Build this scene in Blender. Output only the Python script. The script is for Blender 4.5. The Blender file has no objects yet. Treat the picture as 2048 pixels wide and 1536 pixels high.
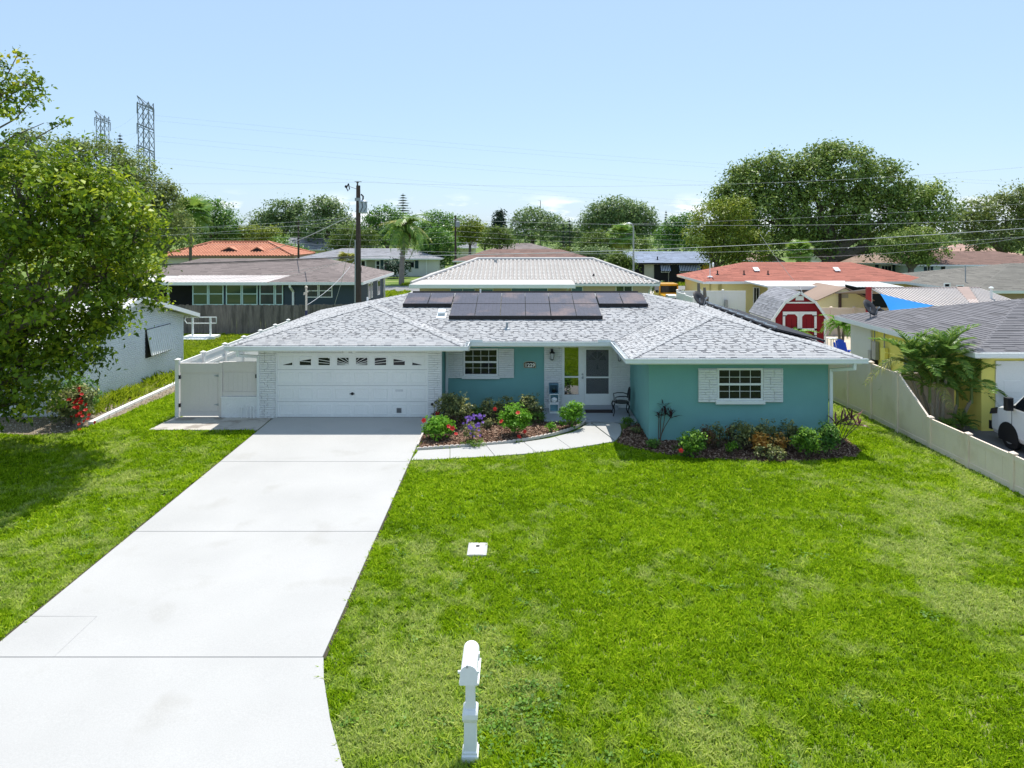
import bpy, math, random
import numpy as np
from mathutils import Vector, Matrix
R = random.Random(7)
NR = np.random.default_rng(11)
SC = bpy.context.scene
COL = SC.collection
rad = math.radians
# ------------------------------------------------------------------ camera
F, HC, HY, CX = 1420.0, 6.016, 466.0, 1038.0      # focal length in pixels of the 2048 px photograph, eye height, horizon row, axis column
cam_data = bpy.data.cameras.new('camera')
cam_data.sensor_width = 36.0
cam_data.lens = 36.0 * F / 2048.0
cam_data.shift_x = -(CX - 1024.0) / 2048.0
cam_data.shift_y = -(768.0 - HY) / 2048.0
cam_data.clip_start, cam_data.clip_end = 0.1, 6000.0
camera = bpy.data.objects.new('camera', cam_data)
COL.objects.link(camera)
camera.location = (0, 0, HC)
camera.rotation_euler = (rad(90), 0, 0)
SC.camera = camera
# ------------------------------------------------------------------ sky and sun
SUN_DIR = Vector((0.28, 1.0, 2.35)).normalized()
SUN_EL, SUN_AZ = math.asin(SUN_DIR.z), math.atan2(SUN_DIR.x, SUN_DIR.y)
SKY_STRENGTH, SUN_STRENGTH, EXPOSURE = 0.105, 4.3, 0.56
world = bpy.data.worlds.new('World')
SC.world = world
world.use_nodes = True
nt = world.node_tree
nt.nodes.clear()
w_out = nt.nodes.new('ShaderNodeOutputWorld')
w_bg = nt.nodes.new('ShaderNodeBackground')
w_sky = nt.nodes.new('ShaderNodeTexSky')
w_sky.sky_type = 'NISHITA'
w_sky.sun_disc = False
w_sky.sun_elevation = SUN_EL
w_sky.sun_rotation = SUN_AZ
w_sky.altitude = 0
w_sky.air_density, w_sky.dust_density, w_sky.ozone_density = 1.0, 0.6, 4.0
w_bg.inputs['Strength'].default_value = SKY_STRENGTH
# low cumulus along the horizon, all the way round
w_tc = nt.nodes.new('ShaderNodeTexCoord')
w_map = nt.nodes.new('ShaderNodeMapping')
w_map.inputs['Scale'].default_value = (7.0, 7.0, 26.0)
w_map.inputs['Location'].default_value = (1.3, 0.4, 0.0)
w_noise = nt.nodes.new('ShaderNodeTexNoise')
w_noise.inputs['Scale'].default_value = 1.6
w_noise.inputs['Detail'].default_value = 7
w_noise.inputs['Roughness'].default_value = 0.55
w_ramp = nt.nodes.new('ShaderNodeMapRange')
w_ramp.inputs['From Min'].default_value, w_ramp.inputs['From Max'].default_value = 0.52, 0.66
w_sep = nt.nodes.new('ShaderNodeSeparateXYZ')
w_lo = nt.nodes.new('ShaderNodeMapRange')
w_lo.interpolation_type = 'SMOOTHSTEP'
w_lo.inputs['From Min'].default_value, w_lo.inputs['From Max'].default_value = 0.062, 0.028
w_mul = nt.nodes.new('ShaderNodeMath')
w_mul.operation = 'MULTIPLY'
w_mix = nt.nodes.new('ShaderNodeMixRGB')
w_mix.inputs['Color2'].default_value = (8.5, 8.8, 9.2, 1)
w_haze = nt.nodes.new('ShaderNodeMixRGB')          # humid summer air evens the sky out on every side
w_haze.inputs['Fac'].default_value = 0.58
w_haze.inputs['Color2'].default_value = (3.9, 5.4, 7.2, 1)
for a, b in ((w_tc.outputs['Generated'], w_map.inputs['Vector']), (w_map.outputs[0], w_noise.inputs['Vector']),
             (w_noise.outputs['Fac'], w_ramp.inputs['Value']), (w_tc.outputs['Generated'], w_sep.inputs[0]),
             (w_sep.outputs['Z'], w_lo.inputs['Value']), (w_ramp.outputs[0], w_mul.inputs[0]), (w_lo.outputs[0], w_mul.inputs[1]),
             (w_mul.outputs[0], w_mix.inputs['Fac']), (w_sky.outputs[0], w_haze.inputs['Color1']), (w_haze.outputs[0], w_mix.inputs['Color1']),
             (w_mix.outputs[0], w_bg.inputs['Color']), (w_bg.outputs[0], w_out.inputs['Surface'])):
    nt.links.new(a, b)
sun_data = bpy.data.lights.new('sun', 'SUN')
sun_data.energy = SUN_STRENGTH
sun_data.angle = rad(0.53)
sun_data.color = (1.0, 0.955, 0.88)
sun = bpy.data.objects.new('sun', sun_data)
COL.objects.link(sun)
sun.location = SUN_DIR * 60
sun.rotation_euler = SUN_DIR.to_track_quat('Z', 'Y').to_euler()
vs = SC.view_settings
SC.display_settings.display_device = 'sRGB'
vs.view_transform, vs.look, vs.exposure, vs.gamma, vs.use_curve_mapping = 'Standard', 'None', EXPOSURE, 1.0, False
SC.cycles.max_bounces = 8
SC.cycles.transparent_max_bounces = 8
SC.cycles.use_denoising = True

# ------------------------------------------------------------------ measuring helpers
def gz(y):
    """ground height: the front yard falls away gently from the house to the street"""
    if y < 5: return -0.408
    if y <= 23.1: return -0.521 + 0.02254 * y
    if y <= 33: return 0.0 - 0.18 * (y - 23.1) / 9.9
    return -0.18
def X(px, y): return (px - CX) * y / F
def Z(py, y): return HC - (py - HY) * y / F
def G(px, py, dz=0.0):
    """point of the ground seen at a pixel of the 2048 px photograph"""
    y = 20.0
    for _ in range(40):
        y = (HC - gz(y)) * F / (py - HY)
    return Vector((X(px, y), y, gz(y) + dz))
def P(px, py, y): return Vector((X(px, y), y, Z(py, y)))

# ------------------------------------------------------------------ materials
MATS = {}
def nodes_of(m):
    m.use_nodes = True
    t = m.node_tree
    return t, t.nodes['Principled BSDF']
def mat(name, col, rough=0.75, var=0.15, scale=1.5, fine=30.0, bump=0.0, bscale=60.0, spec=0.3, metal=0.0, alt=None, altscale=0.6, altlo=0.5, althi=0.62, stretch=None, coat=0.0, ior=None):
    """plain surface with two scales of tonal wear, optional second tint in patches and fine relief"""
    if name in MATS: return MATS[name]
    m = bpy.data.materials.new(name)
    t, b = nodes_of(m)
    N, L = t.nodes, t.links
    b.inputs['Roughness'].default_value = rough
    b.inputs['Specular IOR Level'].default_value = spec
    b.inputs['Metallic'].default_value = metal
    b.inputs['Coat Weight'].default_value = coat
    if ior: b.inputs['IOR'].default_value = ior
    geo = N.new('ShaderNodeNewGeometry')
    vec = geo.outputs['Position']
    if stretch:
        mp = N.new('ShaderNodeMapping')
        mp.inputs['Scale'].default_value = stretch
        L.new(vec, mp.inputs['Vector'])
        vec = mp.outputs[0]
    n1 = N.new('ShaderNodeTexNoise'); n1.inputs['Scale'].default_value = scale; n1.inputs['Detail'].default_value = 5
    n2 = N.new('ShaderNodeTexNoise'); n2.inputs['Scale'].default_value = fine; n2.inputs['Detail'].default_value = 3
    L.new(vec, n1.inputs['Vector']); L.new(vec, n2.inputs['Vector'])
    add = N.new('ShaderNodeMath'); add.operation = 'ADD'
    L.new(n1.outputs['Fac'], add.inputs[0]); L.new(n2.outputs['Fac'], add.inputs[1])
    mr = N.new('ShaderNodeMapRange')
    mr.inputs['From Min'].default_value, mr.inputs['From Max'].default_value = 0.65, 1.35
    mr.inputs['To Min'].default_value, mr.inputs['To Max'].default_value = 1 - var, 1 + var
    L.new(add.outputs[0], mr.inputs['Value'])
    base = N.new('ShaderNodeMixRGB'); base.inputs['Color1'].default_value = (*col, 1); base.inputs['Color2'].default_value = (*(alt or col), 1)
    base.inputs['Fac'].default_value = 0
    if alt:
        n3 = N.new('ShaderNodeTexNoise'); n3.inputs['Scale'].default_value = altscale; n3.inputs['Detail'].default_value = 6
        L.new(vec, n3.inputs['Vector'])
        m3 = N.new('ShaderNodeMapRange'); m3.inputs['From Min'].default_value, m3.inputs['From Max'].default_value = altlo, althi
        L.new(n3.outputs['Fac'], m3.inputs['Value']); L.new(m3.outputs[0], base.inputs['Fac'])
    mul = N.new('ShaderNodeVectorMath'); mul.operation = 'SCALE'
    L.new(base.outputs[0], mul.inputs[0]); L.new(mr.outputs[0], mul.inputs['Scale'])
    L.new(mul.outputs[0], b.inputs['Base Color'])
    if bump:
        bn = N.new('ShaderNodeTexNoise'); bn.inputs['Scale'].default_value = bscale; bn.inputs['Detail'].default_value = 4
        L.new(vec, bn.inputs['Vector'])
        bp = N.new('ShaderNodeBump'); bp.inputs['Strength'].default_value = bump; bp.inputs['Distance'].default_value = 0.02
        L.new(bn.outputs['Fac'], bp.inputs['Height']); L.new(bp.outputs[0], b.inputs['Normal'])
    MATS[name] = m
    return m
def leaf_mat(name, dark, mid, light, trans=0.35, rough=0.5, patch=None, pscale=0.4, plo=0.48, phi=0.62, spec=0.25, dry=False):
    """leaves and blades: tint from the 'var' attribute of each leaf, light passing through the blade"""
    if name in MATS: return MATS[name]
    m = bpy.data.materials.new(name)
    t, b = nodes_of(m)
    N, L = t.nodes, t.links
    at = N.new('ShaderNodeAttribute'); at.attribute_name = 'var'
    cr = N.new('ShaderNodeValToRGB')
    e = cr.color_ramp.elements
    e[0].position, e[0].color = 0.0, (*dark, 1)
    e[1].position, e[1].color = 1.0, (*light, 1)
    k = e.new(0.5); k.color = (*mid, 1)
    L.new(at.outputs['Fac'], cr.inputs['Fac'])
    col = cr.outputs['Color']
    if patch:
        geo = N.new('ShaderNodeNewGeometry')
        n3 = N.new('ShaderNodeTexNoise'); n3.inputs['Scale'].default_value = pscale; n3.inputs['Detail'].default_value = 7; n3.inputs['Roughness'].default_value = 0.62
        L.new(geo.outputs['Position'], n3.inputs['Vector'])
        m3 = N.new('ShaderNodeMapRange'); m3.inputs['From Min'].default_value, m3.inputs['From Max'].default_value = plo, phi
        L.new(n3.outputs['Fac'], m3.inputs['Value'])
        sc2 = N.new('ShaderNodeMath'); sc2.operation = 'MULTIPLY'
        L.new(m3.outputs[0], sc2.inputs[0]); L.new(at.outputs['Fac'], sc2.inputs[1])
        mx = N.new('ShaderNodeMixRGB'); mx.inputs['Color2'].default_value = (*patch, 1)
        if dry:
            ad = N.new('ShaderNodeAttribute'); ad.attribute_name = 'dry'; L.new(ad.outputs['Fac'], mx.inputs['Fac'])
        else:
            L.new(sc2.outputs[0], mx.inputs['Fac'])
        L.new(col, mx.inputs['Color1'])
        col = mx.outputs[0]
    L.new(col, b.inputs['Base Color'])
    b.inputs['Roughness'].default_value = rough
    b.inputs['Specular IOR Level'].default_value = spec
    tr = N.new('ShaderNodeBsdfTranslucent')
    L.new(col, tr.inputs['Color'])
    ms = N.new('ShaderNodeMixShader'); ms.inputs['Fac'].default_value = trans
    out = N['Material Output']
    L.new(b.outputs[0], ms.inputs[1]); L.new(tr.outputs[0], ms.inputs[2]); L.new(ms.outputs[0], out.inputs['Surface'])
    MATS[name] = m
    return m
def glass_mat(name, col=(0.010, 0.013, 0.017), rough=0.04, ior=1.38):
    return mat(name, col, rough=rough, var=0.05, spec=0.5, ior=ior)

# ------------------------------------------------------------------ mesh helpers
WL = {}                                             # world location of every object that parents others
def wl(o): return WL.get(o.name, Vector((0, 0, 0))) if o else Vector((0, 0, 0))
def tag(o, label=None, cat=None, group=None, kind=None):
    if label: o['label'] = label
    if cat: o['category'] = cat
    if group: o['group'] = group
    if kind: o['kind'] = kind
    return o
def thing(name, label, cat, loc=(0, 0, 0), group=None, rz=0.0):
    o = bpy.data.objects.new(name, None)
    COL.objects.link(o)
    o.empty_display_size = 0.2
    o.location = loc
    o.rotation_euler.z = rz
    WL[o.name] = Vector(loc)
    return tag(o, label, cat, group)
def link(name, me, parent=None, loc=(0, 0, 0), rot=None, m=None):
    o = bpy.data.objects.new(name, me)
    COL.objects.link(o)
    o.parent = parent
    o.location = loc
    if rot is not None: o.rotation_euler = rot
    return o
class MB:
    """collects boxes, bars, tubes and polygons; build() links them as ONE mesh object"""
    def __init__(s): s.v, s.f, s.m = [], [], []
    def add(s, vs_, fs, mi=0):
        n = len(s.v)
        s.v.extend([tuple(p) for p in vs_])
        for f in fs:
            s.f.append(tuple(i + n for i in f)); s.m.append(mi)
        return s
    def box(s, x0, x1, y0, y1, z0, z1, mi=0):
        return s.add([(x0, y0, z0), (x1, y0, z0), (x1, y1, z0), (x0, y1, z0), (x0, y0, z1), (x1, y0, z1), (x1, y1, z1), (x0, y1, z1)],
                     [(0, 3, 2, 1), (4, 5, 6, 7), (0, 1, 5, 4), (1, 2, 6, 5), (2, 3, 7, 6), (3, 0, 4, 7)], mi)
    def bevbox(s, x0, x1, y0, y1, z0, z1, b=0.01, mi=0):
        """box whose front (low y) edges are chamfered"""
        s.add([(x0, y0 + b, z0), (x1, y0 + b, z0), (x1, y1, z0), (x0, y1, z0), (x0, y0 + b, z1), (x1, y0 + b, z1), (x1, y1, z1), (x0, y1, z1),
               (x0 + b, y0, z0 + b), (x1 - b, y0, z0 + b), (x1 - b, y0, z1 - b), (x0 + b, y0, z1 - b)],
              [(0, 3, 2, 1), (4, 5, 6, 7), (1, 2, 6, 5), (2, 3, 7, 6), (3, 0, 4, 7), (8, 9, 10, 11), (0, 1, 9, 8), (1, 5, 10, 9), (5, 4, 11, 10), (4, 0, 8, 11)], mi)
        return s
    def bar(s, p, q, w, h, mi=0, up=(0, 0, 1)):
        p, q = Vector(p), Vector(q)
        d = (q - p).normalized()
        u = Vector(up)
        if abs(d.dot(u)) > 0.98: u = Vector((0, 1, 0))
        a = d.cross(u).normalized() * (w / 2)
        c = a.cross(d).normalized() * (h / 2)
        vs_ = [p - a - c, p + a - c, p + a + c, p - a + c, q - a - c, q + a - c, q + a + c, q - a + c]
        return s.add(vs_, [(0, 1, 2, 3), (7, 6, 5, 4), (0, 4, 5, 1), (1, 5, 6, 2), (2, 6, 7, 3), (3, 7, 4, 0)], mi)
    def tube(s, pts, r, n=8, mi=0, cap=True):
        pts = [Vector(p) for p in pts]
        rs = r if isinstance(r, (list, tuple)) else [r] * len(pts)
        base = len(s.v)
        ref = None
        for i, p in enumerate(pts):
            d = (pts[min(i + 1, len(pts) - 1)] - pts[max(i - 1, 0)])
            d = d.normalized() if d.length > 1e-9 else Vector((0, 0, 1))
            if ref is None: ref = Vector((1, 0, 0)) if abs(d.x) < 0.9 else Vector((0, 1, 0))
            a = (ref - d * ref.dot(d)).normalized(); ref = a
            c = d.cross(a)
            for k in range(n):
                t = 2 * math.pi * k / n
                s.v.append(tuple(p + (a * math.cos(t) + c * math.sin(t)) * rs[i]))
        for i in range(len(pts) - 1):
            for k in range(n):
                k2 = (k + 1) % n
                s.f.append((base + i * n + k, base + i * n + k2, base + (i + 1) * n + k2, base + (i + 1) * n + k)); s.m.append(mi)
        if cap:
            s.f.append(tuple(base + k for k in reversed(range(n)))); s.m.append(mi)
            e = base + (len(pts) - 1) * n
            s.f.append(tuple(e + k for k in range(n))); s.m.append(mi)
        return s
    def lathe(s, c, prof, n=14, mi=0, axis='z'):
        base = len(s.v)
        for (r, h) in prof:
            for k in range(n):
                t = 2 * math.pi * k / n
                a, b_ = r * math.cos(t), r * math.sin(t)
                s.v.append((c[0] + a, c[1] + b_, c[2] + h) if axis == 'z' else ((c[0] + a, c[1] + h, c[2] + b_) if axis == 'y' else (c[0] + h, c[1] + a, c[2] + b_)))
        for i in range(len(prof) - 1):
            for k in range(n):
                k2 = (k + 1) % n
                s.f.append((base + i * n + k, base + i * n + k2, base + (i + 1) * n + k2, base + (i + 1) * n + k)); s.m.append(mi)
        s.f.append(tuple(base + k for k in reversed(range(n)))); s.m.append(mi)
        e = base + (len(prof) - 1) * n
        s.f.append(tuple(e + k for k in range(n))); s.m.append(mi)
        return s
    def prism(s, pts, z0, z1, mi=0):
        """pts: (x, y) outline; z0, z1 numbers or functions of (x, y)"""
        n = len(pts)
        f0 = z0 if callable(z0) else (lambda x, y: z0)
        f1 = z1 if callable(z1) else (lambda x, y: z1)
        vs_ = [(x, y, f0(x, y)) for x, y in pts] + [(x, y, f1(x, y)) for x, y in pts]
        area = sum(pts[i][0] * pts[(i + 1) % n][1] - pts[(i + 1) % n][0] * pts[i][1] for i in range(n))
        o = list(range(n)) if area > 0 else list(reversed(range(n)))
        fs = [tuple(reversed(o)), tuple(i + n for i in o)]
        for k in range(n):
            i, j = o[k], o[(k + 1) % n]
            fs.append((i, j, j + n, i + n))
        return s.add(vs_, fs, mi)
    def slab(s, pts, off, mi=0):
        """3D outline thickened by the vector off"""
        pts = [Vector(p) for p in pts]; off = Vector(off); n = len(pts)
        vs_ = pts + [p + off for p in pts]
        fs = [tuple(range(n)), tuple(reversed(range(n, 2 * n)))]
        for i in range(n):
            j = (i + 1) % n
            fs.append((j, i, i + n, j + n))
        nrm = (pts[1] - pts[0]).cross(pts[2] - pts[1])
        if nrm.dot(off) > 0: fs = [tuple(reversed(f)) for f in fs]
        return s.add(vs_, fs, mi)
    def ball(s, c, rx, ry=None, rz=None, n=10, m_=6, mi=0):
        ry, rz = ry or rx, rz or rx
        base = len(s.v)
        for i in range(m_ + 1):
            a = math.pi * i / m_
            for k in range(n):
                t = 2 * math.pi * k / n
                s.v.append((c[0] + rx * math.sin(a) * math.cos(t), c[1] + ry * math.sin(a) * math.sin(t), c[2] - rz * math.cos(a)))
        for i in range(m_):
            for k in range(n):
                k2 = (k + 1) % n
                s.f.append((base + i * n + k, base + i * n + k2, base + (i + 1) * n + k2, base + (i + 1) * n + k)); s.m.append(mi)
        return s
    def mesh(s, name, mats, off=None, smooth=False):
        me = bpy.data.meshes.new(name)
        off = off or Vector((0, 0, 0))
        me.from_pydata([(p[0] - off.x, p[1] - off.y, p[2] - off.z) for p in s.v], [], s.f)
        for m in (mats if isinstance(mats, (list, tuple)) else [mats]): me.materials.append(m)
        me.polygons.foreach_set('material_index', s.m)
        if smooth: me.polygons.foreach_set('use_smooth', [True] * len(s.f))
        me.update()
        return me
    def build(s, name, mats, parent=None, smooth=False, local=False):
        o = link(name, s.mesh(name, mats, None if local else wl(parent), smooth), parent)
        WL[o.name] = wl(parent)
        return o
def np_mesh(name, verts, k, m, var=None, parent=None, off=None, smooth=False, dry=None):
    """many k-gons from one flat vertex array"""
    n = len(verts) // k
    me = bpy.data.meshes.new(name)
    if off is None: off = wl(parent)
    co = (verts - np.array(off)).astype(np.float32).ravel()
    me.vertices.add(n * k); me.vertices.foreach_set('co', co)
    me.loops.add(n * k); me.loops.foreach_set('vertex_index', np.arange(n * k, dtype=np.int32))
    me.polygons.add(n)
    me.polygons.foreach_set('loop_start', np.arange(0, n * k, k, dtype=np.int32))
    me.polygons.foreach_set('loop_total', np.full(n, k, dtype=np.int32))
    if var is not None:
        a = me.attributes.new('var', 'FLOAT', 'POINT')
        a.data.foreach_set('value', np.repeat(var, k).astype(np.float32))
    if dry is not None:
        a = me.attributes.new('dry', 'FLOAT', 'POINT')
        a.data.foreach_set('value', np.repeat(dry, k).astype(np.float32))
    me.materials.append(m)
    if smooth: me.polygons.foreach_set('use_smooth', np.ones(n, dtype=bool))
    me.update(calc_edges=True)
    o = link(name, me, parent)
    return o
_LAT = NR.random((64, 64))
def vnoise(x, y, s, o=0.0):
    x, y = x * s + o, y * s + o * 1.7
    xi, yi = np.floor(x).astype(int), np.floor(y).astype(int); fx, fy = x - xi, y - yi
    fx, fy = fx * fx * (3 - 2 * fx), fy * fy * (3 - 2 * fy)
    g_ = lambda i, j: _LAT[(xi + i) % 64, (yi + j) % 64]
    return (g_(0, 0) * (1 - fx) + g_(1, 0) * fx) * (1 - fy) + (g_(0, 1) * (1 - fx) + g_(1, 1) * fx) * fy
def in_poly(x, y, poly):
    r = np.zeros(len(x), dtype=bool)
    n = len(poly)
    for i in range(n):
        x0, y0 = poly[i][0], poly[i][1]; x1, y1 = poly[(i + 1) % n][0], poly[(i + 1) % n][1]
        c = ((y0 > y) != (y1 > y))
        with np.errstate(divide='ignore', invalid='ignore'):
            xi = (x1 - x0) * (y - y0) / ((y1 - y0) if y1 != y0 else 1e-9) + x0
        r ^= c & (x < xi)
    return r

# ------------------------------------------------------------------ palette
M_WHITE = mat('white_paint', (0.80, 0.80, 0.78), 0.55, 0.05, 1.2, 25)
M_TRIM = mat('white_trim', (0.78, 0.79, 0.78), 0.45, 0.05, 2.0, 25)
M_BRICK = mat('white_painted_brick', (0.76, 0.76, 0.75), 0.8, 0.09, 2.5, 40, bump=0.5, bscale=35, alt=(0.62, 0.61, 0.60), altscale=5.0, altlo=0.6, althi=0.75)
M_TEAL = mat('teal_stucco', (0.205, 0.435, 0.415), 0.9, 0.13, 0.7, 70, bump=0.9, bscale=90, spec=0.15)
M_CONC = mat('white_concrete', (0.41, 0.404, 0.392), 0.85, 0.10, 0.5, 55, bump=0.25, bscale=120, alt=(0.36, 0.35, 0.33), altscale=0.9, altlo=0.60, althi=0.78)
M_CONC_OLD = mat('old_concrete', (0.46, 0.43, 0.39), 0.9, 0.16, 1.5, 30, alt=(0.28, 0.25, 0.22), altscale=1.6)
M_PORCH = mat('grey_painted_porch', (0.34, 0.36, 0.40), 0.6, 0.06, 1.0, 50)
M_GLASS = glass_mat('window_glass')
M_GLASS2 = glass_mat('tinted_reflecting_glass', (0.01, 0.012, 0.01), 0.02, 2.6)
M_BLACK = mat('black_metal', (0.018, 0.018, 0.02), 0.45, 0.2, 6, 40)
M_DARK = mat('dark_opening', (0.02, 0.02, 0.022), 0.8, 0.1)
M_VINYL = mat('beige_vinyl', (0.82, 0.675, 0.55), 0.6, 0.06, 1.0, 40, alt=(0.70, 0.56, 0.43), altscale=1.2, altlo=0.55, althi=0.75)
M_VINYLW = mat('white_vinyl', (0.80, 0.78, 0.75), 0.5, 0.05, 1.0, 40)
M_ALU = mat('white_aluminium', (0.74, 0.76, 0.76), 0.35, 0.05, 3, 30)
M_GREY = mat('grey_metal', (0.32, 0.34, 0.36), 0.4, 0.12, 5, 40, metal=0.3)
M_WOOD = mat('weathered_fence_wood', (0.20, 0.17, 0.15), 0.95, 0.35, 6.0, 30, stretch=(1, 1, 0.12), alt=(0.11, 0.095, 0.085), altscale=4)
M_POLE = mat('creosote_pole_wood', (0.075, 0.052, 0.045), 0.9, 0.3, 4.0, 30, stretch=(1, 1, 0.15))
M_BARK = mat('grey_bark', (0.16, 0.135, 0.11), 0.95, 0.3, 5.0, 30, bump=0.6, bscale=25)
M_MULCH = mat('red_brown_mulch', (0.13, 0.075, 0.052), 0.95, 0.35, 5.0, 60, bump=0.9, bscale=70)
M_SHINGLE = [mat('shingle_light', (0.405, 0.405, 0.41), 0.95, 0.12, 1.2, 90), mat('shingle_pale', (0.37, 0.375, 0.385), 0.95, 0.12, 1.2, 90),
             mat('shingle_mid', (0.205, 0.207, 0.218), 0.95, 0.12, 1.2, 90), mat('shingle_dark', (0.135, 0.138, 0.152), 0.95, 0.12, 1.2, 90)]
M_GRASSBASE = mat('lawn_soil_and_thatch', (0.10, 0.16, 0.02), 0.95, 0.3, 0.9, 25, alt=(0.22, 0.24, 0.08), altscale=0.5, altlo=0.5, althi=0.65)
# ================================================================== SETTING
ys = [-400, -60, 0, 5, 8, 12, 16, 20, 23.1, 26, 29, 33, 45, 70, 120, 250, 600, 1500, 4500]
xs = [-4500, -1200, -400, -150, -60, -25, -10, 0, 10, 25, 60, 150, 400, 1200, 4500]
g = MB()
g.v = [(x, y, gz(y) - 0.02) for y in ys for x in xs]
nx = len(xs)
for j in range(len(ys) - 1):
    for i in range(nx - 1):
        g.f.append((j * nx + i, j * nx + i + 1, (j + 1) * nx + i + 1, (j + 1) * nx + i)); g.m.append(0)
tag(g.build('ground', M_GRASSBASE), kind='structure')
ground_z = lambda dz: (lambda x, y: gz(y) + dz)

# ---- driveway: five poured slabs and one cut patch, open joints between them
drive = thing('driveway', None, None, (-5.4, 14, gz(14))); drive['kind'] = 'structure'
def zslab(name, pts, m, parent, top=0.03, thick=0.12):
    b = MB().prism([(p[0], p[1]) for p in pts], ground_z(top - thick), ground_z(top))
    return b.build(name, m, parent)
J = 0.009
XL, XR = -7.95, -2.91
zslab('slab', [(XL, 18.9 + J), (XR, 18.9 + J), (XR, 23.07), (XL, 23.07)], M_CONC, drive)
zslab('slab', [(XL, 14.7 + J), (XR, 14.7 + J), (XR, 18.9 - J), (XL, 18.9 - J)], M_CONC, drive)
zslab('slab', [(-6.88 + J * .2, 10.5 + J), (XR + 0.0, 10.5 + J), (XR, 14.7 - J), (XL, 14.7 - J), (XL, 11.57 + J), (-6.88 + J * .2, 11.57 + J * .2)], M_CONC, drive)
zslab('slab', [(XL, 10.5 + J), (-6.88 - J * 0.2, 10.5 + J), (-6.88 - J * 0.2, 11.57 - J * 0.2), (XL, 11.57 - J * 0.2)], M_CONC, drive)
apron = [(XL, 10.5 - J), (-8.1, 9.8), (-8.5, 9.0), (-9.3, 8.0), (-10.6, 6.6), (-11.4, 5.2), (0.6, 5.2), (-0.35, 6.6), (-1.5, 7.6), (-2.09, 8.42), (-2.46, 9.23), (-2.75, 10.0), (XR + 0.02, 10.5 - J)]
zslab('slab', apron, M_CONC, drive)
M_SOILEDGE = mat('dark_edge_soil', (0.06, 0.05, 0.035), 0.95, 0.3, 4, 50)
tag(MB().prism([(XL + .01, 10.4), (XR - .01, 10.4), (XR - .01, 23.0), (XL + .01, 23.0)], ground_z(-0.1), ground_z(-0.008)).build('joint_soil', M_SOILEDGE, drive), kind='structure')
for a, b_ in (([(XL - 0.07, 10.5), (XL - 0.07, 21.4), (XL, 21.4), (XL, 10.5)], 0.006), ([(XR, 10.5), (XR, 19.0), (XR + 0.05, 19.0), (XR + 0.05, 10.5)], 0.006)):
    tag(MB().prism(a, ground_z(-0.05), ground_z(b_)).build('edge_soil', M_SOILEDGE, drive), kind='structure')

# ---- curved front walk: slabs between two edge curves
near_e = [(822, 922), (900, 919), (985, 914), (1065, 908), (1130, 900), (1190, 891), (1230, 884)]
far_e = [(836, 903), (900, 899), (968, 893), (1040, 887), (1100, 878), (1150, 865), (1180, 846)]
walk = thing('front_walk', None, None, G(1000, 905)); walk['kind'] = 'structure'
def lerp_pts(A, t):
    t = max(0, min(1, t)) * (len(A) - 1)
    i = min(int(t), len(A) - 2)
    a, b_ = G(*A[i]), G(*A[i + 1])
    return a.lerp(b_, t - i)
cuts = [0, 1 / 6, 2 / 6 + 0.01, 0.5 + 0.02, 0.7, 1.0]
for a, b_ in zip(cuts, cuts[1:]):
    e = 0.0012
    ts = np.linspace(a + e, b_ - e, 6)
    pts = [lerp_pts(near_e, t) for t in ts] + [lerp_pts(far_e, t) for t in reversed(ts)]
    zslab('slab', pts, M_CONC, walk, 0.028)
# landing in front of the porch, then the painted porch floor
land = [G(1231, 883), G(1240, 872), G(1243, 862), G(1240, 850)] + [Vector((3.0, 22.5, 0)), Vector((1.95, 22.5, 0))] + [G(1181, 845)]
zslab('landing', land, M_CONC, walk, 0.029)
porch = MB().prism([(0.80, 22.55), (3.35, 22.55), (3.55, 22.2), (3.76, 22.5), (3.76, 24.28), (0.80, 24.28)], -0.15, 0.045)
tag(porch.build('porch_floor', M_PORCH), kind='structure')
tag(MB().prism([(2.02, 23.98), (3.35, 23.98), (3.35, 24.28), (2.02, 24.28)], 0.03, 0.155).build('porch_step', M_PORCH), kind='structure')
# ---- old concrete pad before the side gate
zslab('gate_pad', [(-11.35, 21.75), (-8.02, 21.75), (-8.02, 23.1), (-11.2, 23.1)], M_CONC_OLD, None, 0.02)['kind'] = 'structure'
# ---- concrete side yard behind the gate
zslab('side_yard_paving', [(-11.0, 23.12), (-8.6, 23.12), (-8.6, 33), (-11.0, 33)], M_CONC, None, 0.012)['kind'] = 'structure'
# ---- neighbour's drive beyond the beige fence, and the street
M_ASPH = mat('grey_drive', (0.19, 0.18, 0.18), 0.9, 0.12, 1, 60)
zslab('neighbour_driveway', [(12.6, 5.2), (21.5, 5.2), (21.5, 22.0), (14.05, 22.0), (14.05, 22.9), (12.2, 22.9)], M_ASPH, None, 0.014)['kind'] = 'structure'
zslab('street', [(-200, -3.6), (200, -3.6), (200, 4.4), (-200, 4.4)], mat('asphalt', (0.055, 0.055, 0.057), 0.9, 0.15, 0.8, 60), None, 0.0, 0.1)['kind'] = 'structure'
zslab('back_street', [(-220, 76), (220, 76), (220, 83), (-220, 83)], mat('pale_asphalt', (0.20, 0.20, 0.20), 0.9, 0.1, 0.3, 30), None, 0.0, 0.1)['kind'] = 'structure'
zslab('rear_driveway', [(-8.4, 49), (-6.6, 49), (-6.6, 76), (-11.4, 76), (-11.4, 60)], M_CONC, None, 0.0)['kind'] = 'structure'
zslab('jeep_driveway', [(11.2, 50), (14.8, 50), (14.8, 76), (11.2, 76)], M_CONC_OLD, None, 0.0)['kind'] = 'structure'
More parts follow.
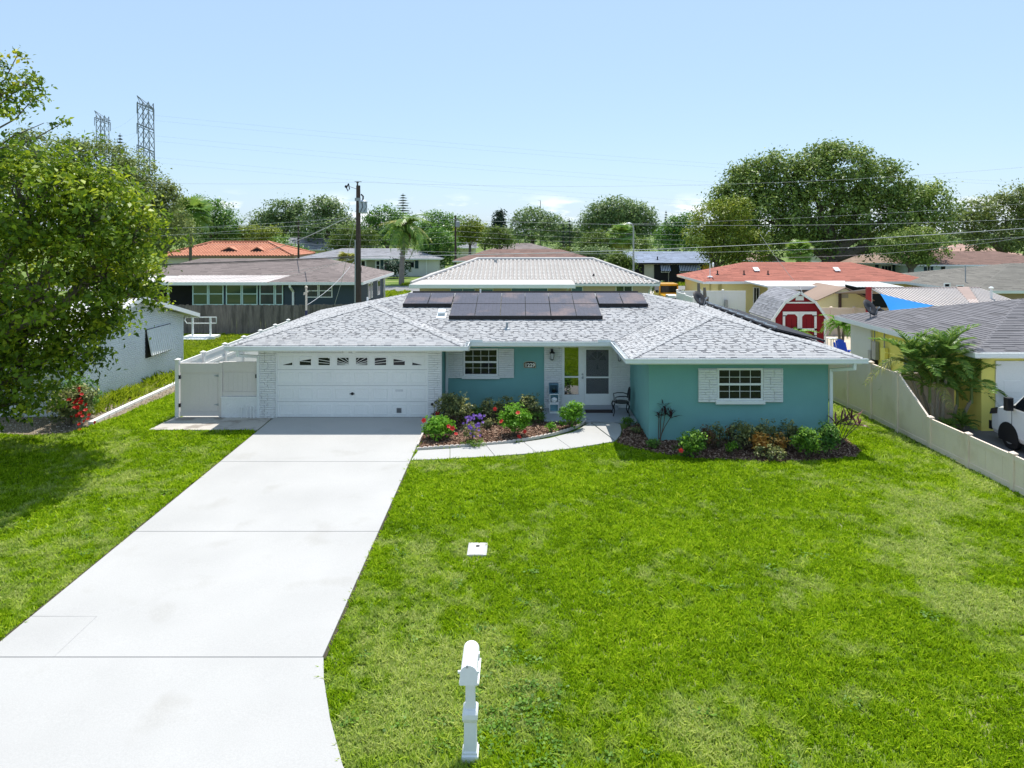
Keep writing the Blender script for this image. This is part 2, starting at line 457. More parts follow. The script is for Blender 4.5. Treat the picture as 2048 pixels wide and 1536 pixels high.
# dry backyard sand behind the red shed
M_SAND = mat('pale_sand_yard', (0.48, 0.42, 0.33), 0.95, 0.15, 0.8, 30)
zslab('sand_yard', [(13.2, 31.5), (26, 31.5), (26, 47), (10.2, 47), (10.2, 38)], M_SAND, None, -0.01)['kind'] = 'structure'

# ---- planting beds
edge_px = [(839, 901), (880, 897.5), (915, 895.5), (950, 893), (985, 890), (1020, 886.5), (1052, 882), (1082, 876.5), (1110, 870.5), (1135, 863.5), (1155, 856), (1168, 849), (1174, 843)]
edge_pts = [G(*p) for p in edge_px]
bedA = [(p.x, p.y + 0.03) for p in edge_pts] + [(1.98, 22.56), (0.78, 22.56), (0.78, 24.3), (-2.52, 24.3), (-2.52, 23.1), (-2.86, 23.05), (-2.86, 20.2)]
bedB = [(p.x, p.y) for p in (G(1232, 886), G(1243, 872), G(1246, 860))] + [(3.78, 22.4), (3.78, 20.7), (9.05, 20.7)] + \
       [(p.x, p.y) for p in (G(1690, 878), G(1722, 902), G(1712, 915), G(1640, 922), G(1560, 925), G(1470, 921), G(1390, 917), G(1320, 908), G(1270, 898))]
def mulch_bed(name, poly, n):
    tag(MB().prism(poly, ground_z(-0.1), ground_z(0.02)).build(name, M_MULCH), kind='structure')
    xs_, ys_ = [p[0] for p in poly], [p[1] for p in poly]
    x = NR.uniform(min(xs_), max(xs_), n * 3); y = NR.uniform(min(ys_), max(ys_), n * 3)
    k = in_poly(x, y, poly); x, y = x[k][:n], y[k][:n]
    c = np.stack([x, y, np.array([gz(q) for q in y]) + 0.025 + NR.random(len(x)) * 0.02], 1)
    a = NR.uniform(0, np.pi, len(x)); l = NR.uniform(0.02, 0.05, len(x))[:, None]; w = NR.uniform(0.008, 0.016, len(x))[:, None]
    d = np.stack([np.cos(a), np.sin(a), NR.normal(0, 0.35, len(x))], 1); s = np.stack([-np.sin(a), np.cos(a), NR.normal(0, 0.35, len(x))], 1)
    v = np.stack([c - d * l - s * w, c + d * l - s * w, c + d * l + s * w, c - d * l + s * w], 1).reshape(-1, 3)
    chips = leaf_mat('mulch_chip', (0.05, 0.028, 0.02), (0.17, 0.095, 0.065), (0.42, 0.30, 0.22), trans=0.0, rough=0.95, spec=0.05)
    tag(np_mesh('mulch_chips', v, 4, chips, NR.random(len(x))), kind='stuff')
mulch_bed('front_mulch_bed', bedA, 9000)
mulch_bed('corner_mulch_bed', bedB, 7000)
# scalloped edging bricks round the front bed
M_EDGE = mat('pink_white_edging', (0.60, 0.54, 0.50), 0.85, 0.15, 6, 50)
edging = thing('bed_edging', 'row of pale scalloped edging bricks curving round the front flower bed', 'garden edging', edge_pts[4])
sc_me = MB()
arc = [(-0.075, 0.0)] + [(0.075 * math.cos(math.pi - t), 0.055 + 0.03 * math.sin(t)) for t in np.linspace(0, math.pi, 7)] + [(0.075, 0.0)]
sc_me.slab([(a, 0, b_) for a, b_ in arc], (0, 0.05, 0))
sc_mesh = sc_me.mesh('edging_brick', M_EDGE)
def along(pts, step):
    out, carry = [], 0.0
    for a, b_ in zip(pts, pts[1:]):
        L_ = (b_ - a).length
        t = carry
        while t < L_:
            out.append((a.lerp(b_, t / L_), (b_ - a).normalized())); t += step
        carry = t - L_
    return out
for p, d in along(edge_pts, 0.153):
    o = link('edging_brick', sc_mesh, edging, p - wl(edging) + Vector((0, 0, 0.0)), (R.uniform(-.04, .04), R.uniform(-.03, .03), math.atan2(d.y, d.x)))
for p, d in along([Vector((-2.86, 20.3, gz(20.3))), Vector((-2.86, 22.9, gz(22.9)))], 0.153):
    link('edging_brick', sc_mesh, edging, p - wl(edging), (0, 0, math.pi / 2))

# ---- lawn blades: one mass per lawn
M_GRASS = leaf_mat('lawn_grass', (0.115, 0.22, 0.003), (0.31, 0.485, 0.008), (0.52, 0.65, 0.035), trans=0.45, rough=0.6, patch=(0.60, 0.64, 0.23), spec=0.12, dry=True)
M_GRASS2 = leaf_mat('lawn_grass_far', (0.12, 0.19, 0.006), (0.29, 0.39, 0.012), (0.43, 0.50, 0.04), trans=0.45, rough=0.6, patch=(0.50, 0.46, 0.18), spec=0.12, dry=True)
DRY = [(p.x, p.y, rx_, ry_, a_) for p, rx_, ry_, a_ in ((G(760, 1230), 1.1, 1.6, .30), (G(900, 1370), 1.3, 1.0, .30), (G(1150, 1470), 1.5, .5, .30), (G(700, 1470), .8, .8, .22), (G(1320, 1430), 1.5, .5, .22),
       (G(900, 1080), 1.4, 1.2, .18), (G(1850, 1110), 1.4, 1.0, .30), (G(1960, 1210), 1.2, .8, .32), (G(1700, 1020), 1.8, .8, .14), (G(1900, 1010), 1.5, 1.2, .2), (G(250, 960), 2.0, 2.5, .2), (G(120, 1130), 2.0, 2.0, .26), (G(1100, 1250), 1.2, .8, .15),
       (G(1800, 870), .7, 2.0, .3), (G(1950, 960), .5, 3.0, .35), (G(1700, 820), 1.2, 2.0, .4), (G(850, 935), .6, .4, .3))]
def lawn(name, x0, x1, y0, y1, dens, keep, m, hgt=0.055, wid=0.016, ref=10.0, per=12):
    n = int((x1 - x0) * (y1 - y0) * dens / per)
    x = NR.uniform(x0, x1, n); y = NR.uniform(y0, y1, n)
    px = CX + F * x / y
    k = (px > -60) & (px < 2110) & (NR.random(n) < np.minimum(1, (ref / y) ** 0.9))
    x, y = x[k], y[k]
    n = len(x)
    tone = np.clip(NR.normal(0.42, 0.20, n), 0, 1); th = NR.uniform(0.6, 1.4, n)
    sp = 0.035 * np.maximum(1, y / ref) ** 0.5
    x = (x[:, None] + NR.normal(0, 1, (n, per)) * sp[:, None]).ravel(); y = (y[:, None] + NR.normal(0, 1, (n, per)) * sp[:, None]).ravel()
    tone = np.repeat(tone, per); th = np.repeat(th, per)
    k = keep(x, y); x, y, tone, th = x[k], y[k], tone[k], th[k]
    n = len(x)
    z = np.interp(y, [-50, 5, 23.1, 33, 300], [-0.408, -0.408, 0, -0.18, -0.18]) - 0.02
    patch = 0.5 + 0.5 * np.sin(x * 1.3 + np.sin(y * 0.9) * 2) * np.sin(y * 1.1 + np.sin(x * 0.7) * 2)
    h = hgt * th * NR.uniform(0.7, 1.3, n) * (0.8 + 0.35 * patch) * np.maximum(1, y / 14) ** 0.4
    w = wid * NR.uniform(0.7, 1.3, n) * np.maximum(1, y / ref) ** 0.8
    a = NR.uniform(0, 2 * np.pi, n)
    ln = NR.normal(0, 0.8, n)
    b = np.stack([x, y, z], 1)
    s = np.stack([np.cos(a), np.sin(a), np.zeros(n)], 1) * w[:, None] / 2
    t = np.stack([-np.sin(a) * ln * h, np.cos(a) * ln * h, h], 1)
    mid = b + t * 0.55 + np.stack([0 * x, 0 * x, h * 0.12], 1)
    v = np.stack([b - s, b + s, mid + s * 0.8, b + t, mid - s * 0.8], 1).reshape(-1, 3)
    var = np.clip(tone + 0.16 * NR.normal(0, 1, n) + 0.2 * (patch - 0.5), 0, 1)
    # worn, drier turf where the photograph shows it: beside the drive, round the mailbox and along the far side
    nz = 0.34 * vnoise(x, y, 0.8) + 0.33 * vnoise(x, y, 2.6, 7) + 0.33 * vnoise(x, y, 7.0, 3)
    bias = np.zeros(n)
    for (cx_, cy_, rx_, ry_, a_) in DRY: bias += a_ * np.exp(-((x - cx_) / rx_) ** 2 - ((y - cy_) / ry_) ** 2)
    dry = np.clip((nz + np.minimum(bias, 0.30) - 0.60) / 0.30, 0, 0.8) * np.clip(0.25 + 0.9 * NR.random(n), 0, 1)
    return tag(np_mesh(name, v, 5, m, var, dry=dry), kind='stuff')
walk_poly = [(p.x, p.y + (.14 if k_ > 8 else 0)) for k_, p in enumerate([G(*q) for q in near_e] + [G(1240, 872)] + [Vector((3.0, 22.4, 0))] + [G(*q) for q in reversed(far_e)])]
walk_poly = [(x, y - 0.02) for x, y in walk_poly]
fence_x = lambda y: np.interp(y, [5, 16.97, 21.66, 25.5, 40], [12.4, 11.84, 11.53, 11.38, 11.2])
dr_r = lambda y: np.interp(y, [5.2, 6.6, 7.6, 8.42, 9.23, 10, 10.5, 30], [0.6, -0.35, -1.5, -2.09, -2.46, -2.75, -2.90, -2.90])
UB = (X(955, 13.95), 13.95)
def keep_r(x, y):
    k = (x > dr_r(y) + 0.02) & (x < fence_x(y) - 0.03) & ~in_poly(x, y, bedA) & ~in_poly(x, y, bedB) & ~in_poly(x, y, walk_poly)
    k &= ~((x > -2.9) & (x < 9.05) & (y > 20.7)) & ~((x < 3.8) & (y > 20.7))
    k &= ~((np.abs(x - UB[0]) < 0.19) & (np.abs(y - UB[1]) < 0.27))
    bare = np.clip(1 - (fence_x(y) - x) / 0.45, 0, 1) + np.clip((y - 22) / 6, 0, 0.8) * (x > 9)
    return k & (NR.random(len(x)) > bare * 0.85)
lawn('front_lawn_grass', -2.95, 12.0, 7.8, 27.5, 4300, keep_r, M_GRASS)
lawn_bed_l = [(-30, 21.3)] + [(G(q[0], q[1]).x, G(q[0], q[1]).y) for q in ((0, 868), (60, 872), (130, 868), (182, 852))] + [(-13.1, 23.3), (-13.1, 33), (-30, 33)]
def keep_l(x, y):
    k = (x < XL - 0.05) & ~in_poly(x, y, lawn_bed_l) & ~((x > -11.4) & (y > 21.72)) & ~((x > -11.15) & (y > 23))
    return k & ((y < 23.2) | (x < -11.22))
lawn('side_lawn_grass', -17.5, -7.9, 10, 31.5, 3800, keep_l, M_GRASS)
lawn('back_lawn_grass', -22, -8, 31.5, 43.3, 1700, lambda x, y: (x < -11.22) | (y > 33), M_GRASS2, 0.06, 0.014)
lawn('rear_lawn_grass', -14, -6.5, 60, 88, 420, lambda x, y: ~((y > 75.5) & (y < 83.5)) & ~((x > -11.5) & (y < 77)), M_GRASS2, 0.1, 0.02)
lawn('jeep_lawn_grass', 12, 26, 62, 90, 300, lambda x, y: ~((y > 75.5) & (y < 83.5)) & ~((x < 15) & (y < 77)), M_GRASS2, 0.1, 0.02)
# broad-leaved weeds and fallen leaves in the turf
wx, wy, wd = [], [], []
for _ in range(90):
    p = G(R.uniform(700, 1900), R.uniform(960, 1530)) if R.random() < .6 else G(R.uniform(20, 480), R.uniform(890, 1150))
    if R.random() < .45: p = G(R.gauss(1000, 70), R.gauss(1410, 60))
    k_ = R.randrange(14, 40)
    wx += [p.x + R.gauss(0, .09) for _ in range(k_)]; wy += [p.y + R.gauss(0, .07) for _ in range(k_)]
wx, wy = np.array(wx), np.array(wy); k = (keep_r(wx, wy) | keep_l(wx, wy)) & ((wx > dr_r(wy) + .05) | (wx < XL - .1)); wx, wy = wx[k], wy[k]; n = len(wx)
c = np.stack([wx, wy, np.interp(wy, [-50, 5, 23.1], [-.408, -.408, 0]) + NR.uniform(.015, .045, n)], 1)
a = NR.uniform(0, 6.28, n); l = NR.uniform(.015, .032, n)[:, None]
d = np.stack([np.cos(a), np.sin(a), NR.normal(0, .35, n)], 1); s = np.stack([-np.sin(a), np.cos(a), NR.normal(0, .35, n)], 1)
tag(np_mesh('lawn_weeds', np.stack([c - d * l, c + s * l * .8, c + d * l, c - s * l * .8], 1).reshape(-1, 3), 4, leaf_mat('weed_leaf', (.05, .13, .01), (.10, .22, .015), (.18, .33, .03), .3, .5), NR.random(n)), kind='stuff')
# white stones and curb along the neighbour's wall
stone_poly = lawn_bed_l[:5] + [(-13.15, 23.3), (-13.15, 32), (-14.9, 32), (-14.9, 23.2), (-30, 23.2)]
tag(MB().prism([(p[0], p[1]) for p in stone_poly], ground_z(-0.05), ground_z(0.01)).build('stone_bed', mat('stone_bed_soil', (0.22, 0.18, 0.13), 0.95, 0.35, 3, 30)), kind='structure')
n = 7000
x = NR.uniform(-18, -13.1, n); y = NR.uniform(20.5, 32, n); k = in_poly(x, y, stone_poly); x, y = x[k], y[k]; n = len(x)
c = np.stack([x, y, np.interp(y, [5, 23.1, 33], [-0.408, 0, -0.18]) + 0.03], 1); sz = NR.uniform(0.015, 0.04, n)[:, None]
ax = [NR.normal(0, 1, (n, 3)) for _ in range(2)]
ax = [q / np.linalg.norm(q, axis=1)[:, None] for q in ax]
top = c + np.array([0, 0, 1]) * sz * 0.7
v = np.stack([c - ax[0] * sz, top, c + ax[1] * sz, c - ax[1] * sz, top, c + ax[0] * sz], 1).reshape(-1, 3)
tag(np_mesh('white_stones', v, 3, leaf_mat('pebbles', (0.22, 0.16, 0.11), (0.5, 0.42, 0.34), (0.72, 0.68, 0.62), trans=0, rough=0.9), np.repeat(NR.random(n), 2)), kind='stuff')
lawn('weed_strip', -15.0, -13.6, 23.3, 32, 1500, lambda x, y: NR.random(len(x)) < np.clip(1.1 - np.abs(x + 14.75) / 0.9, 0, 1) * 0.55, M_GRASS2, 0.2, 0.022)
curb = [G(181, 850), G(215, 833), G(262, 811), G(310, 789), G(352, 769), G(400, 747)]
cb = MB()
for a, b_ in zip(curb, curb[1:]): cb.bar(a + Vector((0, 0, 0.03)), b_ + Vector((0, 0, 0.03)), 0.16, 0.14)
tag(cb.build('garden_curb', M_WHITE), 'white concrete curb edging the stone bed beside the white brick house', 'garden curb')
# irrigation / meter box lid in the lawn
ub = thing('utility_box', 'pale concrete utility box lid set flush in the lawn', 'utility box', (UB[0], UB[1], gz(UB[1])))
MB().prism([(UB[0] - .19, UB[1] - .26), (UB[0] + .19, UB[1] - .26), (UB[0] + .19, UB[1] + .26), (UB[0] - .19, UB[1] + .26)], ground_z(-0.1), ground_z(0.02)).build('surround', M_CONC, ub)
M_LID = mat('lid_concrete', (0.52, 0.50, 0.47), 0.9, 0.1, 3, 60)
MB().prism([(UB[0] - .145, UB[1] - .235), (UB[0] + .125, UB[1] - .235), (UB[0] + .125, UB[1] + .245), (UB[0] - .145, UB[1] + .245)], ground_z(0.0), ground_z(0.026)).build('lid', M_LID, ub)
MB().lathe((UB[0] - .0, UB[1] + .10, gz(UB[1] + .1) + 0.02), [(0.04, 0), (0.04, 0.012), (0.02, 0.016)]).build('port', M_BLACK, ub)
# ================================================================== MAIN HOUSE
ZE, ZS, SL = 2.46, 2.30, 0.245
XLe, XRe, GX, WX, GD, ED, WD, BD = -9.15, 9.78, -1.735, 3.13, 22.4, 23.3, 20.18, 32.8
house = thing('house', 'turquoise single storey house with pale grey hip roof and white garage door', 'house', (0.3, 27, 0))
foot = [(-8.45, 23.15), (-2.53, 23.15), (-2.53, 24.3), (3.79, 24.3), (3.79, 20.7), (9.02, 20.7), (9.02, 32.2), (-8.45, 32.2)]
MB().prism(foot, -0.3, 2.34).build('wall', M_TEAL, house)
gx, gh = (XLe + GX) / 2, (GX - XLe) / 2
wx, wh = (WX + XRe) / 2, (XRe - WX) / 2
mh = (BD - ED) / 2
RD = ED + mh
def rp(x, y, run): return Vector((x, y, ZE + SL * run))
A_g, B_g = rp(gx, GD + gh, gh), rp(gx, ED + gh, gh)
A_w, B_w = rp(wx, WD + wh, wh), rp(wx, ED + wh, wh)
R_l, R_r = rp(XLe + mh, RD, mh), rp(XRe - mh, RD, mh)
planes = {
    'garage_front': [rp(XLe, GD, 0), rp(GX, GD, 0), A_g],
    'wing_front': [rp(WX, WD, 0), rp(XRe, WD, 0), A_w],
    'main_front': [rp(GX, ED, 0), rp(WX, ED, 0), B_w, R_r, R_l, B_g],
    'wing_side': [rp(WX, ED, 0), rp(WX, WD, 0), A_w, B_w],
    'garage_side': [rp(GX, GD, 0), rp(GX, ED, 0), B_g, A_g],
    'side_low': [rp(XLe, BD, 0), rp(XLe, GD, 0), A_g, B_g, R_l],
    'side_high': [rp(XRe, WD, 0), rp(XRe, BD, 0), R_r, B_w, A_w],
    'back': [rp(XRe, BD, 0), rp(XLe, BD, 0), R_l, R_r]}
deck = MB()
for p in planes.values(): deck.add(p, [tuple(range(len(p)))])
roof = deck.build('roof', M_SHINGLE[2], house)
outline = [(XLe, GD), (GX, GD), (GX, ED), (WX, ED), (WX, WD), (XRe, WD), (XRe, BD), (XLe, BD)]
MB().prism(outline, ZS - 0.02, ZS).build('soffit', M_TRIM, house)
fa = MB()
for (a, b_) in zip(outline, outline[1:] + outline[:1]):
    d = Vector((b_[0] - a[0], b_[1] - a[1], 0)).normalized(); nrm = Vector((-d.y, d.x, 0))
    p, q = Vector((*a, 0)) + nrm * 0.012, Vector((*b_, 0)) + nrm * 0.012
    fa.bar((p.x, p.y, (ZS + ZE) / 2 - 0.01), (q.x, q.y, (ZS + ZE) / 2 - 0.01), 0.02, ZE - ZS + 0.01)
fa.build('fascia', M_TRIM, house)

SH_MESH = {}
def shingle_plane(poly, parent, field, course=0.143, single_rows=0, wr=(0.16, 0.42), weights=(50, 24, 14, 12), mats=M_SHINGLE, budget=None, rr=R, thick=0.014, weights2=None):
    """lays overlapping shingle tabs course by course on a convex roof plane; the lowest rows become parts, the rest joins `field`"""
    p0 = poly[0]; u = (poly[1] - poly[0]).normalized()
    nrm = u.cross((poly[2] - poly[0])).normalized()
    if nrm.z < 0: nrm = -nrm
    v = nrm.cross(u)
    if v.z < 0: v = -v
    q = [((p - p0).dot(u), (p - p0).dot(v)) for p in poly]
    vmax = max(b_ for a, b_ in q)
    def span(h):
        xs_ = []
        for i in range(len(q)):
            (a0, b0), (a1, b1) = q[i], q[(i + 1) % len(q)]
            if (b0 - h) * (b1 - h) <= 0 and abs(b1 - b0) > 1e-9: xs_.append(a0 + (h - b0) / (b1 - b0) * (a1 - a0))
        return (min(xs_), max(xs_)) if len(xs_) > 1 else (0, 0)
    basis = Matrix((u, v, nrm)).transposed()
    row = 0
    h = 0.0
    pair = course
    while h < vmax - 0.03:
        if weights2 is not None: course = pair * (0.74 if row % 2 == 0 else 1.26)
        h1 = min(h + course, vmax - 0.004)
        l0, r0 = span(max(h, 0.001)); l1, r1 = span(h1)
        a = min(l0, l1) - rr.random() * 0.3
        last = None
        while a < max(r0, r1):
            wdt = rr.uniform(*wr)
            b_ = a + wdt
            c = [min(max(a, l0), r0), min(max(b_, l0), r0), min(max(b_, l1), r1), min(max(a, l1), r1)]
            k = rr.choices(range(4), weights if (weights2 is None or row % 2) else weights2)[0]
            if weights2 is not None:
                dash = row % 2 == 0 and last is not None and last < 2 and rr.random() < 0.6
                k = rr.choice((2, 3)) if dash else rr.choice((0, 0, 0, 1))
                b_ = a + (rr.uniform(0.16, 0.30) if dash else rr.uniform(0.18, 0.36)); wdt = b_ - a
            if k == last and k > 1: k = 0
            last = k
            t = thick if k < 2 else thick * 0.5
            if c[1] - c[0] > 0.01 or c[2] - c[3] > 0.01:
                full = (a >= max(l0, l1) and b_ <= min(r0, r1))
                if row < single_rows and full and budget and budget[0] > 0:
                    budget[0] -= 1
                    wq = min((0.18, 0.24, 0.30, 0.36, 0.42), key=lambda z: abs(z - wdt))
                    key = (wq, k, round(thick, 4), course, mats[k].name)
                    if key not in SH_MESH:
                        SH_MESH[key] = MB().add([(0, 0, .002), (wq - .004, 0, .002), (wq - .004, course, .001), (0, course, .001), (0, 0, t + .002), (wq - .004, 0, t + .002), (wq - .004, course + .02, .004), (0, course + .02, .004)],
                                                [(4, 5, 6, 7), (0, 1, 5, 4), (1, 2, 6, 5), (3, 0, 4, 7)]).mesh('shingle', mats[k])
                    o = link('shingle', SH_MESH[key], parent)
                    M = basis.to_4x4(); M.translation = p0 + u * a + v * h - wl(parent)
                    o.matrix_local = M
                    b_ = a + wq
                else:
                    def pt(uu, vv, tt): return p0 + u * uu + v * vv + nrm * tt
                    g_ = 0.002
                    field.add([pt(c[0] + g_, h, .002), pt(c[1] - g_, h, .002), pt(c[0] + g_, h, t + .002), pt(c[1] - g_, h, t + .002), pt(c[2] - g_, min(h1 + .02, vmax), .004), pt(c[3] + g_, min(h1 + .02, vmax), .004)],
                              [(2, 3, 4, 5), (0, 1, 3, 2)], k)
            a = b_
        h += course; row += 1
field = MB()
budget = [298]
for nm, rows in (('garage_front', 7), ('wing_front', 7), ('main_front', 2), ('wing_side', 0), ('garage_side', 0), ('side_low', 0), ('side_high', 0), ('back', 0)):
    shingle_plane(planes[nm], roof, field, course=0.083, wr=(0.15, 0.36), single_rows=rows, budget=budget, weights2=(44, 8, 24, 24), weights=(82, 18, 0, 0), thick=0.011)
tag(field.build('shingle_field', M_SHINGLE, roof), kind='stuff')
caps = MB()
def cap_line(a, b_, mb, w=0.26, step=0.3, mi=0, lift=0.008):
    d = (b_ - a); L_ = d.length; d.normalize()
    s = d.cross(Vector((0, 0, 1))).normalized()
    t = 0.0
    while t < L_ - 0.02:
        e = min(t + step * 1.2, L_)
        dr = 0.05
        for sg in (-1, 1):
            p, q = a + d * t, a + d * e
            up0, up1 = Vector((0, 0, lift + 0.014)), Vector((0, 0, lift + 0.003))
            o_ = s * (sg * w / 2) - Vector((0, 0, dr))
            mb.add([p + up0, q + up1, q + up1 + o_, p + up0 + o_], [(0, 1, 2, 3) if sg < 0 else (3, 2, 1, 0)], mi)
        t += step
for a, b_ in ((planes['garage_front'][0], A_g), (planes['garage_front'][1], A_g), (A_g, B_g), (B_g, R_l), (R_l, R_r), (R_r, B_w), (B_w, A_w), (planes['wing_front'][0], A_w), (planes['wing_front'][1], A_w)):
    cap_line(a, b_, caps)
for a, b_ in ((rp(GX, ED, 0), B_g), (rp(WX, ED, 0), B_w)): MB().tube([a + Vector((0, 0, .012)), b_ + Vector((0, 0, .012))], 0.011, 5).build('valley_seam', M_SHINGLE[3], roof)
for a, b_ in ((planes['garage_front'][0], A_g), (planes['garage_front'][1], A_g), (planes['wing_front'][0], A_w), (planes['wing_front'][1], A_w)):  # dark tubes modelled in place of the shadow line along each hip cap
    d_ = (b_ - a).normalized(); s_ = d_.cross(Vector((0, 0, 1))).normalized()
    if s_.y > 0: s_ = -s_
    MB().tube([a + s_ * .135 - Vector((0, 0, .012)), b_ + s_ * .135 - Vector((0, 0, .012))], .011, 5).build('hip_shadow_line', M_SHINGLE[3], roof)
tag(caps.build('ridge_cap', mat('ridge_cap_shingle', (0.41, 0.415, 0.42), 0.95, 0.15, 2, 60), roof), kind='stuff')
# gutters
def gutter(a, b_, out, parent, m=M_ALU, z1=ZE - 0.005, h=0.125, w=0.115, name='gutter'):
    a, b_, out = Vector((*a, 0)), Vector((*b_, 0)), Vector((*out, 0))
    mb = MB()
    for off, zc, ww, hh in ((w, z1 - h / 2, 0.010, h), (0.008, z1 - h / 2, 0.008, h), (w / 2, z1 - h, w, 0.008), (w + 0.008, z1 - 0.006, 0.022, 0.014), (w * 0.97 + 0.006, z1 - h + 0.012, 0.014, 0.026)):
        mb.bar(a + out * off + Vector((0, 0, zc)), b_ + out * off + Vector((0, 0, zc)), ww, hh)
    d = (b_ - a).normalized()
    for e in (a + d * 0.004, b_ - d * 0.004): mb.bar(e + out * 0.006 + Vector((0, 0, z1 - h / 2)), e + out * w + Vector((0, 0, z1 - h / 2)), 0.006, h)
    L_ = (b_ - a).length
    k = max(2, int(L_ / 0.55))
    for i in range(k + 1):
        p = a + (b_ - a) * (0.02 + 0.96 * i / k)
        mb.bar(p + Vector((0, 0, z1 - 0.012)), p + out * w + Vector((0, 0, z1 - 0.012)), 0.025, 0.006)
    return mb.build(name, m, parent)
gutter((XLe - 0.1, GD), (GX + 0.12, GD), (0, -1), house)
gutter((GX, GD), (GX, ED - 0.12), (1, 0), house)
gutter((GX + 0.005, ED), (WX - 0.12, ED), (0, -1), house)
gutter((WX, ED - 0.12), (WX, WD), (-1, 0), house)
gutter((WX - 0.12, WD), (XRe + 0.1, WD), (0, -1), house)
fl = MB()
fl.box(GX + 0.13, GX + 0.55, ED - 0.118, ED - 0.108, ZE - 0.03, ZE + 0.07); fl.box(WX - 0.55, WX - 0.13, ED - 0.118, ED - 0.108, ZE - 0.03, ZE + 0.07)
fl.build('splash_guard', M_ALU, house)
def downspout(pts, parent, w=0.085, m=M_ALU):
    mb = MB()
    for p, q in zip(pts, pts[1:]):
        p, q = Vector(p), Vector(q); d = (q - p).normalized() * 0.03
        mb.bar(p - d, q + d, w, w * 0.75, up=(0, 1, 0))
    return mb.build('downspout', m, parent)
downspout([(-8.85, 22.34, 2.33), (-8.85, 22.36, 2.16), (-8.47, 23.06, 2.0), (-8.47, 23.08, 0.05)], house)
downspout([(9.52, 20.13, 2.33), (9.52, 20.15, 2.17), (9.08, 20.66, 2.03), (9.08, 20.66, 0.0)], house)
downspout([(-1.62, 23.2, 2.33), (-1.66, 23.24, 2.2), (-2.45, 24.2, 2.08), (-2.47, 24.22, 0.1)], house)

# painted slump brick
BR = [MB().bevbox(0, w, -0.035, 0.0, 0, 0.062, 0.006).mesh('brick', M_BRICK) for w in (0.30, 0.20, 0.42)]
BRW = (0.30, 0.20, 0.42)
M_MORTAR = mat('painted_mortar', (0.70, 0.70, 0.69), 0.95, 0.08, 3, 40)
def brick_face(parent, x0, x1, y, z0, z1, singles=True, course=0.073, name='brick'):
    """bricks on a wall plane facing the street (y = face)"""
    mb = MB()
    z, row = z0, 0
    while z + 0.05 < z1:
        x = x0 + (0 if row % 2 == 0 else -0.1)
        while x < x1 - 0.03:
            i = R.choices((0, 1, 2), (6, 2, 2))[0]
            a, b_ = max(x, x0), min(x + BRW[i], x1 - 0.004)
            pr = R.choice((0, 0.004, 0.008, 0.014, 0.02)) * R.random() * 1.3
            hz = z + R.uniform(-.003, .003)
            if singles and b_ - a > 0.09:
                o = link(name, BR[i], parent, Vector((a, y - pr, hz)) - wl(parent))
                o.scale.x = (b_ - a) / BRW[i]
                o.rotation_euler.y = R.uniform(-.012, .012)
            elif b_ - a > 0.03:
                mb.bevbox(a, b_, y - 0.035 - pr, y, hz, hz + 0.062, 0.006)
            x += BRW[i] + 0.009
        z += course; row += 1
    if mb.v: tag(mb.build('cut_brick' if singles else 'brickwork', M_BRICK, parent), kind='stuff')
def pier(x0, x1, yw, z0, z1, singles, nm='brick_pier', depth=0.06):
    p = MB().box(x0, x1, yw - depth + 0.012, yw + 0.02, z0, z1).build(nm, M_MORTAR, house)
    brick_face(p, x0, x1, yw - depth + 0.014, z0 + 0.01, z1, singles)
    return p
pier(-8.47, -7.90, 23.15, -0.02, 2.3, True)
pier(-2.955, -2.51, 23.15, -0.02, 2.3, True)
pier(0.86, 1.47, 24.3, 0.04, 2.3, False)
pier(3.14, 3.80, 24.3, 0.04, 2.3, False)
# soldier course over the garage door
hd = MB()
xx = -7.89
while xx < -2.97:
    hd.bevbox(xx, xx + 0.062, 23.07 - R.random() * 0.012, 23.14, 2.125, 2.29, 0.005); xx += 0.072
tag(hd.build('soldier_course', M_BRICK, house), kind='stuff')
MB().box(-7.9, -2.955, 23.10, 23.145, 2.11, 2.3).build('header', M_MORTAR, house)

# ---- garage door
gd = MB().box(-7.86, -2.98, 23.095, 23.148, 0.015, 2.10).build('garage_door', M_WHITE, house)
tr = MB()
tr.box(-7.895, -7.86, 23.06, 23.10, 0.0, 2.122); tr.box(-2.98, -2.952, 23.06, 23.10, 0.0, 2.122); tr.box(-7.86, -2.98, 23.062, 23.10, 2.10, 2.12)
tr.build('door_jamb', M_TRIM, house)
cw = 4.88 / 8
rows = [(0.03, 0.525), (0.545, 1.045), (1.065, 1.565)]
pm = MB()
w_, h_ = cw - 0.13, 0.495 - 0.14
pm.add([(0, 0, 0), (w_, 0, 0), (w_, 0, h_), (0, 0, h_), (.02, -.012, .02), (w_ - .02, -.012, .02), (w_ - .02, -.012, h_ - .02), (.02, -.012, h_ - .02),
        (.05, -.004, .05), (w_ - .05, -.004, .05), (w_ - .05, -.004, h_ - .05), (.05, -.004, h_ - .05)],
       [(0, 1, 5, 4), (1, 2, 6, 5), (2, 3, 7, 6), (3, 0, 4, 7), (4, 5, 9, 8), (5, 6, 10, 9), (6, 7, 11, 10), (7, 4, 8, 11), (8, 9, 10, 11)])
pmesh = pm.mesh('panel', M_WHITE)
for r0, r1 in rows:
    for c in range(8): link('panel', pmesh, gd, Vector((-7.86 + c * cw + 0.065, 23.0945, r0 + 0.07)) - wl(gd))
gr = MB()
for z in (0.535, 1.055, 1.575): gr.box(-7.86, -2.98, 23.089, 23.0955, z - 0.004, z + 0.004)
gr.build('section_joint', mat('joint_shadow_gap', (0.35, 0.35, 0.36), 0.9, 0.1), gd)
xc, wz0, wz1 = -5.42, 1.72, 1.96
archf = lambda x: wz0 + 0.30 * (1 - ((x - xc) / 2.28) ** 2)
rays = MB()
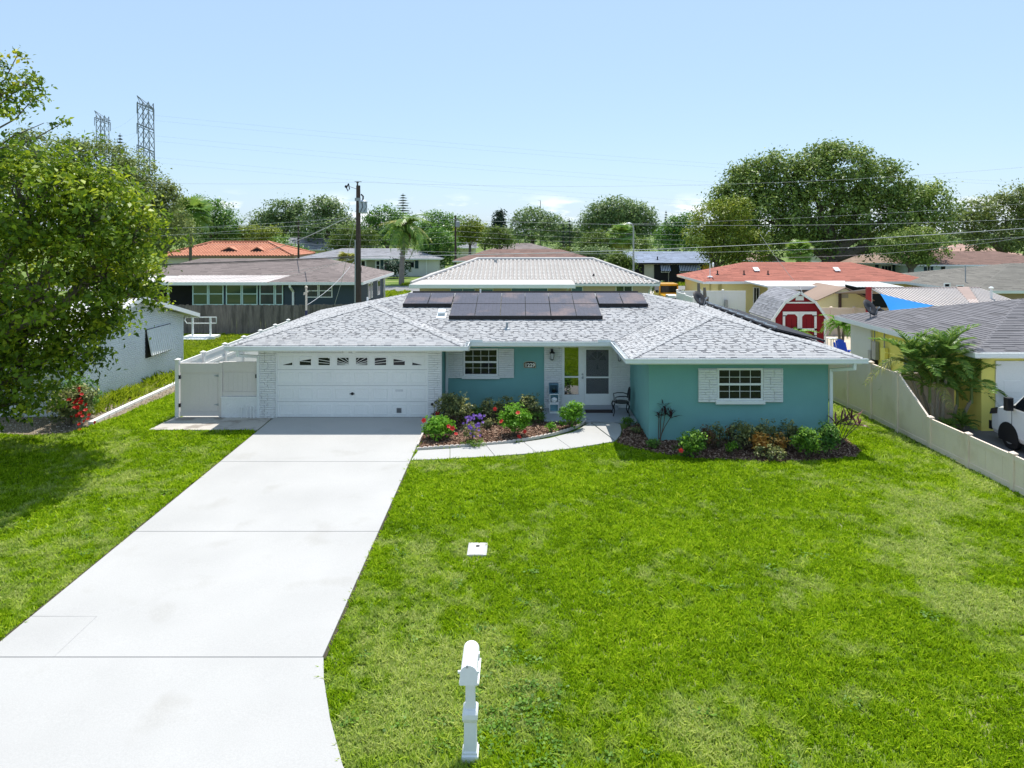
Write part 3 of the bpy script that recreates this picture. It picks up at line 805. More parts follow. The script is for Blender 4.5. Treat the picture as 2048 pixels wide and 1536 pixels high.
for c in range(8):
    a, b_ = -7.86 + c * cw + 0.12, -7.86 + (c + 1) * cw - 0.12
    fr = MB()
    for q in ((a - .035, b_ + .035, wz0 - .035, wz0), (a - .035, b_ + .035, wz1, wz1 + .035), (a - .035, a, wz0, wz1), (b_, b_ + .035, wz0, wz1)):
        fr.box(q[0], q[1], 23.078, 23.095, q[2], q[3])
    top = [(x_, min(wz1, archf(x_))) for x_ in np.linspace(a, b_, 9)]
    top = [(x_, z_) for x_, z_ in top if z_ > wz0 + 0.003]
    if c == 0: top = [(a + 0.05, wz0 + 0.001)] + top[1:]
    if c == 7: top = top[:-1] + [(b_ - 0.05, wz0 + 0.001)]
    fo = fr.build('window_frame', M_WHITE, gd)
    pn = MB().slab([(top[0][0], 23.088, wz0)] + [(top[-1][0], 23.088, wz0)] + [(x_, 23.088, z_) for x_, z_ in reversed(top)], (0, 0.008, 0))
    pn.build('window_pane', M_GLASS, gd)
    for ang in (4.5, 9.5, 17, 29, 45, 66):
        for sg in (-1, 1):
            seg = []
            for t in np.linspace(0.05, 2.4, 160):
                x_, z_ = xc + sg * t * math.cos(rad(ang)), wz0 + t * math.sin(rad(ang))
                if a <= x_ <= b_ and wz0 <= z_ <= min(wz1, archf(x_) + .005): seg.append((x_, z_))
            if len(seg) > 3: rays.bar((seg[0][0], 23.082, seg[0][1]), (seg[-1][0], 23.082, seg[-1][1]), 0.014, 0.022, up=(0, 1, 0))
tag(rays.build('sunburst_bar', M_WHITE, gd), kind='stuff')
hn = MB(); hn.lathe((-5.42, 23.07, 0.79), [(0.035, 0), (0.05, 0.01), (0.05, 0.02)], 10, axis='y'); hn.bar((-5.5, 23.06, 0.79), (-5.34, 23.06, 0.79), 0.02, 0.02)
hn.build('handle', M_BLACK, gd)
MB().box(-4.02, -3.77, 23.083, 23.0955, 0.86, 0.93).build('mail_slot', mat('slot_grey', (0.6, 0.6, 0.6), 0.6), gd)
vt = MB().box(-3.98, -3.82, 23.07, 23.0955, 0.17, 0.33)
vt.build('vent', M_GREY, gd)
vl = MB()
for i in range(5): vl.box(-3.965, -3.835, 23.062, 23.07, 0.185 + i * 0.028, 0.198 + i * 0.028)
tag(vl.build('vent_louver', M_DARK, gd), kind='stuff')
MB().box(-7.86, -2.98, 23.085, 23.14, 0.012, 0.032).build('bottom_seal', M_BLACK, gd)

# ---- windows with brick side panels
def grid_window(parent, x0, x1, z0, z1, y, sash=2, cols=4, rws=2, m=M_TRIM, glass=M_GLASS, name='window', fr=0.055, depth=0.05, sill=True, sillw=0.05, munt=0.012):
    w = MB()
    for q in ((x0, x1, z1 - fr, z1), (x0, x1, z0, z0 + fr), (x0, x0 + fr, z0 + fr, z1 - fr), (x1 - fr, x1, z0 + fr, z1 - fr)):
        w.box(q[0], q[1], y - depth, y + 0.01, q[2], q[3])
    win = w.build(name, m, parent)
    iz0, iz1, ix0, ix1 = z0 + fr, z1 - fr, x0 + fr, x1 - fr
    hz = (iz1 - iz0) / sash
    mu = MB()
    for s_ in range(sash):
        a, b_ = iz0 + s_ * hz, iz0 + (s_ + 1) * hz
        yy = y - 0.012 + (0.008 if s_ == 0 else 0)
        MB().box(ix0, ix1, yy, y + 0.004, a, b_).build('pane', glass, win)
        for i in range(1, cols): xm = ix0 + (ix1 - ix0) * i / cols; mu.box(xm - munt / 2, xm + munt / 2, yy - 0.010, yy - 0.001, a, b_)
        for j in range(1, rws): zm = a + (b_ - a) * j / rws; mu.box(ix0, ix1, yy - 0.011, yy - 0.0015, zm - munt / 2, zm + munt / 2)
        if s_ > 0: MB().box(ix0, ix1, y - depth + 0.008, y - 0.002, a - 0.03, a + 0.03).build('meeting_rail', m, win)
    if mu.v: tag(mu.build('muntin', m, win), kind='stuff')
    if sill: MB().bevbox(x0 - sillw, x1 + sillw, y - 0.11, y + 0.01, z0 - 0.105, z0 - 0.003, 0.01).build('sill', M_TRIM, win)
    return win
grid_window(house, -1.90, -0.71, 1.14, 2.07, 24.3)
grid_window(house, 5.77, 7.10, 1.145, 2.08, 20.7)
for x0, x1, y, z0, z1 in ((-2.44, -1.91, 24.3, 1.06, 2.06), (-0.70, -0.17, 24.3, 1.06, 2.06), (5.22, 5.765, 20.7, 1.09, 2.07), (7.105, 7.68, 20.7, 1.09, 2.07)):
    pier(x0, x1, y, z0, z1, True, 'brick_panel', 0.05)

# ---- entry: sidelight and storm door
ent = MB()
y0 = 24.215
for q in ((1.47, 1.55, 0.045, 2.28), (2.03, 2.22, 0.045, 2.28), (3.12, 3.17, 0.155, 2.28), (1.55, 2.03, 2.12, 2.28), (1.55, 2.03, 0.045, 0.50), (1.55, 2.03, 1.08, 1.13), (2.22, 3.12, 2.10, 2.28)):
    ent.box(q[0], q[1], y0, 24.298, q[2], q[3])
ef = ent.build('entry_frame', M_WHITE, house)
MB().box(1.55, 2.03, y0 + 0.03, 24.29, 1.13, 2.12).build('sidelight_pane', M_GLASS2, ef)
MB().box(1.55, 2.03, y0 + 0.035, 24.29, 0.50, 1.08).build('sidelight_pane', M_GLASS2, ef)
fd = MB().box(2.225, 3.115, 24.245, 24.29, 0.16, 2.095).build('front_door', M_WHITE, house)
fan_c, fan_r = (2.67, 1.66), 0.30
for k in range(4):
    a0, a1 = rad(180 - k * 45 - 4), rad(180 - (k + 1) * 45 + 4)
    pts = [(fan_c[0] + 0.05 * math.cos((a0 + a1) / 2), fan_c[1] + 0.05 * math.sin((a0 + a1) / 2))] + [(fan_c[0] + fan_r * math.cos(t), fan_c[1] + fan_r * math.sin(t)) for t in np.linspace(a0, a1, 6)]
    MB().slab([(p, 24.238, z_) for p, z_ in pts], (0, 0.008, 0)).build('fanlight_pane', M_GLASS, fd)
kn = MB(); kn.box(2.655, 2.685, 24.222, 24.244, 1.38, 1.52); kn.lathe((2.67, 24.20, 1.40), [(0.03, 0), (0.035, .01), (.03, .02)], 8, axis='y')
kn.build('door_knocker', M_BLACK, fd)
sd = MB()
for q in ((2.225, 2.285, 0.16, 2.095), (3.055, 3.115, 0.16, 2.095), (2.285, 3.055, 2.04, 2.095), (2.285, 3.055, 1.075, 1.125), (2.285, 3.055, 0.16, 0.54)):
    sd.box(q[0], q[1], 24.18, 24.205, q[2], q[3])
sdo = sd.build('storm_door', M_WHITE, house)
ms = bpy.data.materials.new('insect_screen'); t_, b_ = nodes_of(ms)
b_.inputs['Base Color'].default_value = (0.10, 0.105, 0.115, 1); b_.inputs['Roughness'].default_value = 0.7
tb = t_.nodes.new('ShaderNodeBsdfTransparent'); mxs = t_.nodes.new('ShaderNodeMixShader'); mxs.inputs['Fac'].default_value = 0.42
t_.links.new(b_.outputs[0], mxs.inputs[1]); t_.links.new(tb.outputs[0], mxs.inputs[2]); t_.links.new(mxs.outputs[0], t_.nodes['Material Output'].inputs['Surface'])
for z0, z1 in ((0.54, 1.075), (1.125, 2.04)): MB().box(2.285, 3.055, 24.19, 24.194, z0, z1).build('screen', ms, sdo)
hd_ = MB(); hd_.box(2.165, 2.19, 24.19, 24.22, 1.10, 1.14); hd_.lathe((2.16, 24.16, 1.2), [(0.03, 0), (0.03, 0.05)], 8, axis='y'); hd_.lathe((2.16, 24.14, 1.09), [(0.035, 0), (0.02, 0.075)], 8, axis='y')
hd_.build('door_handle', M_GREY, ef)

# ---- roof hardware
def pipe_vent(x, y, h, parent, m=M_GREY, r=0.045, zf=None):
    z = zf if zf is not None else ZE + SL * (y - ED)
    b2 = MB(); b2.lathe((x, y, z - 0.05), [(r, 0), (r, h + .05)], 8); b2.lathe((x, y, z - 0.03), [(0.14, 0), (0.12, 0.05), (r + .01, 0.09)], 10)
    return b2.build('pipe_vent', m, parent)
pipe_vent(X(1014, 24.3), 24.35, 0.24, roof)
pipe_vent(X(961, 27.95), 27.9, 0.22, roof, M_WHITE, 0.03)
pipe_vent(X(735, 30), 30.0, 0.25, roof, M_WHITE, 0.04, 3.05)
vx, vy = X(882, 25.4), 25.55
vz = ZE + SL * (vy - ED)
rv = MB(); rv.slab([(vx - .17, vy - .22, vz - .05), (vx + .17, vy - .22, vz - .05), (vx + .17, vy + .3, vz + .075), (vx - .17, vy + .3, vz + .075)], (0, 0, 0.02))
rv.slab([(vx - .13, vy + .02, vz + .10), (vx + .13, vy + .02, vz + .10), (vx + .13, vy + .3, vz + .2), (vx - .13, vy + .3, vz + .2)], (0, 0, 0.05)); rv.box(vx - .12, vx + .12, vy + .08, vy + .28, vz, vz + .14)
rv.build('roof_vent', M_ALU, roof)
# raised ridge strip of the rear collectors
MB().slab([(-4.25, 28.35, 3.63), (4.75, 28.35, 3.63), (4.75, 28.9, 3.56), (-4.25, 28.9, 3.56)], (0, 0, 0.07)).build('ridge_strip', mat('rear_collector', (0.05, 0.045, 0.05), 0.5, 0.1), roof)

# ---- solar array: sixteen panels bolted over the main slope
solar = thing('solar_panel_array', 'black solar panels in a stepped array bolted on the pale shingle roof', 'solar panels', (0, 26.4, 3.2))
M_CELL = mat('solar_cell', (0.062, 0.052, 0.062), 0.25, 0.2, 3.0, 12, spec=0.45, alt=(0.15, 0.10, 0.085), altscale=0.8, ior=1.6)
M_SFRAME = mat('black_anodised_frame', (0.012, 0.012, 0.016), 0.4, 0.1)
M_BUS = mat('cell_busbar', (0.02, 0.018, 0.022), 0.4, 0.1)
n_main = Vector((0, -SL, 1)).normalized(); v_main = Vector((0, 1, SL)).normalized(); u_main = Vector((1, 0, 0))
basis_main = Matrix((u_main, v_main, n_main)).transposed().to_4x4()
PW, PH = 0.90, 1.27
pl = MB().box(0, PW - .012, 0, PH - .012, 0, 0.04)
frame_mesh = pl.mesh('panel', M_SFRAME)
fc = MB().box(0.012, PW - .024, 0.012, PH - .024, 0.0402, 0.0425); face_mesh = fc.mesh('cell_sheet', M_CELL)
bb = MB()
for i in range(1, 6): bb.box(PW * i / 6 - .004, PW * i / 6 + .002, 0.02, PH - .03, 0.0427, 0.0436)
for rrw in range(1, 5):
    for i in range(6):
        if R.random() < 0.75: o_ = PH * (rrw + R.uniform(-.18, .18)) / 5; bb.box(PW * i / 6 + .01, PW * (i + 1) / 6 - .01, o_, o_ + 0.007, 0.0425, 0.0431)
bus_mesh = bb.mesh('cell_line', M_BUS)
def on_main(x, y, lift): return Vector((x, y, ZE + SL * (y - ED))) + n_main * lift
def put_panel(x, y):
    o = link('panel', frame_mesh, solar)
    M = basis_main.copy(); M.translation = on_main(x, y, 0.10) - wl(solar); o.matrix_local = M
    link('cell_sheet', face_mesh, o); tag(link('cell_line', bus_mesh, o), kind='stuff')
ytop, ylow = 26.52, 25.26
lx = -2.47
for c in range(6):
    put_panel(lx + c * PW + 0.01 * (c // 2), ytop); put_panel(lx + c * PW + 0.01 * (c // 2), ylow)
for x_ in (-4.31, -3.40): put_panel(x_, ytop)
for x_ in (2.99, 3.90): put_panel(x_, ytop)
def skirt(x0, x1, y):
    mb = MB(); a, b_ = on_main(x0, y, 0), on_main(x1, y, 0)
    mb.slab([a + n_main * .02, b_ + n_main * .02, b_ + n_main * .145 + v_main * .02, a + n_main * .145 + v_main * .02], (0, -0.03, 0.0))
    mb.build('skirt', M_SFRAME, solar)
skirt(-2.49, 2.97, ylow - 0.03); skirt(-4.33, -2.51, ytop - 0.03); skirt(2.99, 4.81, ytop - 0.03)

# ---- pool heating collectors on the far slope
pool = thing('pool_heater_panels', 'long black pool heating collectors on clips along the side slope of the pale roof', 'solar heater', (8.9, 27, 2.7))
nr = Vector((SL, 0, 1)).normalized(); vr = Vector((-1, 0, SL)).normalized()
M_POOL = mat('black_rubber_collector', (0.018, 0.018, 0.024), 0.6, 0.2, 2, 40)
for k in range(7):
    a, b_ = 22.75 + k * 1.25, 22.75 + k * 1.25 + 1.22
    e = rp(XRe, a, 0) + nr * 0.07 + vr * 0.12; f_ = rp(XRe, b_, 0) + nr * 0.07 + vr * 0.12
    MB().slab([e, f_, f_ + vr * 1.5, e + vr * 1.5], nr * 0.05).build('collector', M_POOL, pool)
for w_ in (0.1, 1.66):
    mb = MB(); mb.tube([rp(XRe, 22.6, 0) + nr * 0.1 + vr * w_, rp(XRe, 31.6, 0) + nr * 0.1 + vr * w_], 0.04, 8)
    mb.build('header_pipe', M_POOL, pool)
for k in range(9):
    y_ = 23.0 + k * 0.98
    mb = MB(); mb.bar(rp(XRe, y_, 0) + vr * 1.75, rp(XRe, y_, 0) + nr * 0.16 + vr * 1.55, 0.03, 0.03, up=(0, 1, 0)); mb.bar(rp(XRe, y_, 0) + nr * .17 + vr * 1.9, rp(XRe, y_, 0) + nr * .17 + vr * 1.5, 0.03, 0.02, up=(0, 1, 0))
    mb.build('clip', M_ALU, pool)

# ---- things on and by the house front
plq = thing('house_number_plaque', 'dark arched number plaque reading 1229 on the turquoise wall', 'house number', (0.37, 24.28, 1.51))
def arch_outline(w, h, rise, n_=9): return [(-w / 2, 0), (w / 2, 0)] + [(w / 2 * math.cos(t), h + rise * math.sin(t)) for t in np.linspace(0, math.pi, n_)]
pb = MB().slab([(0.37 + a, 24.262, 1.405 + b_) for a, b_ in arch_outline(0.41, 0.16, 0.065)], (0, 0.03, 0)); pb.build('border', mat('plaque_border', (0.55, 0.45, 0.30), 0.5, 0.1), plq)
pb = MB().slab([(0.37 + a, 24.254, 1.42 + b_) for a, b_ in arch_outline(0.37, 0.14, 0.055)], (0, 0.008, 0)); pb.build('face', mat('plaque_black', (0.02, 0.02, 0.022), 0.5, 0.1), plq)
def text(body, size, loc, m, parent, rot=(math.pi / 2, 0, 0), ext=0.003, name='lettering', bold=0.0):
    cu = bpy.data.curves.new(name, 'FONT'); cu.body = body; cu.size = size; cu.extrude = ext; cu.offset = bold; cu.align_x = 'CENTER'; cu.align_y = 'CENTER'
    cu.materials.append(m)
    o = bpy.data.objects.new(name, cu); COL.objects.link(o); o.parent = parent; o.location = Vector(loc) - wl(parent); o.rotation_euler = rot
    bpy.context.view_layer.update()
    me = bpy.data.meshes.new_from_object(o.evaluated_get(bpy.context.evaluated_depsgraph_get()))
    q = link(name, me, parent, o.location.copy(), rot)
    bpy.data.objects.remove(o)
    return q
text('1229', 0.175, (0.37, 24.2505, 1.495), mat('plaque_digit', (0.80, 0.76, 0.68), 0.4, 0.05), plq, bold=0.006)
def lantern(x, y, z, label):
    t = thing('wall_lantern', label, 'wall lamp', (x, y, z), 'wall lanterns beside the front door')
    b2 = MB(); b2.box(x - .04, x + .04, y - .02, y + .01, z - .02, z + .16); b2.tube([(x, y - .02, z + .08), (x, y - .08, z + .14), (x, y - .14, z + .15), (x, y - .15, z + .12)], 0.012, 6); b2.build('bracket', M_BLACK, t)
    c = (x, y - 0.15, z - 0.20)
    b2 = MB(); b2.lathe(c, [(0.02, 0), (0.06, 0.03), (0.05, 0.04)], 8); b2.lathe(c, [(0.095, .24), (0.09, .26), (0.03, .32), (0.012, .36)], 8)
    for k in range(4):
        a = rad(45 + 90 * k); b2.bar((c[0] + .05 * math.cos(a), c[1] + .05 * math.sin(a), c[2] + .03), (c[0] + .085 * math.cos(a), c[1] + .085 * math.sin(a), c[2] + .25), .012, .012)
    b2.build('cage', M_BLACK, t)
    b2 = MB(); b2.lathe(c, [(0.05, 0.04), (0.08, 0.24)], 8); b2.build('lamp_glass', mat('frosted_lamp_glass', (0.55, 0.56, 0.58), 0.25, 0.05), t)
lantern(X(1104, 24.2), 24.22, 1.90, 'black lantern on the white brick between the number plaque and the sidelight')
lantern(X(1238, 24.2), 24.22, 1.86, 'black lantern on white brick under the corner gutter above the garden chair')
hb = thing('hose_bib', 'pair of dark hose taps with pipe low on the white brick garage pier', 'garden tap', (-2.75, 23.07, 0.5))
b2 = MB(); b2.lathe((-2.82, 23.0, 0.46), [(.012, 0), (.045, .01), (.045, .03), (.015, .08)], 8, axis='y'); b2.lathe((-2.69, 23.0, 0.52), [(.012, 0), (.05, .01), (.05, .03), (.015, .08)], 8, axis='y'); b2.build('tap', M_BLACK, hb)
b2 = MB(); b2.tube([(-2.75, 23.05, 0.42), (-2.75, 23.05, 0.2), (-2.82, 23.04, 0.12)], 0.012, 6); b2.box(-2.86, -2.78, 22.99, 23.06, 0.05, 0.17); b2.build('pipe', M_GREY, hb)
fl_ = thing('flood_light', 'weathered white flood light under the eave above the garage door', 'flood light', (-5.45, 23.0, 2.25))
b2 = MB(); b2.box(-5.52, -5.36, 22.98, 23.06, 2.19, 2.29); b2.build('mount', mat('weathered_white', (0.5, 0.5, 0.5), 0.7, 0.35, 20, 60), fl_)
for s_ in (-1, 1):
    b2 = MB(); b2.lathe((-5.44 + s_ * .13, 22.86, 2.21), [(.07, 0), (.065, .05), (.03, .14)], 10, axis='y'); b2.build('lamp_head', M_WHITE, fl_)
mt = thing('doormat', 'dark brown doormat on the grey porch before the front door', 'doormat', (2.68, 23.75, 0.05))
MB().box(2.22, 3.12, 23.55, 23.95, 0.047, 0.062).build('mat_body', mat('brown_coir', (0.055, 0.042, 0.04), 0.95, 0.2, 10, 80, bump=.8), mt)

# planter tower of stacked crates
tw = thing('planter_shelf', 'narrow blue and white tower of three display boxes on the porch', 'shelf', (1.165, 23.6, 0.045))
M_BLUE = mat('blue_grey_paint', (0.10, 0.20, 0.27), 0.7, 0.15, 4, 40); M_PBLUE = mat('pale_blue_paint', (0.20, 0.42, 0.52), 0.7, 0.12, 4, 40)
for k, (z0, sh, m1, m2) in enumerate(((0.047, 0.00, M_WHITE, M_PBLUE), (0.37, 0.008, M_WHITE, M_PBLUE), (0.69, -0.012, M_BLUE, M_BLUE))):
    cx_, w_, h_, d_ = 1.165 + sh, 0.155, 0.315, 0.26
    b2 = MB()
    b2.box(cx_ - w_, cx_ + w_, 23.5, 23.5 + d_, z0, z0 + .025); b2.box(cx_ - w_, cx_ + w_, 23.5, 23.5 + d_, z0 + h_ - .025, z0 + h_)
    b2.box(cx_ - w_, cx_ - w_ + .022, 23.5, 23.5 + d_, z0 + .025, z0 + h_ - .025); b2.box(cx_ + w_ - .022, cx_ + w_, 23.5, 23.5 + d_, z0 + .025, z0 + h_ - .025)
    cr_ = b2.build('crate', m1, tw)
    MB().box(cx_ - w_ + .022, cx_ + w_ - .022, 23.5 + d_ - .02, 23.5 + d_ - .004, z0 + .025, z0 + h_ - .025).build('crate_back', m2, cr_)
sh_ = thing('white_shell', 'white shell ornament inside the middle box of the porch tower', 'ornament', (1.17, 23.58, 0.395))
b2 = MB(); b2.ball((1.17, 23.57, 0.48), 0.105, 0.06, 0.085, 12, 7); b2.tube([(1.08 + .03 * k, 23.515, .50 + .015 * math.sin(k)) for k in range(7)], 0.006, 5); b2.build('shell_body', M_WHITE, sh_, smooth=True)
tu = thing('potted_succulent', 'grey green potted plant in the top box of the porch tower', 'pot plant', (1.16, 23.57, 0.715))
b2 = MB(); b2.lathe((1.16, 23.57, 0.717), [(.05, 0), (.07, .08), (.06, .08)], 10); b2.build('pot', M_BLACK, tu)
b2 = MB()
for k in range(16):
    a = R.uniform(0, 6.28); l = R.uniform(.08, .14); e = R.uniform(.2, 1.1); c = Vector((1.16, 23.57, .79)); d = Vector((math.cos(a) * math.cos(e), math.sin(a) * math.cos(e), math.sin(e)))
    s_ = d.cross(Vector((0, 0, 1))).normalized() * .022
    b2.add([c, c + d * l * .5 + s_, c + d * l, c + d * l * .5 - s_], [(0, 1, 2, 3)])
b2.build('foliage', mat('grey_green_leaf', (0.10, 0.16, 0.12), .6, .2, 8), tu)

# cast metal garden chair, facing the path
ch = thing('garden_chair', 'black cast metal garden chair with lattice back against the turquoise corner wall', 'chair', (3.36, 23.35, 0.045))
def C3(x, y, z): return (3.36 + x, 23.35 + y, 0.045 + z)
for sx, sy, tag_ in ((-.24, -.2, 0), (-.24, .2, 0), (.2, -.19, 1), (.2, .19, 1)):
    b2 = MB(); f_ = -1 if tag_ == 0 else 1
    b2.tube([C3(sx, sy, .42), C3(sx + f_ * .035, sy * 1.08, .32), C3(sx - f_ * .0, sy * 1.03, .16), C3(sx + f_ * .05, sy * 1.12, 0)], [.022, .024, .016, .018], 6)
    b2.build('leg', M_BLACK, ch)
b2 = MB(); b2.lathe(C3(0, 0, .41), [(.255, 0), (.27, .012), (.25, .022)], 16)
seat = b2.build('seat', M_BLACK, ch)
b2 = MB()
arcp = [C3(.23 + .10 * z_, y_, .42 + z_) for y_, z_ in [(.235 * math.cos(t), .12 + .36 * math.sin(t) * (1 if math.sin(t) > 0 else .3)) for t in np.linspace(-.35, math.pi + .35, 17)]]
b2.tube(arcp, .018, 6); b2.build('back_frame', M_BLACK, ch)
b2 = MB()
for k in range(9):
    a = math.pi * (k + .5) / 9
    b2.tube([C3(.235, 0, .46), C3(.26, .12 * math.cos(a), .56 + .10 * math.sin(a)), C3(.275, .225 * math.cos(a + .12 * (-1) ** k), .54 + .34 * math.sin(a))], .009, 5)
for k in range(7):
    t = math.pi * (k + .5) / 7
    cc = C3(.265, .14 * math.cos(t), .56 + .19 * math.sin(t))
    b2.tube([(cc[0], cc[1] + .05 * math.cos(q), cc[2] + .05 * math.sin(q)) for q in np.linspace(0, 2 * math.pi, 9)], .008, 5)
tag(b2.build('lattice', M_BLACK, ch), kind='stuff')
for sy in (-1, 1):
    b2 = MB(); b2.tube([C3(.25, sy * .235, .62), C3(.1, sy * .27, .66), C3(-.08, sy * .28, .66), C3(-.22, sy * .27, .63), C3(-.20, sy * .25, .52), C3(-.2, sy * .22, .42)], .017, 6); b2.build('armrest', M_BLACK, ch)
# ================================================================== VEGETATION BUILDERS
def leaf_cloud(lobes, n, size, clump_r=0.3, per=22, aspect=0.5, shell=0.62, up=0.5, low_cut=-0.75, rough=0.16, hang=0.0):
    """leaf quads spread in clumps through the outer volume of several ellipsoids; returns vertices and a tint per leaf"""
    L = np.array(lobes, dtype=float)
    area = (L[:, 3] * L[:, 4] + L[:, 3] * L[:, 5] + L[:, 4] * L[:, 5]); pr = area / area.sum()
    nc = max(3, n // per)
    li = NR.choice(len(L), nc, p=pr)
    d = NR.normal(0, 1, (nc, 3)); d /= np.linalg.norm(d, axis=1)[:, None]
    d[:, 2] = np.where(d[:, 2] < low_cut, -d[:, 2], d[:, 2])
    rr = shell + (1 - shell) * NR.random(nc) ** 0.6
    rr *= 1 + rough * NR.normal(0, 1, nc)
    cc = L[li, :3] + d * L[li, 3:6] * rr[:, None]
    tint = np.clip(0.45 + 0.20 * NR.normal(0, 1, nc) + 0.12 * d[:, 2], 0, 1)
    cr = clump_r * NR.uniform(0.6, 1.35, nc)
    ci = np.repeat(np.arange(nc), per)
    m = len(ci)
    off = NR.normal(0, 0.55, (m, 3)) * cr[ci][:, None]; off[:, 2] *= 0.75
    c = cc[ci] + off
    nrm = d[ci] * 0.55 + np.array([0, 0, up]) + NR.normal(0, 0.6, (m, 3)); nrm /= np.linalg.norm(nrm, axis=1)[:, None]
    t = NR.normal(0, 1, (m, 3)); t[:, 2] -= hang * 2
    t -= nrm * (t * nrm).sum(1)[:, None]; t /= np.linalg.norm(t, axis=1)[:, None]
    s = np.cross(nrm, t)
    l = size * NR.uniform(0.45, 1.5, m)[:, None]; w = l * aspect
    v = np.stack([c - t * l * .5, c - t * l * .02 + s * w * .5 + nrm * l * .08, c + t * l * .5 - nrm * l * .06, c - t * l * .02 - s * w * .5 + nrm * l * .08], 1).reshape(-1, 3)
    var = np.clip(tint[ci] + 0.13 * NR.normal(0, 1, m), 0, 1)
    return v, var, cc
LM = {
    'near': leaf_mat('broad_glossy_leaf', (0.044, 0.092, 0.010), (0.172, 0.276, 0.016), (0.506, 0.575, 0.034), .38, .42, patch=(0.759, 0.528, 0.046), pscale=0.9, plo=.62, phi=.75),
    'oak': leaf_mat('oak_leaf', (0.091, 0.132, 0.043), (0.198, 0.257, 0.066), (0.349, 0.395, 0.106), .28, .55),
    'ficus': leaf_mat('ficus_leaf', (0.080, 0.138, 0.037), (0.200, 0.290, 0.062), (0.398, 0.479, 0.094), .24, .5),
    'yellow': leaf_mat('yellow_green_leaf', (0.088, 0.140, 0.018), (0.210, 0.280, 0.035), (0.385, 0.420, 0.052), .35, .5),
    'mango': leaf_mat('mango_leaf', (0.046, 0.120, 0.024), (0.115, 0.251, 0.044), (0.280, 0.438, 0.081), .32, .4),
    'bright': leaf_mat('bright_leaf', (0.070, 0.193, 0.014), (0.158, 0.367, 0.025), (0.298, 0.542, 0.052), .4, .45),
    'far': leaf_mat('far_leaf', (0.083, 0.138, 0.060), (0.175, 0.263, 0.090), (0.324, 0.412, 0.137), .28, .55),
    'pine': leaf_mat('pine_needle', (0.018, 0.039, 0.024), (0.036, 0.069, 0.042), (0.063, 0.105, 0.060), .15, .6),
    'palm': leaf_mat('palm_leaflet', (0.066, 0.156, 0.031), (0.166, 0.299, 0.052), (0.395, 0.484, 0.091), .35, .38),
    'palmy': leaf_mat('yellowed_palm_leaflet', (0.140, 0.193, 0.035), (0.315, 0.333, 0.070), (0.595, 0.490, 0.140), .35, .45),
    'shrub': leaf_mat('shrub_leaf', (0.051, 0.120, 0.016), (0.115, 0.251, 0.024), (0.280, 0.481, 0.040), .35, .55),
    'dull': leaf_mat('dull_variegated_leaf', (0.066, 0.095, 0.038), (0.167, 0.197, 0.072), (0.518, 0.499, 0.169), .3, .45),
    'ground': leaf_mat('ground_cover_leaf', (0.070, 0.158, 0.018), (0.175, 0.298, 0.035), (0.350, 0.473, 0.088), .3, .5),
    'croton': leaf_mat('croton_leaf', (0.34, 0.12, 0.02), (0.78, 0.38, 0.07), (0.80, 0.56, 0.18), .35, .4),
    'crotond': leaf_mat('dark_croton_leaf', (0.052, 0.035, 0.021), (0.123, 0.079, 0.035), (0.280, 0.140, 0.052), .25, .45),
    'purple': leaf_mat('purple_petal', (0.16, 0.07, 0.34), (0.26, 0.13, 0.52), (0.44, 0.28, 0.68), .35, .5),
    'red': leaf_mat('red_petal', (0.42, 0.015, 0.012), (0.65, 0.035, 0.03), (0.75, 0.12, 0.09), .35, .5),
    'bougain': leaf_mat('bougainvillea_bract', (0.30, 0.02, 0.10), (0.5, 0.04, 0.2), (0.6, 0.12, 0.3), .35, .5),
    'tip': leaf_mat('maroon_leaf', (0.022, 0.010, 0.014), (0.05, 0.022, 0.028), (0.12, 0.05, 0.055), .25, .4),
    'tipp': leaf_mat('pink_maroon_leaf', (0.05, 0.015, 0.025), (0.16, 0.05, 0.07), (0.42, 0.20, 0.20), .3, .4),
}
LM['lush'] = leaf_mat('lush_tree_leaf', (0.055, 0.105, 0.018), (0.125, 0.19, 0.03), (0.21, 0.28, 0.06), .35, .5)
M_STEM = mat('brown_stem', (0.11, 0.085, 0.06), 0.9, 0.25, 8, 40)
def limbs(mb, base, tops, r0, n=7, wob=0.06, split=0.35):
    for k, t in enumerate(tops):
        t = Vector(t); b_ = Vector(base)
        pts, rs = [], []
        for i in range(6):
            f_ = i / 5
            p = b_.lerp(t, f_)
            p.z = b_.z + (t.z - b_.z) * (f_ ** 0.8)
            sc = (t - b_).length * wob * math.sin(f_ * math.pi)
            p += Vector((R.uniform(-1, 1), R.uniform(-1, 1), R.uniform(-.4, .4))) * sc
            pts.append(p); rs.append(r0 * (1 - f_ * .85))
        mb.tube(pts, rs, n)
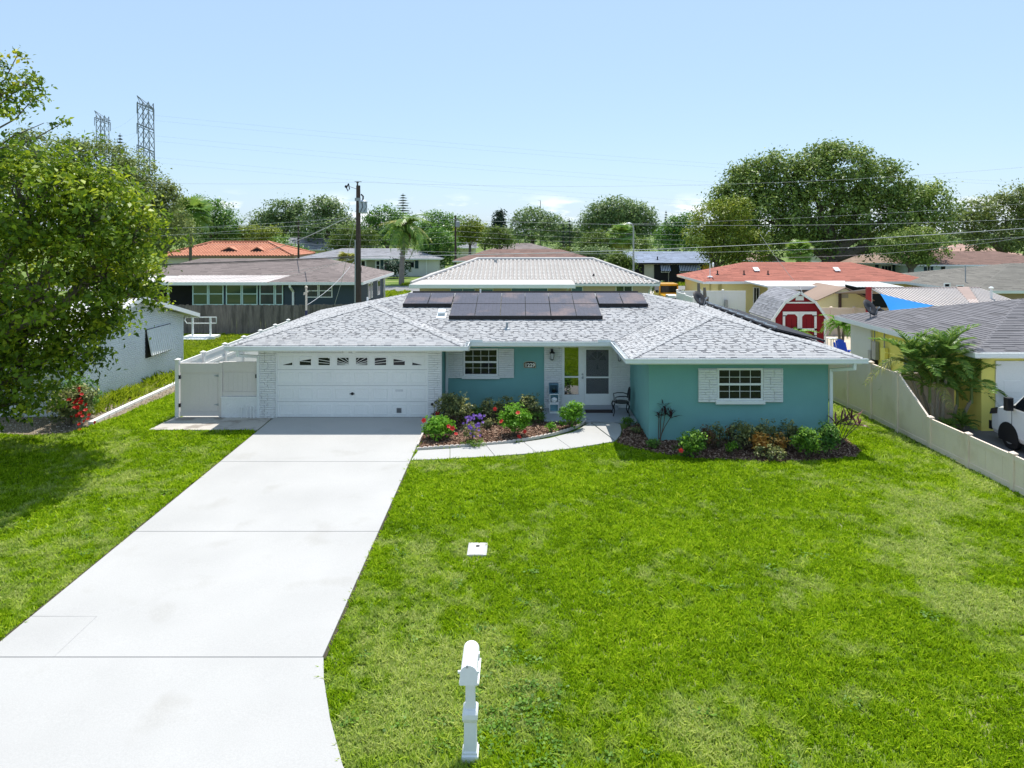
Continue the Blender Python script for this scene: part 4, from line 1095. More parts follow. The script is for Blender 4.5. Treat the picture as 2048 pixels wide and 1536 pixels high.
def tree(name, label, cat, px, y, lobes_px, m, n, size, clump=None, trunk_r=0.25, group=None, depth=None, base_px=None, per=20, aspect=.5, shell=.6, limbn=6, bark=None, rough=.16, up=.5, low_cut=-.75, hang=0, extra_twigs=0):
    """broad-leaved tree: lobes given as (px, py, rx_px, ry_px[, y, ry_m]) in the photograph at distance y"""
    k = y / F
    base = Vector((X(base_px if base_px is not None else px, y), y, gz(y) - 0.05))
    t = thing(name, label, cat, base, group)
    lobes = []
    for q in lobes_px:
        yy = q[4] if len(q) > 4 else y + R.uniform(-.25, .25) * q[2] * k
        dep = q[5] if len(q) > 5 else (q[2] + q[3]) / 2 * k * .95
        lobes.append((X(q[0], yy), yy, Z(q[1], yy), q[2] * yy / F, dep, q[3] * yy / F))
    far = y > 55
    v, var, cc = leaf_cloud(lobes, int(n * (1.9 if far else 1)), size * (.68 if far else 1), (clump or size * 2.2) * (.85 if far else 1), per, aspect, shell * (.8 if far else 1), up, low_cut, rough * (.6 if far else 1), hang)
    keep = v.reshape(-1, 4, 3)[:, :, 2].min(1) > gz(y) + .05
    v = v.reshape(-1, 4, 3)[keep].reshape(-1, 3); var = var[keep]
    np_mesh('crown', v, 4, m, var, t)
    mb = MB()
    zc = min(l[2] - l[5] * .3 for l in lobes)
    fork = base + Vector((0, 0, max(0.4, (zc - base.z) * .75)))
    mb.tube([base, base.lerp(fork, .5) + Vector((R.uniform(-.1, .1), 0, 0)), fork], [trunk_r * 1.25, trunk_r, trunk_r * .9], 9)
    ls = sorted(lobes, key=lambda l: -l[3] * l[5])[:limbn]
    limbs(mb, fork, [(l[0], l[1], l[2]) for l in ls], trunk_r * .7)
    if extra_twigs:
        for i in NR.choice(len(cc), extra_twigs, replace=False):
            l = min(lobes, key=lambda q: (q[0] - cc[i][0]) ** 2 + (q[1] - cc[i][1]) ** 2 + (q[2] - cc[i][2]) ** 2)
            limbs(mb, (l[0], l[1], l[2] - l[5] * .3), [cc[i] * 1.0], trunk_r * .12, 4, .10)
    mb.build('trunk', bark or M_BARK, t, smooth=True)
    return t
def frond_mesh(name, L_=1.6, droop=0.9, nl=26, ll=0.42, lw=0.03, m=None, rise=0.6, vee=0.4, hang=0.5, seed=0):
    """feather palm frond along +x: midrib plus leaflets, in one mesh"""
    rr = random.Random(seed)
    mb = MB()
    P_ = lambda s_: Vector((L_ * (s_ - .12 * droop * s_ * s_), 0, L_ * (rise * s_ - droop * s_ * s_)))
    mb.tube([P_(i / 8) for i in range(9)], [.018 * L_ * (1 - i / 9.5) * .8 for i in range(9)], 4)
    var = [0.55] * len(mb.v)
    for i in range(nl):
        s_ = .14 + .86 * (i + .5) / nl
        c = P_(s_); d = (P_(min(1, s_ + .02)) - P_(s_ - .02)).normalized()
        le = ll * math.sin(math.pi * (0.16 + 0.8 * s_)) ** .6
        for sg in (-1, 1):
            out = Vector((0, sg, 0)) * math.cos(vee) + Vector((0, 0, 1)) * math.sin(vee) * rr.uniform(.5, 1.2)
            e = (out * .8 + d * rr.uniform(.45, .75)).normalized()
            w = d.cross(e).cross(e).normalized() * (lw / 2) if True else None
            mid = c + e * le * .5; tip = c + e * le * .92 - Vector((0, 0, le * hang * rr.uniform(.6, 1.2)))
            b0 = len(mb.v)
            mb.add([c - w * .6, c + w * .6, mid + w, tip, mid - w], [(0, 1, 2, 3, 4)])
            tv = min(1, max(0, .5 + rr.gauss(0, .22)))
            var += [tv] * 5
    me = mb.mesh(name, m)
    a = me.attributes.new('var', 'FLOAT', 'POINT'); a.data.foreach_set('value', var)
    return me
def palm(name, label, base, height, meshes, nf, group=None, trunk_r=.12, lean=(0, 0), elev=(-.5, 1.0), scale=(0.85, 1.1), crownshaft=None, m_trunk=None, cat='palm tree', dead=None, trunks=None):
    t = thing(name, label, cat, base, group)
    stems = trunks or [(0, 0, height, nf, lean)]
    k = 0
    for (ox, oy, h, n_, ln) in stems:
        b0 = Vector(base) + Vector((ox, oy, 0)); top = b0 + Vector((ln[0], ln[1], h))
        mb = MB()
        pts = [b0.lerp(top, f_) + Vector((ln[0] * .3, ln[1] * .3, 0)) * math.sin(f_ * math.pi) * -1 for f_ in np.linspace(0, 1, 7)]
        mb.tube(pts, [trunk_r * (1.35 - .5 * f_) for f_ in np.linspace(0, 1, 7)], 8)
        for i in range(int(h / .28)):
            f_ = (i + .5) / max(1, int(h / .28)); c = b0.lerp(top, f_) - Vector((ln[0] * .3, ln[1] * .3, 0)) * math.sin(f_ * math.pi)
            mb.lathe(c, [(trunk_r * (1.37 - .5 * f_), 0), (trunk_r * (1.42 - .5 * f_), .03), (trunk_r * (1.36 - .5 * f_), .05)], 8)
        mb.build('trunk', m_trunk or M_BARK, t)
        if crownshaft:
            mb = MB(); mb.tube([top - Vector((0, 0, .1)), top + Vector((0, 0, crownshaft * .6)), top + Vector((0, 0, crownshaft))], [trunk_r * 1.0, trunk_r * .8, trunk_r * .4], 8); mb.build('crownshaft', mat('green_crownshaft', (.16, .22, .06), .5, .15), t); top = top + Vector((0, 0, crownshaft * .85))
        for i in range(n_):
            me = meshes[k % len(meshes)]; k += 1
            o = link('frond', me, t, top - Vector(base))
            f_ = (i + .5) / n_
            o.rotation_euler = (R.uniform(-.25, .25), -(elev[0] + (elev[1] - elev[0]) * (f_ ** .8)) + R.uniform(-.12, .12), i * 2.39996 + R.uniform(-.2, .2))
            s_ = R.uniform(*scale); o.scale = (s_, s_, s_)
        if dead:
            for i in range(dead[1]):
                o = link('dead_frond', dead[0], t, top - Vector(base) - Vector((0, 0, .1)))
                o.rotation_euler = (R.uniform(-.3, .3), R.uniform(.9, 1.3), R.uniform(0, 6.28))
    return t
# ---- shrubs
fm = MB()
for k in range(5):
    a = 2 * math.pi * k / 5
    d = Vector((math.cos(a), math.sin(a), .35)); s_ = Vector((-math.sin(a), math.cos(a), 0))
    fm.add([(0, 0, 0), tuple(d * .045 + s_ * .035), tuple(d * .075 + s_ * .012 - Vector((0, 0, .008))), tuple(d * .075 - s_ * .016), tuple(d * .045 - s_ * .035)], [(0, 1, 2, 3, 4)])
def flower_mesh(m, var=.5, sc=1.0):
    mb = MB(); mb.v = [tuple(c * sc for c in p) for p in fm.v]; mb.f = list(fm.f); mb.m = list(fm.m)
    mb.tube([(0, 0, 0), (0, 0, .06 * sc)], [.006 * sc, .004 * sc], 4)
    me = mb.mesh('flower', m); a = me.attributes.new('var', 'FLOAT', 'POINT'); a.data.foreach_set('value', [min(1, max(0, var + R.uniform(-.25, .25))) for _ in mb.v]); return me
F_RED, F_RED2, F_PUR = flower_mesh(LM['red'], .6, .9), flower_mesh(LM['red'], .35, .75), flower_mesh(LM['purple'], .5, .5)
def shrub(name, label, px, py, wpx, toppx, m, n=900, size=.07, aspect=.5, flowers=(), fmesh=None, group=None, per=14, sparse=False, stems=7, hang=0, cat='shrub', lobes=None, up=.6):
    b0 = G(px, py); y = b0.y; k = y / F
    h = (HC - (toppx - HY) * y / F) - b0.z
    h = max(.12, h)
    t = thing(name, label, cat, b0, group)
    r = wpx * k / 2
    if lobes is None:
        lobes = [(b0.x, y, b0.z + h * .52, r * .95, r * .85, h * .46)]
        for i in range(3): a = R.uniform(0, 6.28); lobes.append((b0.x + math.cos(a) * r * .4, y + math.sin(a) * r * .4, b0.z + h * R.uniform(.45, .75), r * .6, r * .55, h * .28))
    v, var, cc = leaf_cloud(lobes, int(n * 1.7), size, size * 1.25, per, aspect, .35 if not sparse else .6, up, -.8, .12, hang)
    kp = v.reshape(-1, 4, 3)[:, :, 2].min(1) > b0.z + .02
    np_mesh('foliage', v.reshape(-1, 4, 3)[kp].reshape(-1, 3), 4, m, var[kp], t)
    mb = MB()
    for i in range(stems):
        c = cc[R.randrange(len(cc))]
        mb.tube([b0 + Vector((R.uniform(-.05, .05), R.uniform(-.05, .05), -.03)), b0.lerp(Vector(c), .5) + Vector((0, 0, .03)), c], [.014, .010, .005], 5)
    mb.build('stem', M_STEM, t)
    for (fx, fy) in flowers:
        p = P(fx, fy, y - r * .75)
        o = link('flower', fmesh or F_RED, t, p - wl(t)); o.rotation_euler = (R.uniform(.5, 1.3), R.uniform(-.4, .4), R.uniform(-.5, .5)); s_ = R.uniform(.85, 1.2); o.scale = (s_, s_, s_)
    return t
FB = 'plants in the front flower bed'
shrub('hibiscus', 'bright green hibiscus with red flowers in the bed corner beside the driveway', 876, 880, 62, 832, LM['bright'], 1500, .075, flowers=((848, 841), (897, 853), (905, 857), (912, 868)), group=FB)
shrub('shrub', 'large dark shrub against the turquoise wall beside the garage pier', 912, 850, 84, 787, LM['dull'], 2200, .07, group=FB)
shrub('shrub', 'small red tipped shrub low at the garage pier corner', 874, 850, 18, 818, LM['crotond'], 200, .05, flowers=((875, 826),), fmesh=F_RED2, group=FB)
shrub('petunia', 'purple flowering plant in the mulch between the two hibiscus', 944, 886, 44, 838, LM['dull'], 420, .05, sparse=True, group=FB, cat='flowering plant',
      flowers=[(R.gauss(942, 10), R.gauss(834, 3)) for _ in range(15)] + [(R.gauss(955, 8), R.gauss(833, 3)) for _ in range(7)] + [(R.gauss(946, 11), R.gauss(853, 5)) for _ in range(22)] + [(948, 873), (934, 846), (936, 842)], fmesh=F_PUR)
shrub('shrub', 'small grey green plant behind the purple flowers', 975, 857, 26, 837, LM['dull'], 300, .05, group=FB)
shrub('shrub', 'low light green shrub below the window sill', 958, 846, 34, 815, LM['mango'], 450, .06, group=FB)
shrub('shrub', 'dark upright shrub under the edge of the window', 978, 845, 40, 795, LM['dull'], 700, .06, group=FB)
shrub('shrub', 'dark olive shrub under the brick panel of the window', 1012, 843, 50, 792, LM['dull'], 1100, .06, group=FB)
shrub('shrub', 'dense speckled shrub at the end of the turquoise wall beside the porch', 1060, 843, 64, 788, LM['dull'], 1500, .065, group=FB)
shrub('shrub', 'low green shrub at the porch edge corner', 1072, 848, 36, 822, LM['mango'], 500, .055, group=FB)
shrub('hibiscus', 'tall bright hibiscus with red flowers in the middle of the front bed', 1028, 874, 64, 808, LM['bright'], 1900, .075, flowers=((990, 818), (1036, 826), (1003, 843), (1050, 863), (1038, 874)), group=FB)
shrub('shrub', 'tiny bright plant alone in the mulch', 1103, 867, 20, 846, LM['bright'], 160, .06, group=FB)
shrub('shrub', 'rounded bright green shrub at the end of the front bed by the landing', 1144, 858, 48, 805, LM['bright'], 1500, .07, group=FB)
shrub('ground_cover', 'flat mat of pale green ground cover along the scalloped edging', 950, 890, 56, 882, LM['ground'], 700, .04, cat='ground cover', group=FB, stems=2)
CB = 'plants in the corner bed'
shrub('shrub', 'small dark plant behind the garden chair at the corner wall', 1258, 852, 28, 834, LM['mango'], 260, .06, group=CB)
shrub('shrub', 'small dark plant in the shade at the bend of the walk', 1270, 868, 22, 854, LM['dull'], 160, .05, group=CB)
shrub('shrub', 'low tufted plant beside the foot of the maroon cordyline', 1306, 898, 28, 878, LM['mango'], 260, .06, group=CB)
shrub('hibiscus', 'bright hibiscus with one red flower under the corner bed window', 1380, 914, 58, 862, LM['shrub'], 1500, .07, flowers=((1362, 901),), group=CB)
shrub('croton', 'dark bronze croton next to the hibiscus with one flower', 1414, 900, 32, 856, LM['crotond'], 420, .07, group=CB)
shrub('shrub', 'thin leggy shrub showing the wall through its twigs', 1437, 898, 34, 848, LM['dull'], 260, .07, sparse=True, group=CB)
shrub('croton', 'narrow dark croton under the window sill', 1461, 898, 24, 853, LM['crotond'], 260, .065, group=CB)
shrub('shrub', 'light green seedling in front of the window shrubs', 1463, 912, 26, 884, LM['shrub'], 230, .06, group=CB)
shrub('shrub', 'olive shrub below the sill corner of the wing window', 1484, 902, 50, 841, LM['dull'], 1000, .07, group=CB)
shrub('shrub', 'olive shrub rising behind the orange croton', 1530, 902, 60, 842, LM['dull'], 1000, .07, group=CB)
shrub('croton', 'orange leaved croton in the middle of the corner bed', 1526, 908, 36, 866, LM['croton'], 330, .12, .35, group=CB)
shrub('croton', 'smaller orange croton beside the larger one', 1560, 905, 22, 868, LM['croton'], 170, .11, .35, group=CB)
shrub('shrub', 'dusky shrub at the feet of the orange crotons', 1540, 921, 66, 890, LM['dull'], 450, .06, group=CB)
shrub('shrub', 'leggy olive shrub under the end of the brick panel', 1577, 900, 50, 840, LM['dull'], 800, .07, group=CB)
shrub('shrub', 'bright glossy shrub before the end of the wing wall', 1614, 916, 58, 857, LM['shrub'], 1300, .075, group=CB)
shrub('shrub', 'dark tall shrub at the outer corner of the wing', 1656, 914, 50, 846, LM['mango'], 1300, .075, group=CB)
def cordyline(label, px, py, heads, m, leaf_l, group=CB):
    b0 = G(px, py); t = thing('cordyline', label, 'plant', b0, group)
    lm = MB(); lm.add([(0, -.006, 0), (.35, -.028, .05), (.7, -.022, .03), (1, 0, -.08), (.7, .022, .03), (.35, .028, .05), (0, .006, 0)], [(0, 1, 5, 6), (1, 2, 4, 5), (2, 3, 4)])
    mes = []
    for q in (.25, .5, .75):
        me = lm.mesh('leaf', m); a = me.attributes.new('var', 'FLOAT', 'POINT'); a.data.foreach_set('value', [q] * len(lm.v)); mes.append(me)
    sm = MB()
    for (hx, hy, n_) in heads:
        p = P(hx, hy, b0.y + R.uniform(-.15, .15))
        sm.tube([b0 + Vector((R.uniform(-.06, .06), R.uniform(-.05, .05), -.03)), b0.lerp(p, .5) + Vector((R.uniform(-.06, .06), 0, .06)), p], [.014, .012, .010], 6)
        for i in range(n_):
            o = link('leaf', R.choice(mes), t, p - b0 + Vector((0, 0, R.uniform(-.08, .04))))
            o.rotation_euler = (R.uniform(-.4, .4), -R.uniform(-.35, 1.25), i * 2.4 + R.uniform(-.3, .3)); s_ = leaf_l * R.uniform(.7, 1.15); o.scale = (s_, s_ * 2.4, s_)
    sm.build('stem', M_STEM, t)
cordyline('tall maroon cordyline on thin stems against the turquoise wing wall', 1318, 884, ((1326, 812, 17), (1318, 832, 9), (1330, 829, 15), (1342, 833, 14)), LM['tip'], .34)
cordyline('spreading pink and maroon cordyline at the outer corner of the wing', 1676, 892, ((1672, 848, 9), (1682, 842, 12), (1692, 846, 12), (1702, 838, 12), (1712, 846, 10), (1718, 850, 8)), LM['tipp'], .42)

# ================================================================== MAILBOX
mx, my = X(941, 8.63), 8.63
mz = gz(my)
mbx = thing('mailbox', 'white moulded mailbox with arched box on a stepped post in the lawn', 'mailbox', (mx, my, mz))
M_MAIL = mat('white_moulded_plastic', (0.80, 0.80, 0.80), 0.42, 0.04, 2, 25)
def sq_post(mb, prof, cx_, cy_, z0):
    n_ = len(prof); base = len(mb.v)
    for (w, d, h) in prof:
        for sx, sy in ((-1, -1), (1, -1), (1, 1), (-1, 1)): mb.v.append((cx_ + sx * w / 2, cy_ + sy * d / 2, z0 + h))
    for i in range(n_ - 1):
        for k in range(4):
            k2 = (k + 1) % 4
            mb.f.append((base + i * 4 + k, base + i * 4 + k2, base + i * 4 + 4 + k2, base + i * 4 + 4 + k)); mb.m.append(0)
    mb.f.append(tuple(base + (n_ - 1) * 4 + k for k in range(4))); mb.m.append(0)
b2 = MB()
sq_post(b2, [(.20, .22, -.05), (.20, .22, .05), (.175, .19, .065), (.175, .19, .085), (.155, .165, .10), (.145, .155, .44), (.17, .20, .47), (.185, .225, .50), (.185, .225, .555), (.15, .17, .59), (.115, .13, .60), (.112, .125, .92), (.15, .30, 1.03)], mx, my, mz)
b2.build('post', M_MAIL, mbx)
def arch_prism(x0, hw, y0_, y1_, z0, hwall, mb, n_=12, taper=1.0):
    o1 = [(x0 - hw, z0), (x0 + hw, z0)] + [(x0 + hw * math.cos(t), z0 + hwall + hw * math.sin(t)) for t in np.linspace(0, math.pi, n_)]
    mb.slab([(a, y0_, c) for a, c in o1], (0, y1_ - y0_, 0))
b2 = MB(); arch_prism(mx - .003, .098, my - .27, my + .235, mz + 1.035, .125, b2); body_ = b2.build('box', M_MAIL, mbx)
b2 = MB(); arch_prism(mx - .003, .103, my - .288, my - .268, mz + 1.025, .13, b2); b2.box(mx - .13, mx - .098, my - .285, my - .262, mz + 1.165, mz + 1.19); b2.box(mx + .092, mx + .124, my - .285, my - .262, mz + 1.165, mz + 1.19); b2.build('door', M_MAIL, mbx)
b2 = MB(); b2.box(mx - .03, mx - .012, my - .30, my - .262, mz + 1.235, mz + 1.265); b2.build('latch', M_GREY, mbx)
b2 = MB(); b2.box(mx + .097, mx + .107, my - .2, my + .1, mz + 1.10, mz + 1.125); b2.box(mx + .097, mx + .107, my + .05, my + .1, mz + 1.10, mz + 1.2); b2.build('flag', M_MAIL, mbx)
b2 = MB(); sq_post(b2, [(.235, .34, 1.0), (.235, .50, 1.012), (.235, .50, 1.034)], mx, my - .01, mz); b2.build('shelf', M_MAIL, mbx)

# ================================================================== FENCES
def vinyl_panel(parent, a, b_, za0, za1, zb0, zb1, m, t=.045, rails=(0.0, 1.0), name='panel'):
    """board infill between two posts with top and bottom rail; heights may slope"""
    a, b_ = Vector((a[0], a[1], 0)), Vector((b_[0], b_[1], 0)); d = (b_ - a).normalized(); s = Vector((-d.y, d.x, 0)) * (t / 2)
    L_ = (b_ - a).length; nb = max(2, round(L_ / 0.28))
    pf = thing_part = None
    mb = MB()
    for i in range(nb):
        f0, f1 = i / nb, (i + 1) / nb - .006 / L_
        p, q = a.lerp(b_, f0), a.lerp(b_, f1)
        ss = s * (.40 + .06 * (i % 2))
        h = lambda f_, lo: (za0 + (zb0 - za0) * f_) if lo else (za1 + (zb1 - za1) * f_)
        vs_ = [p - ss, p + ss, q + ss, q - ss]
        mb.add([(v_.x, v_.y, h(f0 if j in (0, 1) else f1, True) + .06) for j, v_ in enumerate(vs_)] + [(v_.x, v_.y, h(f0 if j in (0, 1) else f1, False) - .03) for j, v_ in enumerate(vs_)],
               [(0, 3, 2, 1), (4, 5, 6, 7), (0, 1, 5, 4), (1, 2, 6, 5), (2, 3, 7, 6), (3, 0, 4, 7)])
    po = mb.build(name, m, parent)
    for z0_, z1_ in ((za0 + .02, zb0 + .02), (za1 - .11, zb1 - .11)):
        rm = MB().bar((a.x, a.y, z0_ + .06), (b_.x, b_.y, z1_ + .06), .055, .13); rm.build('rail', m, parent)
    return po
def vinyl_post(parent, x, y, z0, z1, m, w=.115, cap=True):
    p = MB().box(x - w / 2, x + w / 2, y - w / 2, y + w / 2, z0 - .1, z1).build('post', m, parent)
    if cap:
        mb = MB(); q = w / 2 + .018
        mb.box(x - q, x + q, y - q, y + q, z1, z1 + .03); mb.add([(x - q, y - q, z1 + .03), (x + q, y - q, z1 + .03), (x + q, y + q, z1 + .03), (x - q, y + q, z1 + .03), (x, y, z1 + .075)], [(0, 1, 4), (1, 2, 4), (2, 3, 4), (3, 0, 4)])
        mb.build('cap', m, p)
    return p
bf = thing('vinyl_fence', 'beige vinyl board fence stepping down along the lawn edge to the street', 'fence', (11.5, 22, 0))
pys = [36.9, 35.35, 33.8, 32.25, 30.7, 29.2, 27.67, 26.15, 24.63, 23.13, 21.62, 20.07, 18.54, 17.0, 15.45, 13.9]
tops = [gz(q) + 1.76 for q in pys[:11]] + [gz(q) + .83 for q in pys[11:]]
for i, q in enumerate(pys):
    vinyl_post(bf, float(fence_x(q)), q, gz(q), tops[i] + .03, M_VINYL, cap=i >= 8)
    if i: vinyl_panel(bf, (float(fence_x(pys[i - 1])), pys[i - 1] - .06), (float(fence_x(q)), q + .06), gz(pys[i - 1]), tops[i - 1], gz(q), tops[i], M_VINYL)
wf = thing('vinyl_fence', 'white vinyl fence running back beside the garage from the gate post', 'fence', (-11.15, 28, 0))
for i in range(7):
    q = 23.2 + i * 1.85
    vinyl_post(wf, -11.15, q, gz(q), 1.80 if i else 1.86, M_VINYLW, .125)
    if i: vinyl_panel(wf, (-11.15, q - 1.79), (-11.15, q - .06), gz(q - 1.8), 1.76, gz(q), 1.76, M_VINYLW); MB().bar((-11.15, q - 1.79, 1.35), (-11.15, q - .06, 1.35), .06, .1).build('rail', M_VINYLW, wf)
gt = thing('side_gate', 'pale beige vinyl gate with dark hinges between the white fence and the garage', 'gate', (-9.9, 23.2, 0))
M_GATE = mat('pale_gate_vinyl', (0.70, 0.64, 0.60), 0.55, 0.05, 1, 30)
def gate_leaf(x0, x1, z0, z1):
    lf = MB().box(x0, x1, 23.17, 23.21, z0, z1).build('gate_leaf', M_GATE, gt)
    nb = max(3, round((x1 - x0) / .16))
    for i in range(nb):
        a = x0 + .04 + (x1 - x0 - .08) * i / nb; b_ = x0 + .04 + (x1 - x0 - .08) * (i + 1) / nb - .002
        MB().box(a, b_, 23.160, 23.172, z0 + .16, z1 - .36).build('board', M_GATE, lf)
    MB().box(x0, x1, 23.145, 23.172, z1 - .30, z1).build('rail', M_GATE, lf); MB().box(x0, x1, 23.145, 23.172, z0, z0 + .14).build('rail', M_GATE, lf)
    return lf
gate_leaf(-11.05, -9.79, .05, 1.77)
gate_leaf(-9.66, -8.52, .70, 1.82)
vinyl_post(gt, -9.725, 23.19, .0, 1.80, M_GATE, .12, cap=False)
for z_ in (.42, 1.36):
    MB().add([(-9.95, 23.142, z_), (-9.79, 23.142, z_ + .04), (-9.67, 23.142, z_ + .05), (-9.67, 23.142, z_ - .05), (-9.79, 23.142, z_ - .04), (-9.95, 23.150, z_), (-9.79, 23.150, z_ + .04), (-9.67, 23.150, z_ + .05), (-9.67, 23.150, z_ - .05), (-9.79, 23.150, z_ - .04)], [(0, 1, 2, 3, 4), (0, 5, 6, 1), (4, 9, 5, 0), (1, 6, 7, 2), (3, 8, 9, 4)]).build('hinge', M_GREY, gt)
for x_, z_ in ((-11.06, 1.32), (-11.06, .40), (-8.56, 1.35)): MB().box(x_ - .03, x_ + .03, 23.12, 23.16, z_ - .06, z_ + .06).build('latch', M_BLACK, gt)
lw = thing('low_wall', 'low white block wall under the short gate leaf beside the garage pier', 'low wall', (-9.1, 23.15, 0))
MB().box(-9.68, -8.48, 23.08, 23.3, -.05, .66).build('block_wall', M_BRICK, lw)
MB().box(-9.70, -8.48, 23.07, 23.31, .66, .69).build('coping', M_WHITE, lw)
pp = thing('white_pipes', 'four thin white pipe stubs standing before the low white wall', 'pipes', (-8.8, 23.0, 0))
for x_, h_ in ((-9.0, .34), (-8.82, .38), (-8.70, .36), (-8.60, .37)):
    MB().tube([(x_, 23.03, 0), (x_, 23.03, h_), (x_ + .0, 23.06, h_ + .02)], .018, 7).build('pipe', M_WHITE, pp)
# weathered plank fence at the rear
pf = thing('plank_fence', 'weathered grey wooden plank fence across the back of the side yard', 'fence', (-14, 43.5, -.18))
pk = [MB().box(0, w_, 0, .022, 0, 1).mesh('plank', M_WOOD) for w_ in (.138, .143)]
x_ = -22.0
while x_ < -7.6:
    o = link('plank', R.choice(pk), pf, Vector((x_, 43.5 + R.uniform(0, .015), -.2)) - wl(pf)); o.scale.z = 1.80 + R.uniform(-.03, .03) + (.03 if x_ > -12.7 else 0); o.rotation_euler.y = R.uniform(-.008, .008)
    x_ += .147
for z_ in (.3, 1.3): MB().box(-22, -7.6, 43.525, 43.57, z_ - .2, z_ - .11).build('rail', M_WOOD, pf)
hr = thing('step_platform', 'white pipe handrail on a low white step platform before the plank fence', 'handrail', (X(402, 41.5), 41.5, -.18))
def HX(px): return X(px, 41.5)
b2 = MB(); b2.box(HX(372), HX(434), 41.1, 42.0, -.18, .02); b2.box(HX(366), HX(424), 40.75, 41.1, -.18, -.08); b2.build('platform', M_WHITE, hr)
b2 = MB(); zt, zb = Z(634, 41.5), Z(646, 41.5)
b2.tube([(HX(434), 41.4, zt), (HX(374), 41.4, zt), (HX(371), 41.4, (zt + zb) / 2), (HX(375), 41.4, zb), (HX(434), 41.4, zb), (HX(434), 41.4, zt)], .03, 6); b2.build('rail', M_WHITE, hr)
for q in (387, 422.5): MB().box(HX(q) - .045, HX(q) + .045, 41.36, 41.44, .02, zt).build('post', M_WHITE, hr)

# ================================================================== WHITE BRICK HOUSE NEXT DOOR
lh = thing('white_brick_house', 'white painted brick house with a low gable standing behind the big tree', 'house', (-21, 27.5, 0))
M_WB = mat('blue_white_brick', (0.78, 0.79, 0.81), 0.85, 0.08, 1.0, 40, alt=(0.66, 0.66, 0.66), altscale=1.5, altlo=.6, althi=.8)
LX = -14.98
gable = [(23.25, -.3), (31.7, -.3), (31.7, 2.38), (27.45, 3.42), (23.25, 2.38)]
MB().slab([(LX - .03, a, c) for a, c in gable], (-.2, 0, 0)).build('gable_wall', M_WB, lh)
MB().box(-29, LX - .04, 23.22, 23.45, -.3, 2.4).build('front_wall', M_WB, lh)
b2 = MB(); z_ = 0.0; row = 0
while z_ < 3.35:
    y_ = 23.25 + (0 if row % 2 else -.1)
    lim = lambda yy: 2.36 + max(0, 1.04 - abs(yy - 27.45) * .247)
    while y_ < 31.7:
        a, b_ = max(y_, 23.25), min(y_ + .19, 31.7)
        if b_ - a > .03 and z_ + .07 < lim((a + b_) / 2): pr = R.random() * .005; b2.add([(LX + pr, a + .003, z_), (LX + pr, b_ - .003, z_), (LX + pr, b_ - .003, z_ + .072), (LX + pr, a + .003, z_ + .072), (LX - .03, a, z_ - .003), (LX - .03, b_, z_ - .003), (LX - .03, b_, z_ + .075), (LX - .03, a, z_ + .075)], [(0, 1, 2, 3), (0, 4, 5, 1), (1, 5, 6, 2), (2, 6, 7, 3), (3, 7, 4, 0)])
        y_ += .2
    z_ += .082; row += 1
tag(b2.build('brickwork', M_WB, lh), kind='stuff')
M_WROOF = mat('white_membrane_roof', (0.62, 0.62, 0.62), 0.7, 0.12, 1, 30)
rp0, rp1, rp2 = 22.5, 27.45, 32.35
b2 = MB(); b2.slab([(LX + .42, rp0, 2.28), (LX + .42, rp1, 3.50), (-29.5, rp1, 3.50), (-29.5, rp0, 2.28)], (0, 0, .07)); b2.slab([(LX + .42, rp1, 3.50), (LX + .42, rp2, 2.28), (-29.5, rp2, 2.28), (-29.5, rp1, 3.50)], (0, 0, .07)); b2.build('roof', M_WROOF, lh)
b2 = MB()
for a, b_ in (((LX + .43, rp0, 2.27), (LX + .43, rp1, 3.49)), ((LX + .43, rp1, 3.49), (LX + .43, rp2, 2.27))): b2.bar(a, b_, .03, .17)
b2.build('rake_board', M_WHITE, lh)
b2 = MB(); b2.box(-29.5, LX + .43, rp0 - .03, rp0, 2.17, 2.36); b2.box(-29.5, LX + .43, rp2, rp2 + .03, 2.17, 2.36); b2.build('fascia', M_WHITE, lh)
b2 = MB(); b2.slab([(LX + .02, 28.5, 2.12), (LX + .02, 30.4, 2.12), (LX + .22, 30.4, 1.08), (LX + .22, 28.5, 1.08)], (.03, 0, 0)); sp_ = b2.build('awning_shutter', mat('white_corrugated_panel', (.74, .74, .73), .5, .06, 2, 30), lh)
b2 = MB()
for i in range(12): y_ = 28.55 + i * .16; b2.slab([(LX + .052, y_, 2.11), (LX + .052, y_ + .05, 2.11), (LX + .252, y_ + .05, 1.09), (LX + .252, y_, 1.09)], (.015, 0, 0))
tag(b2.build('corrugation', M_WHITE, sp_), kind='stuff')
MB().box(LX - .02, LX + .04, 28.45, 30.45, 1.0, 2.14).build('window', M_DARK, lh)
# bush with red flowers at its corner
shrub('ixora_bush', 'dark bush with a bank of red flowers at the corner of the white brick house', 140, 852, 86, 775, LM['dull'], 2400, .10, group=None, stems=9,
      flowers=[(R.gauss(163, 9), R.gauss(808, 16)) for _ in range(24)] + [(R.gauss(168, 7), R.gauss(842, 8)) for _ in range(6)] + [(138, 800), (143, 833), (150, 815)], fmesh=F_RED2)
shrub('vine_shrub', 'leafy pale shrub reaching up the white brick corner above the red flowers', 152, 836, 90, 757, LM['mango'], 1100, .11, sparse=True, stems=9)
shrub('weed_shrub', 'thin green weed against the white brick wall next to the flowering bush', 185, 808, 28, 770, LM['mango'], 220, .09, sparse=True)

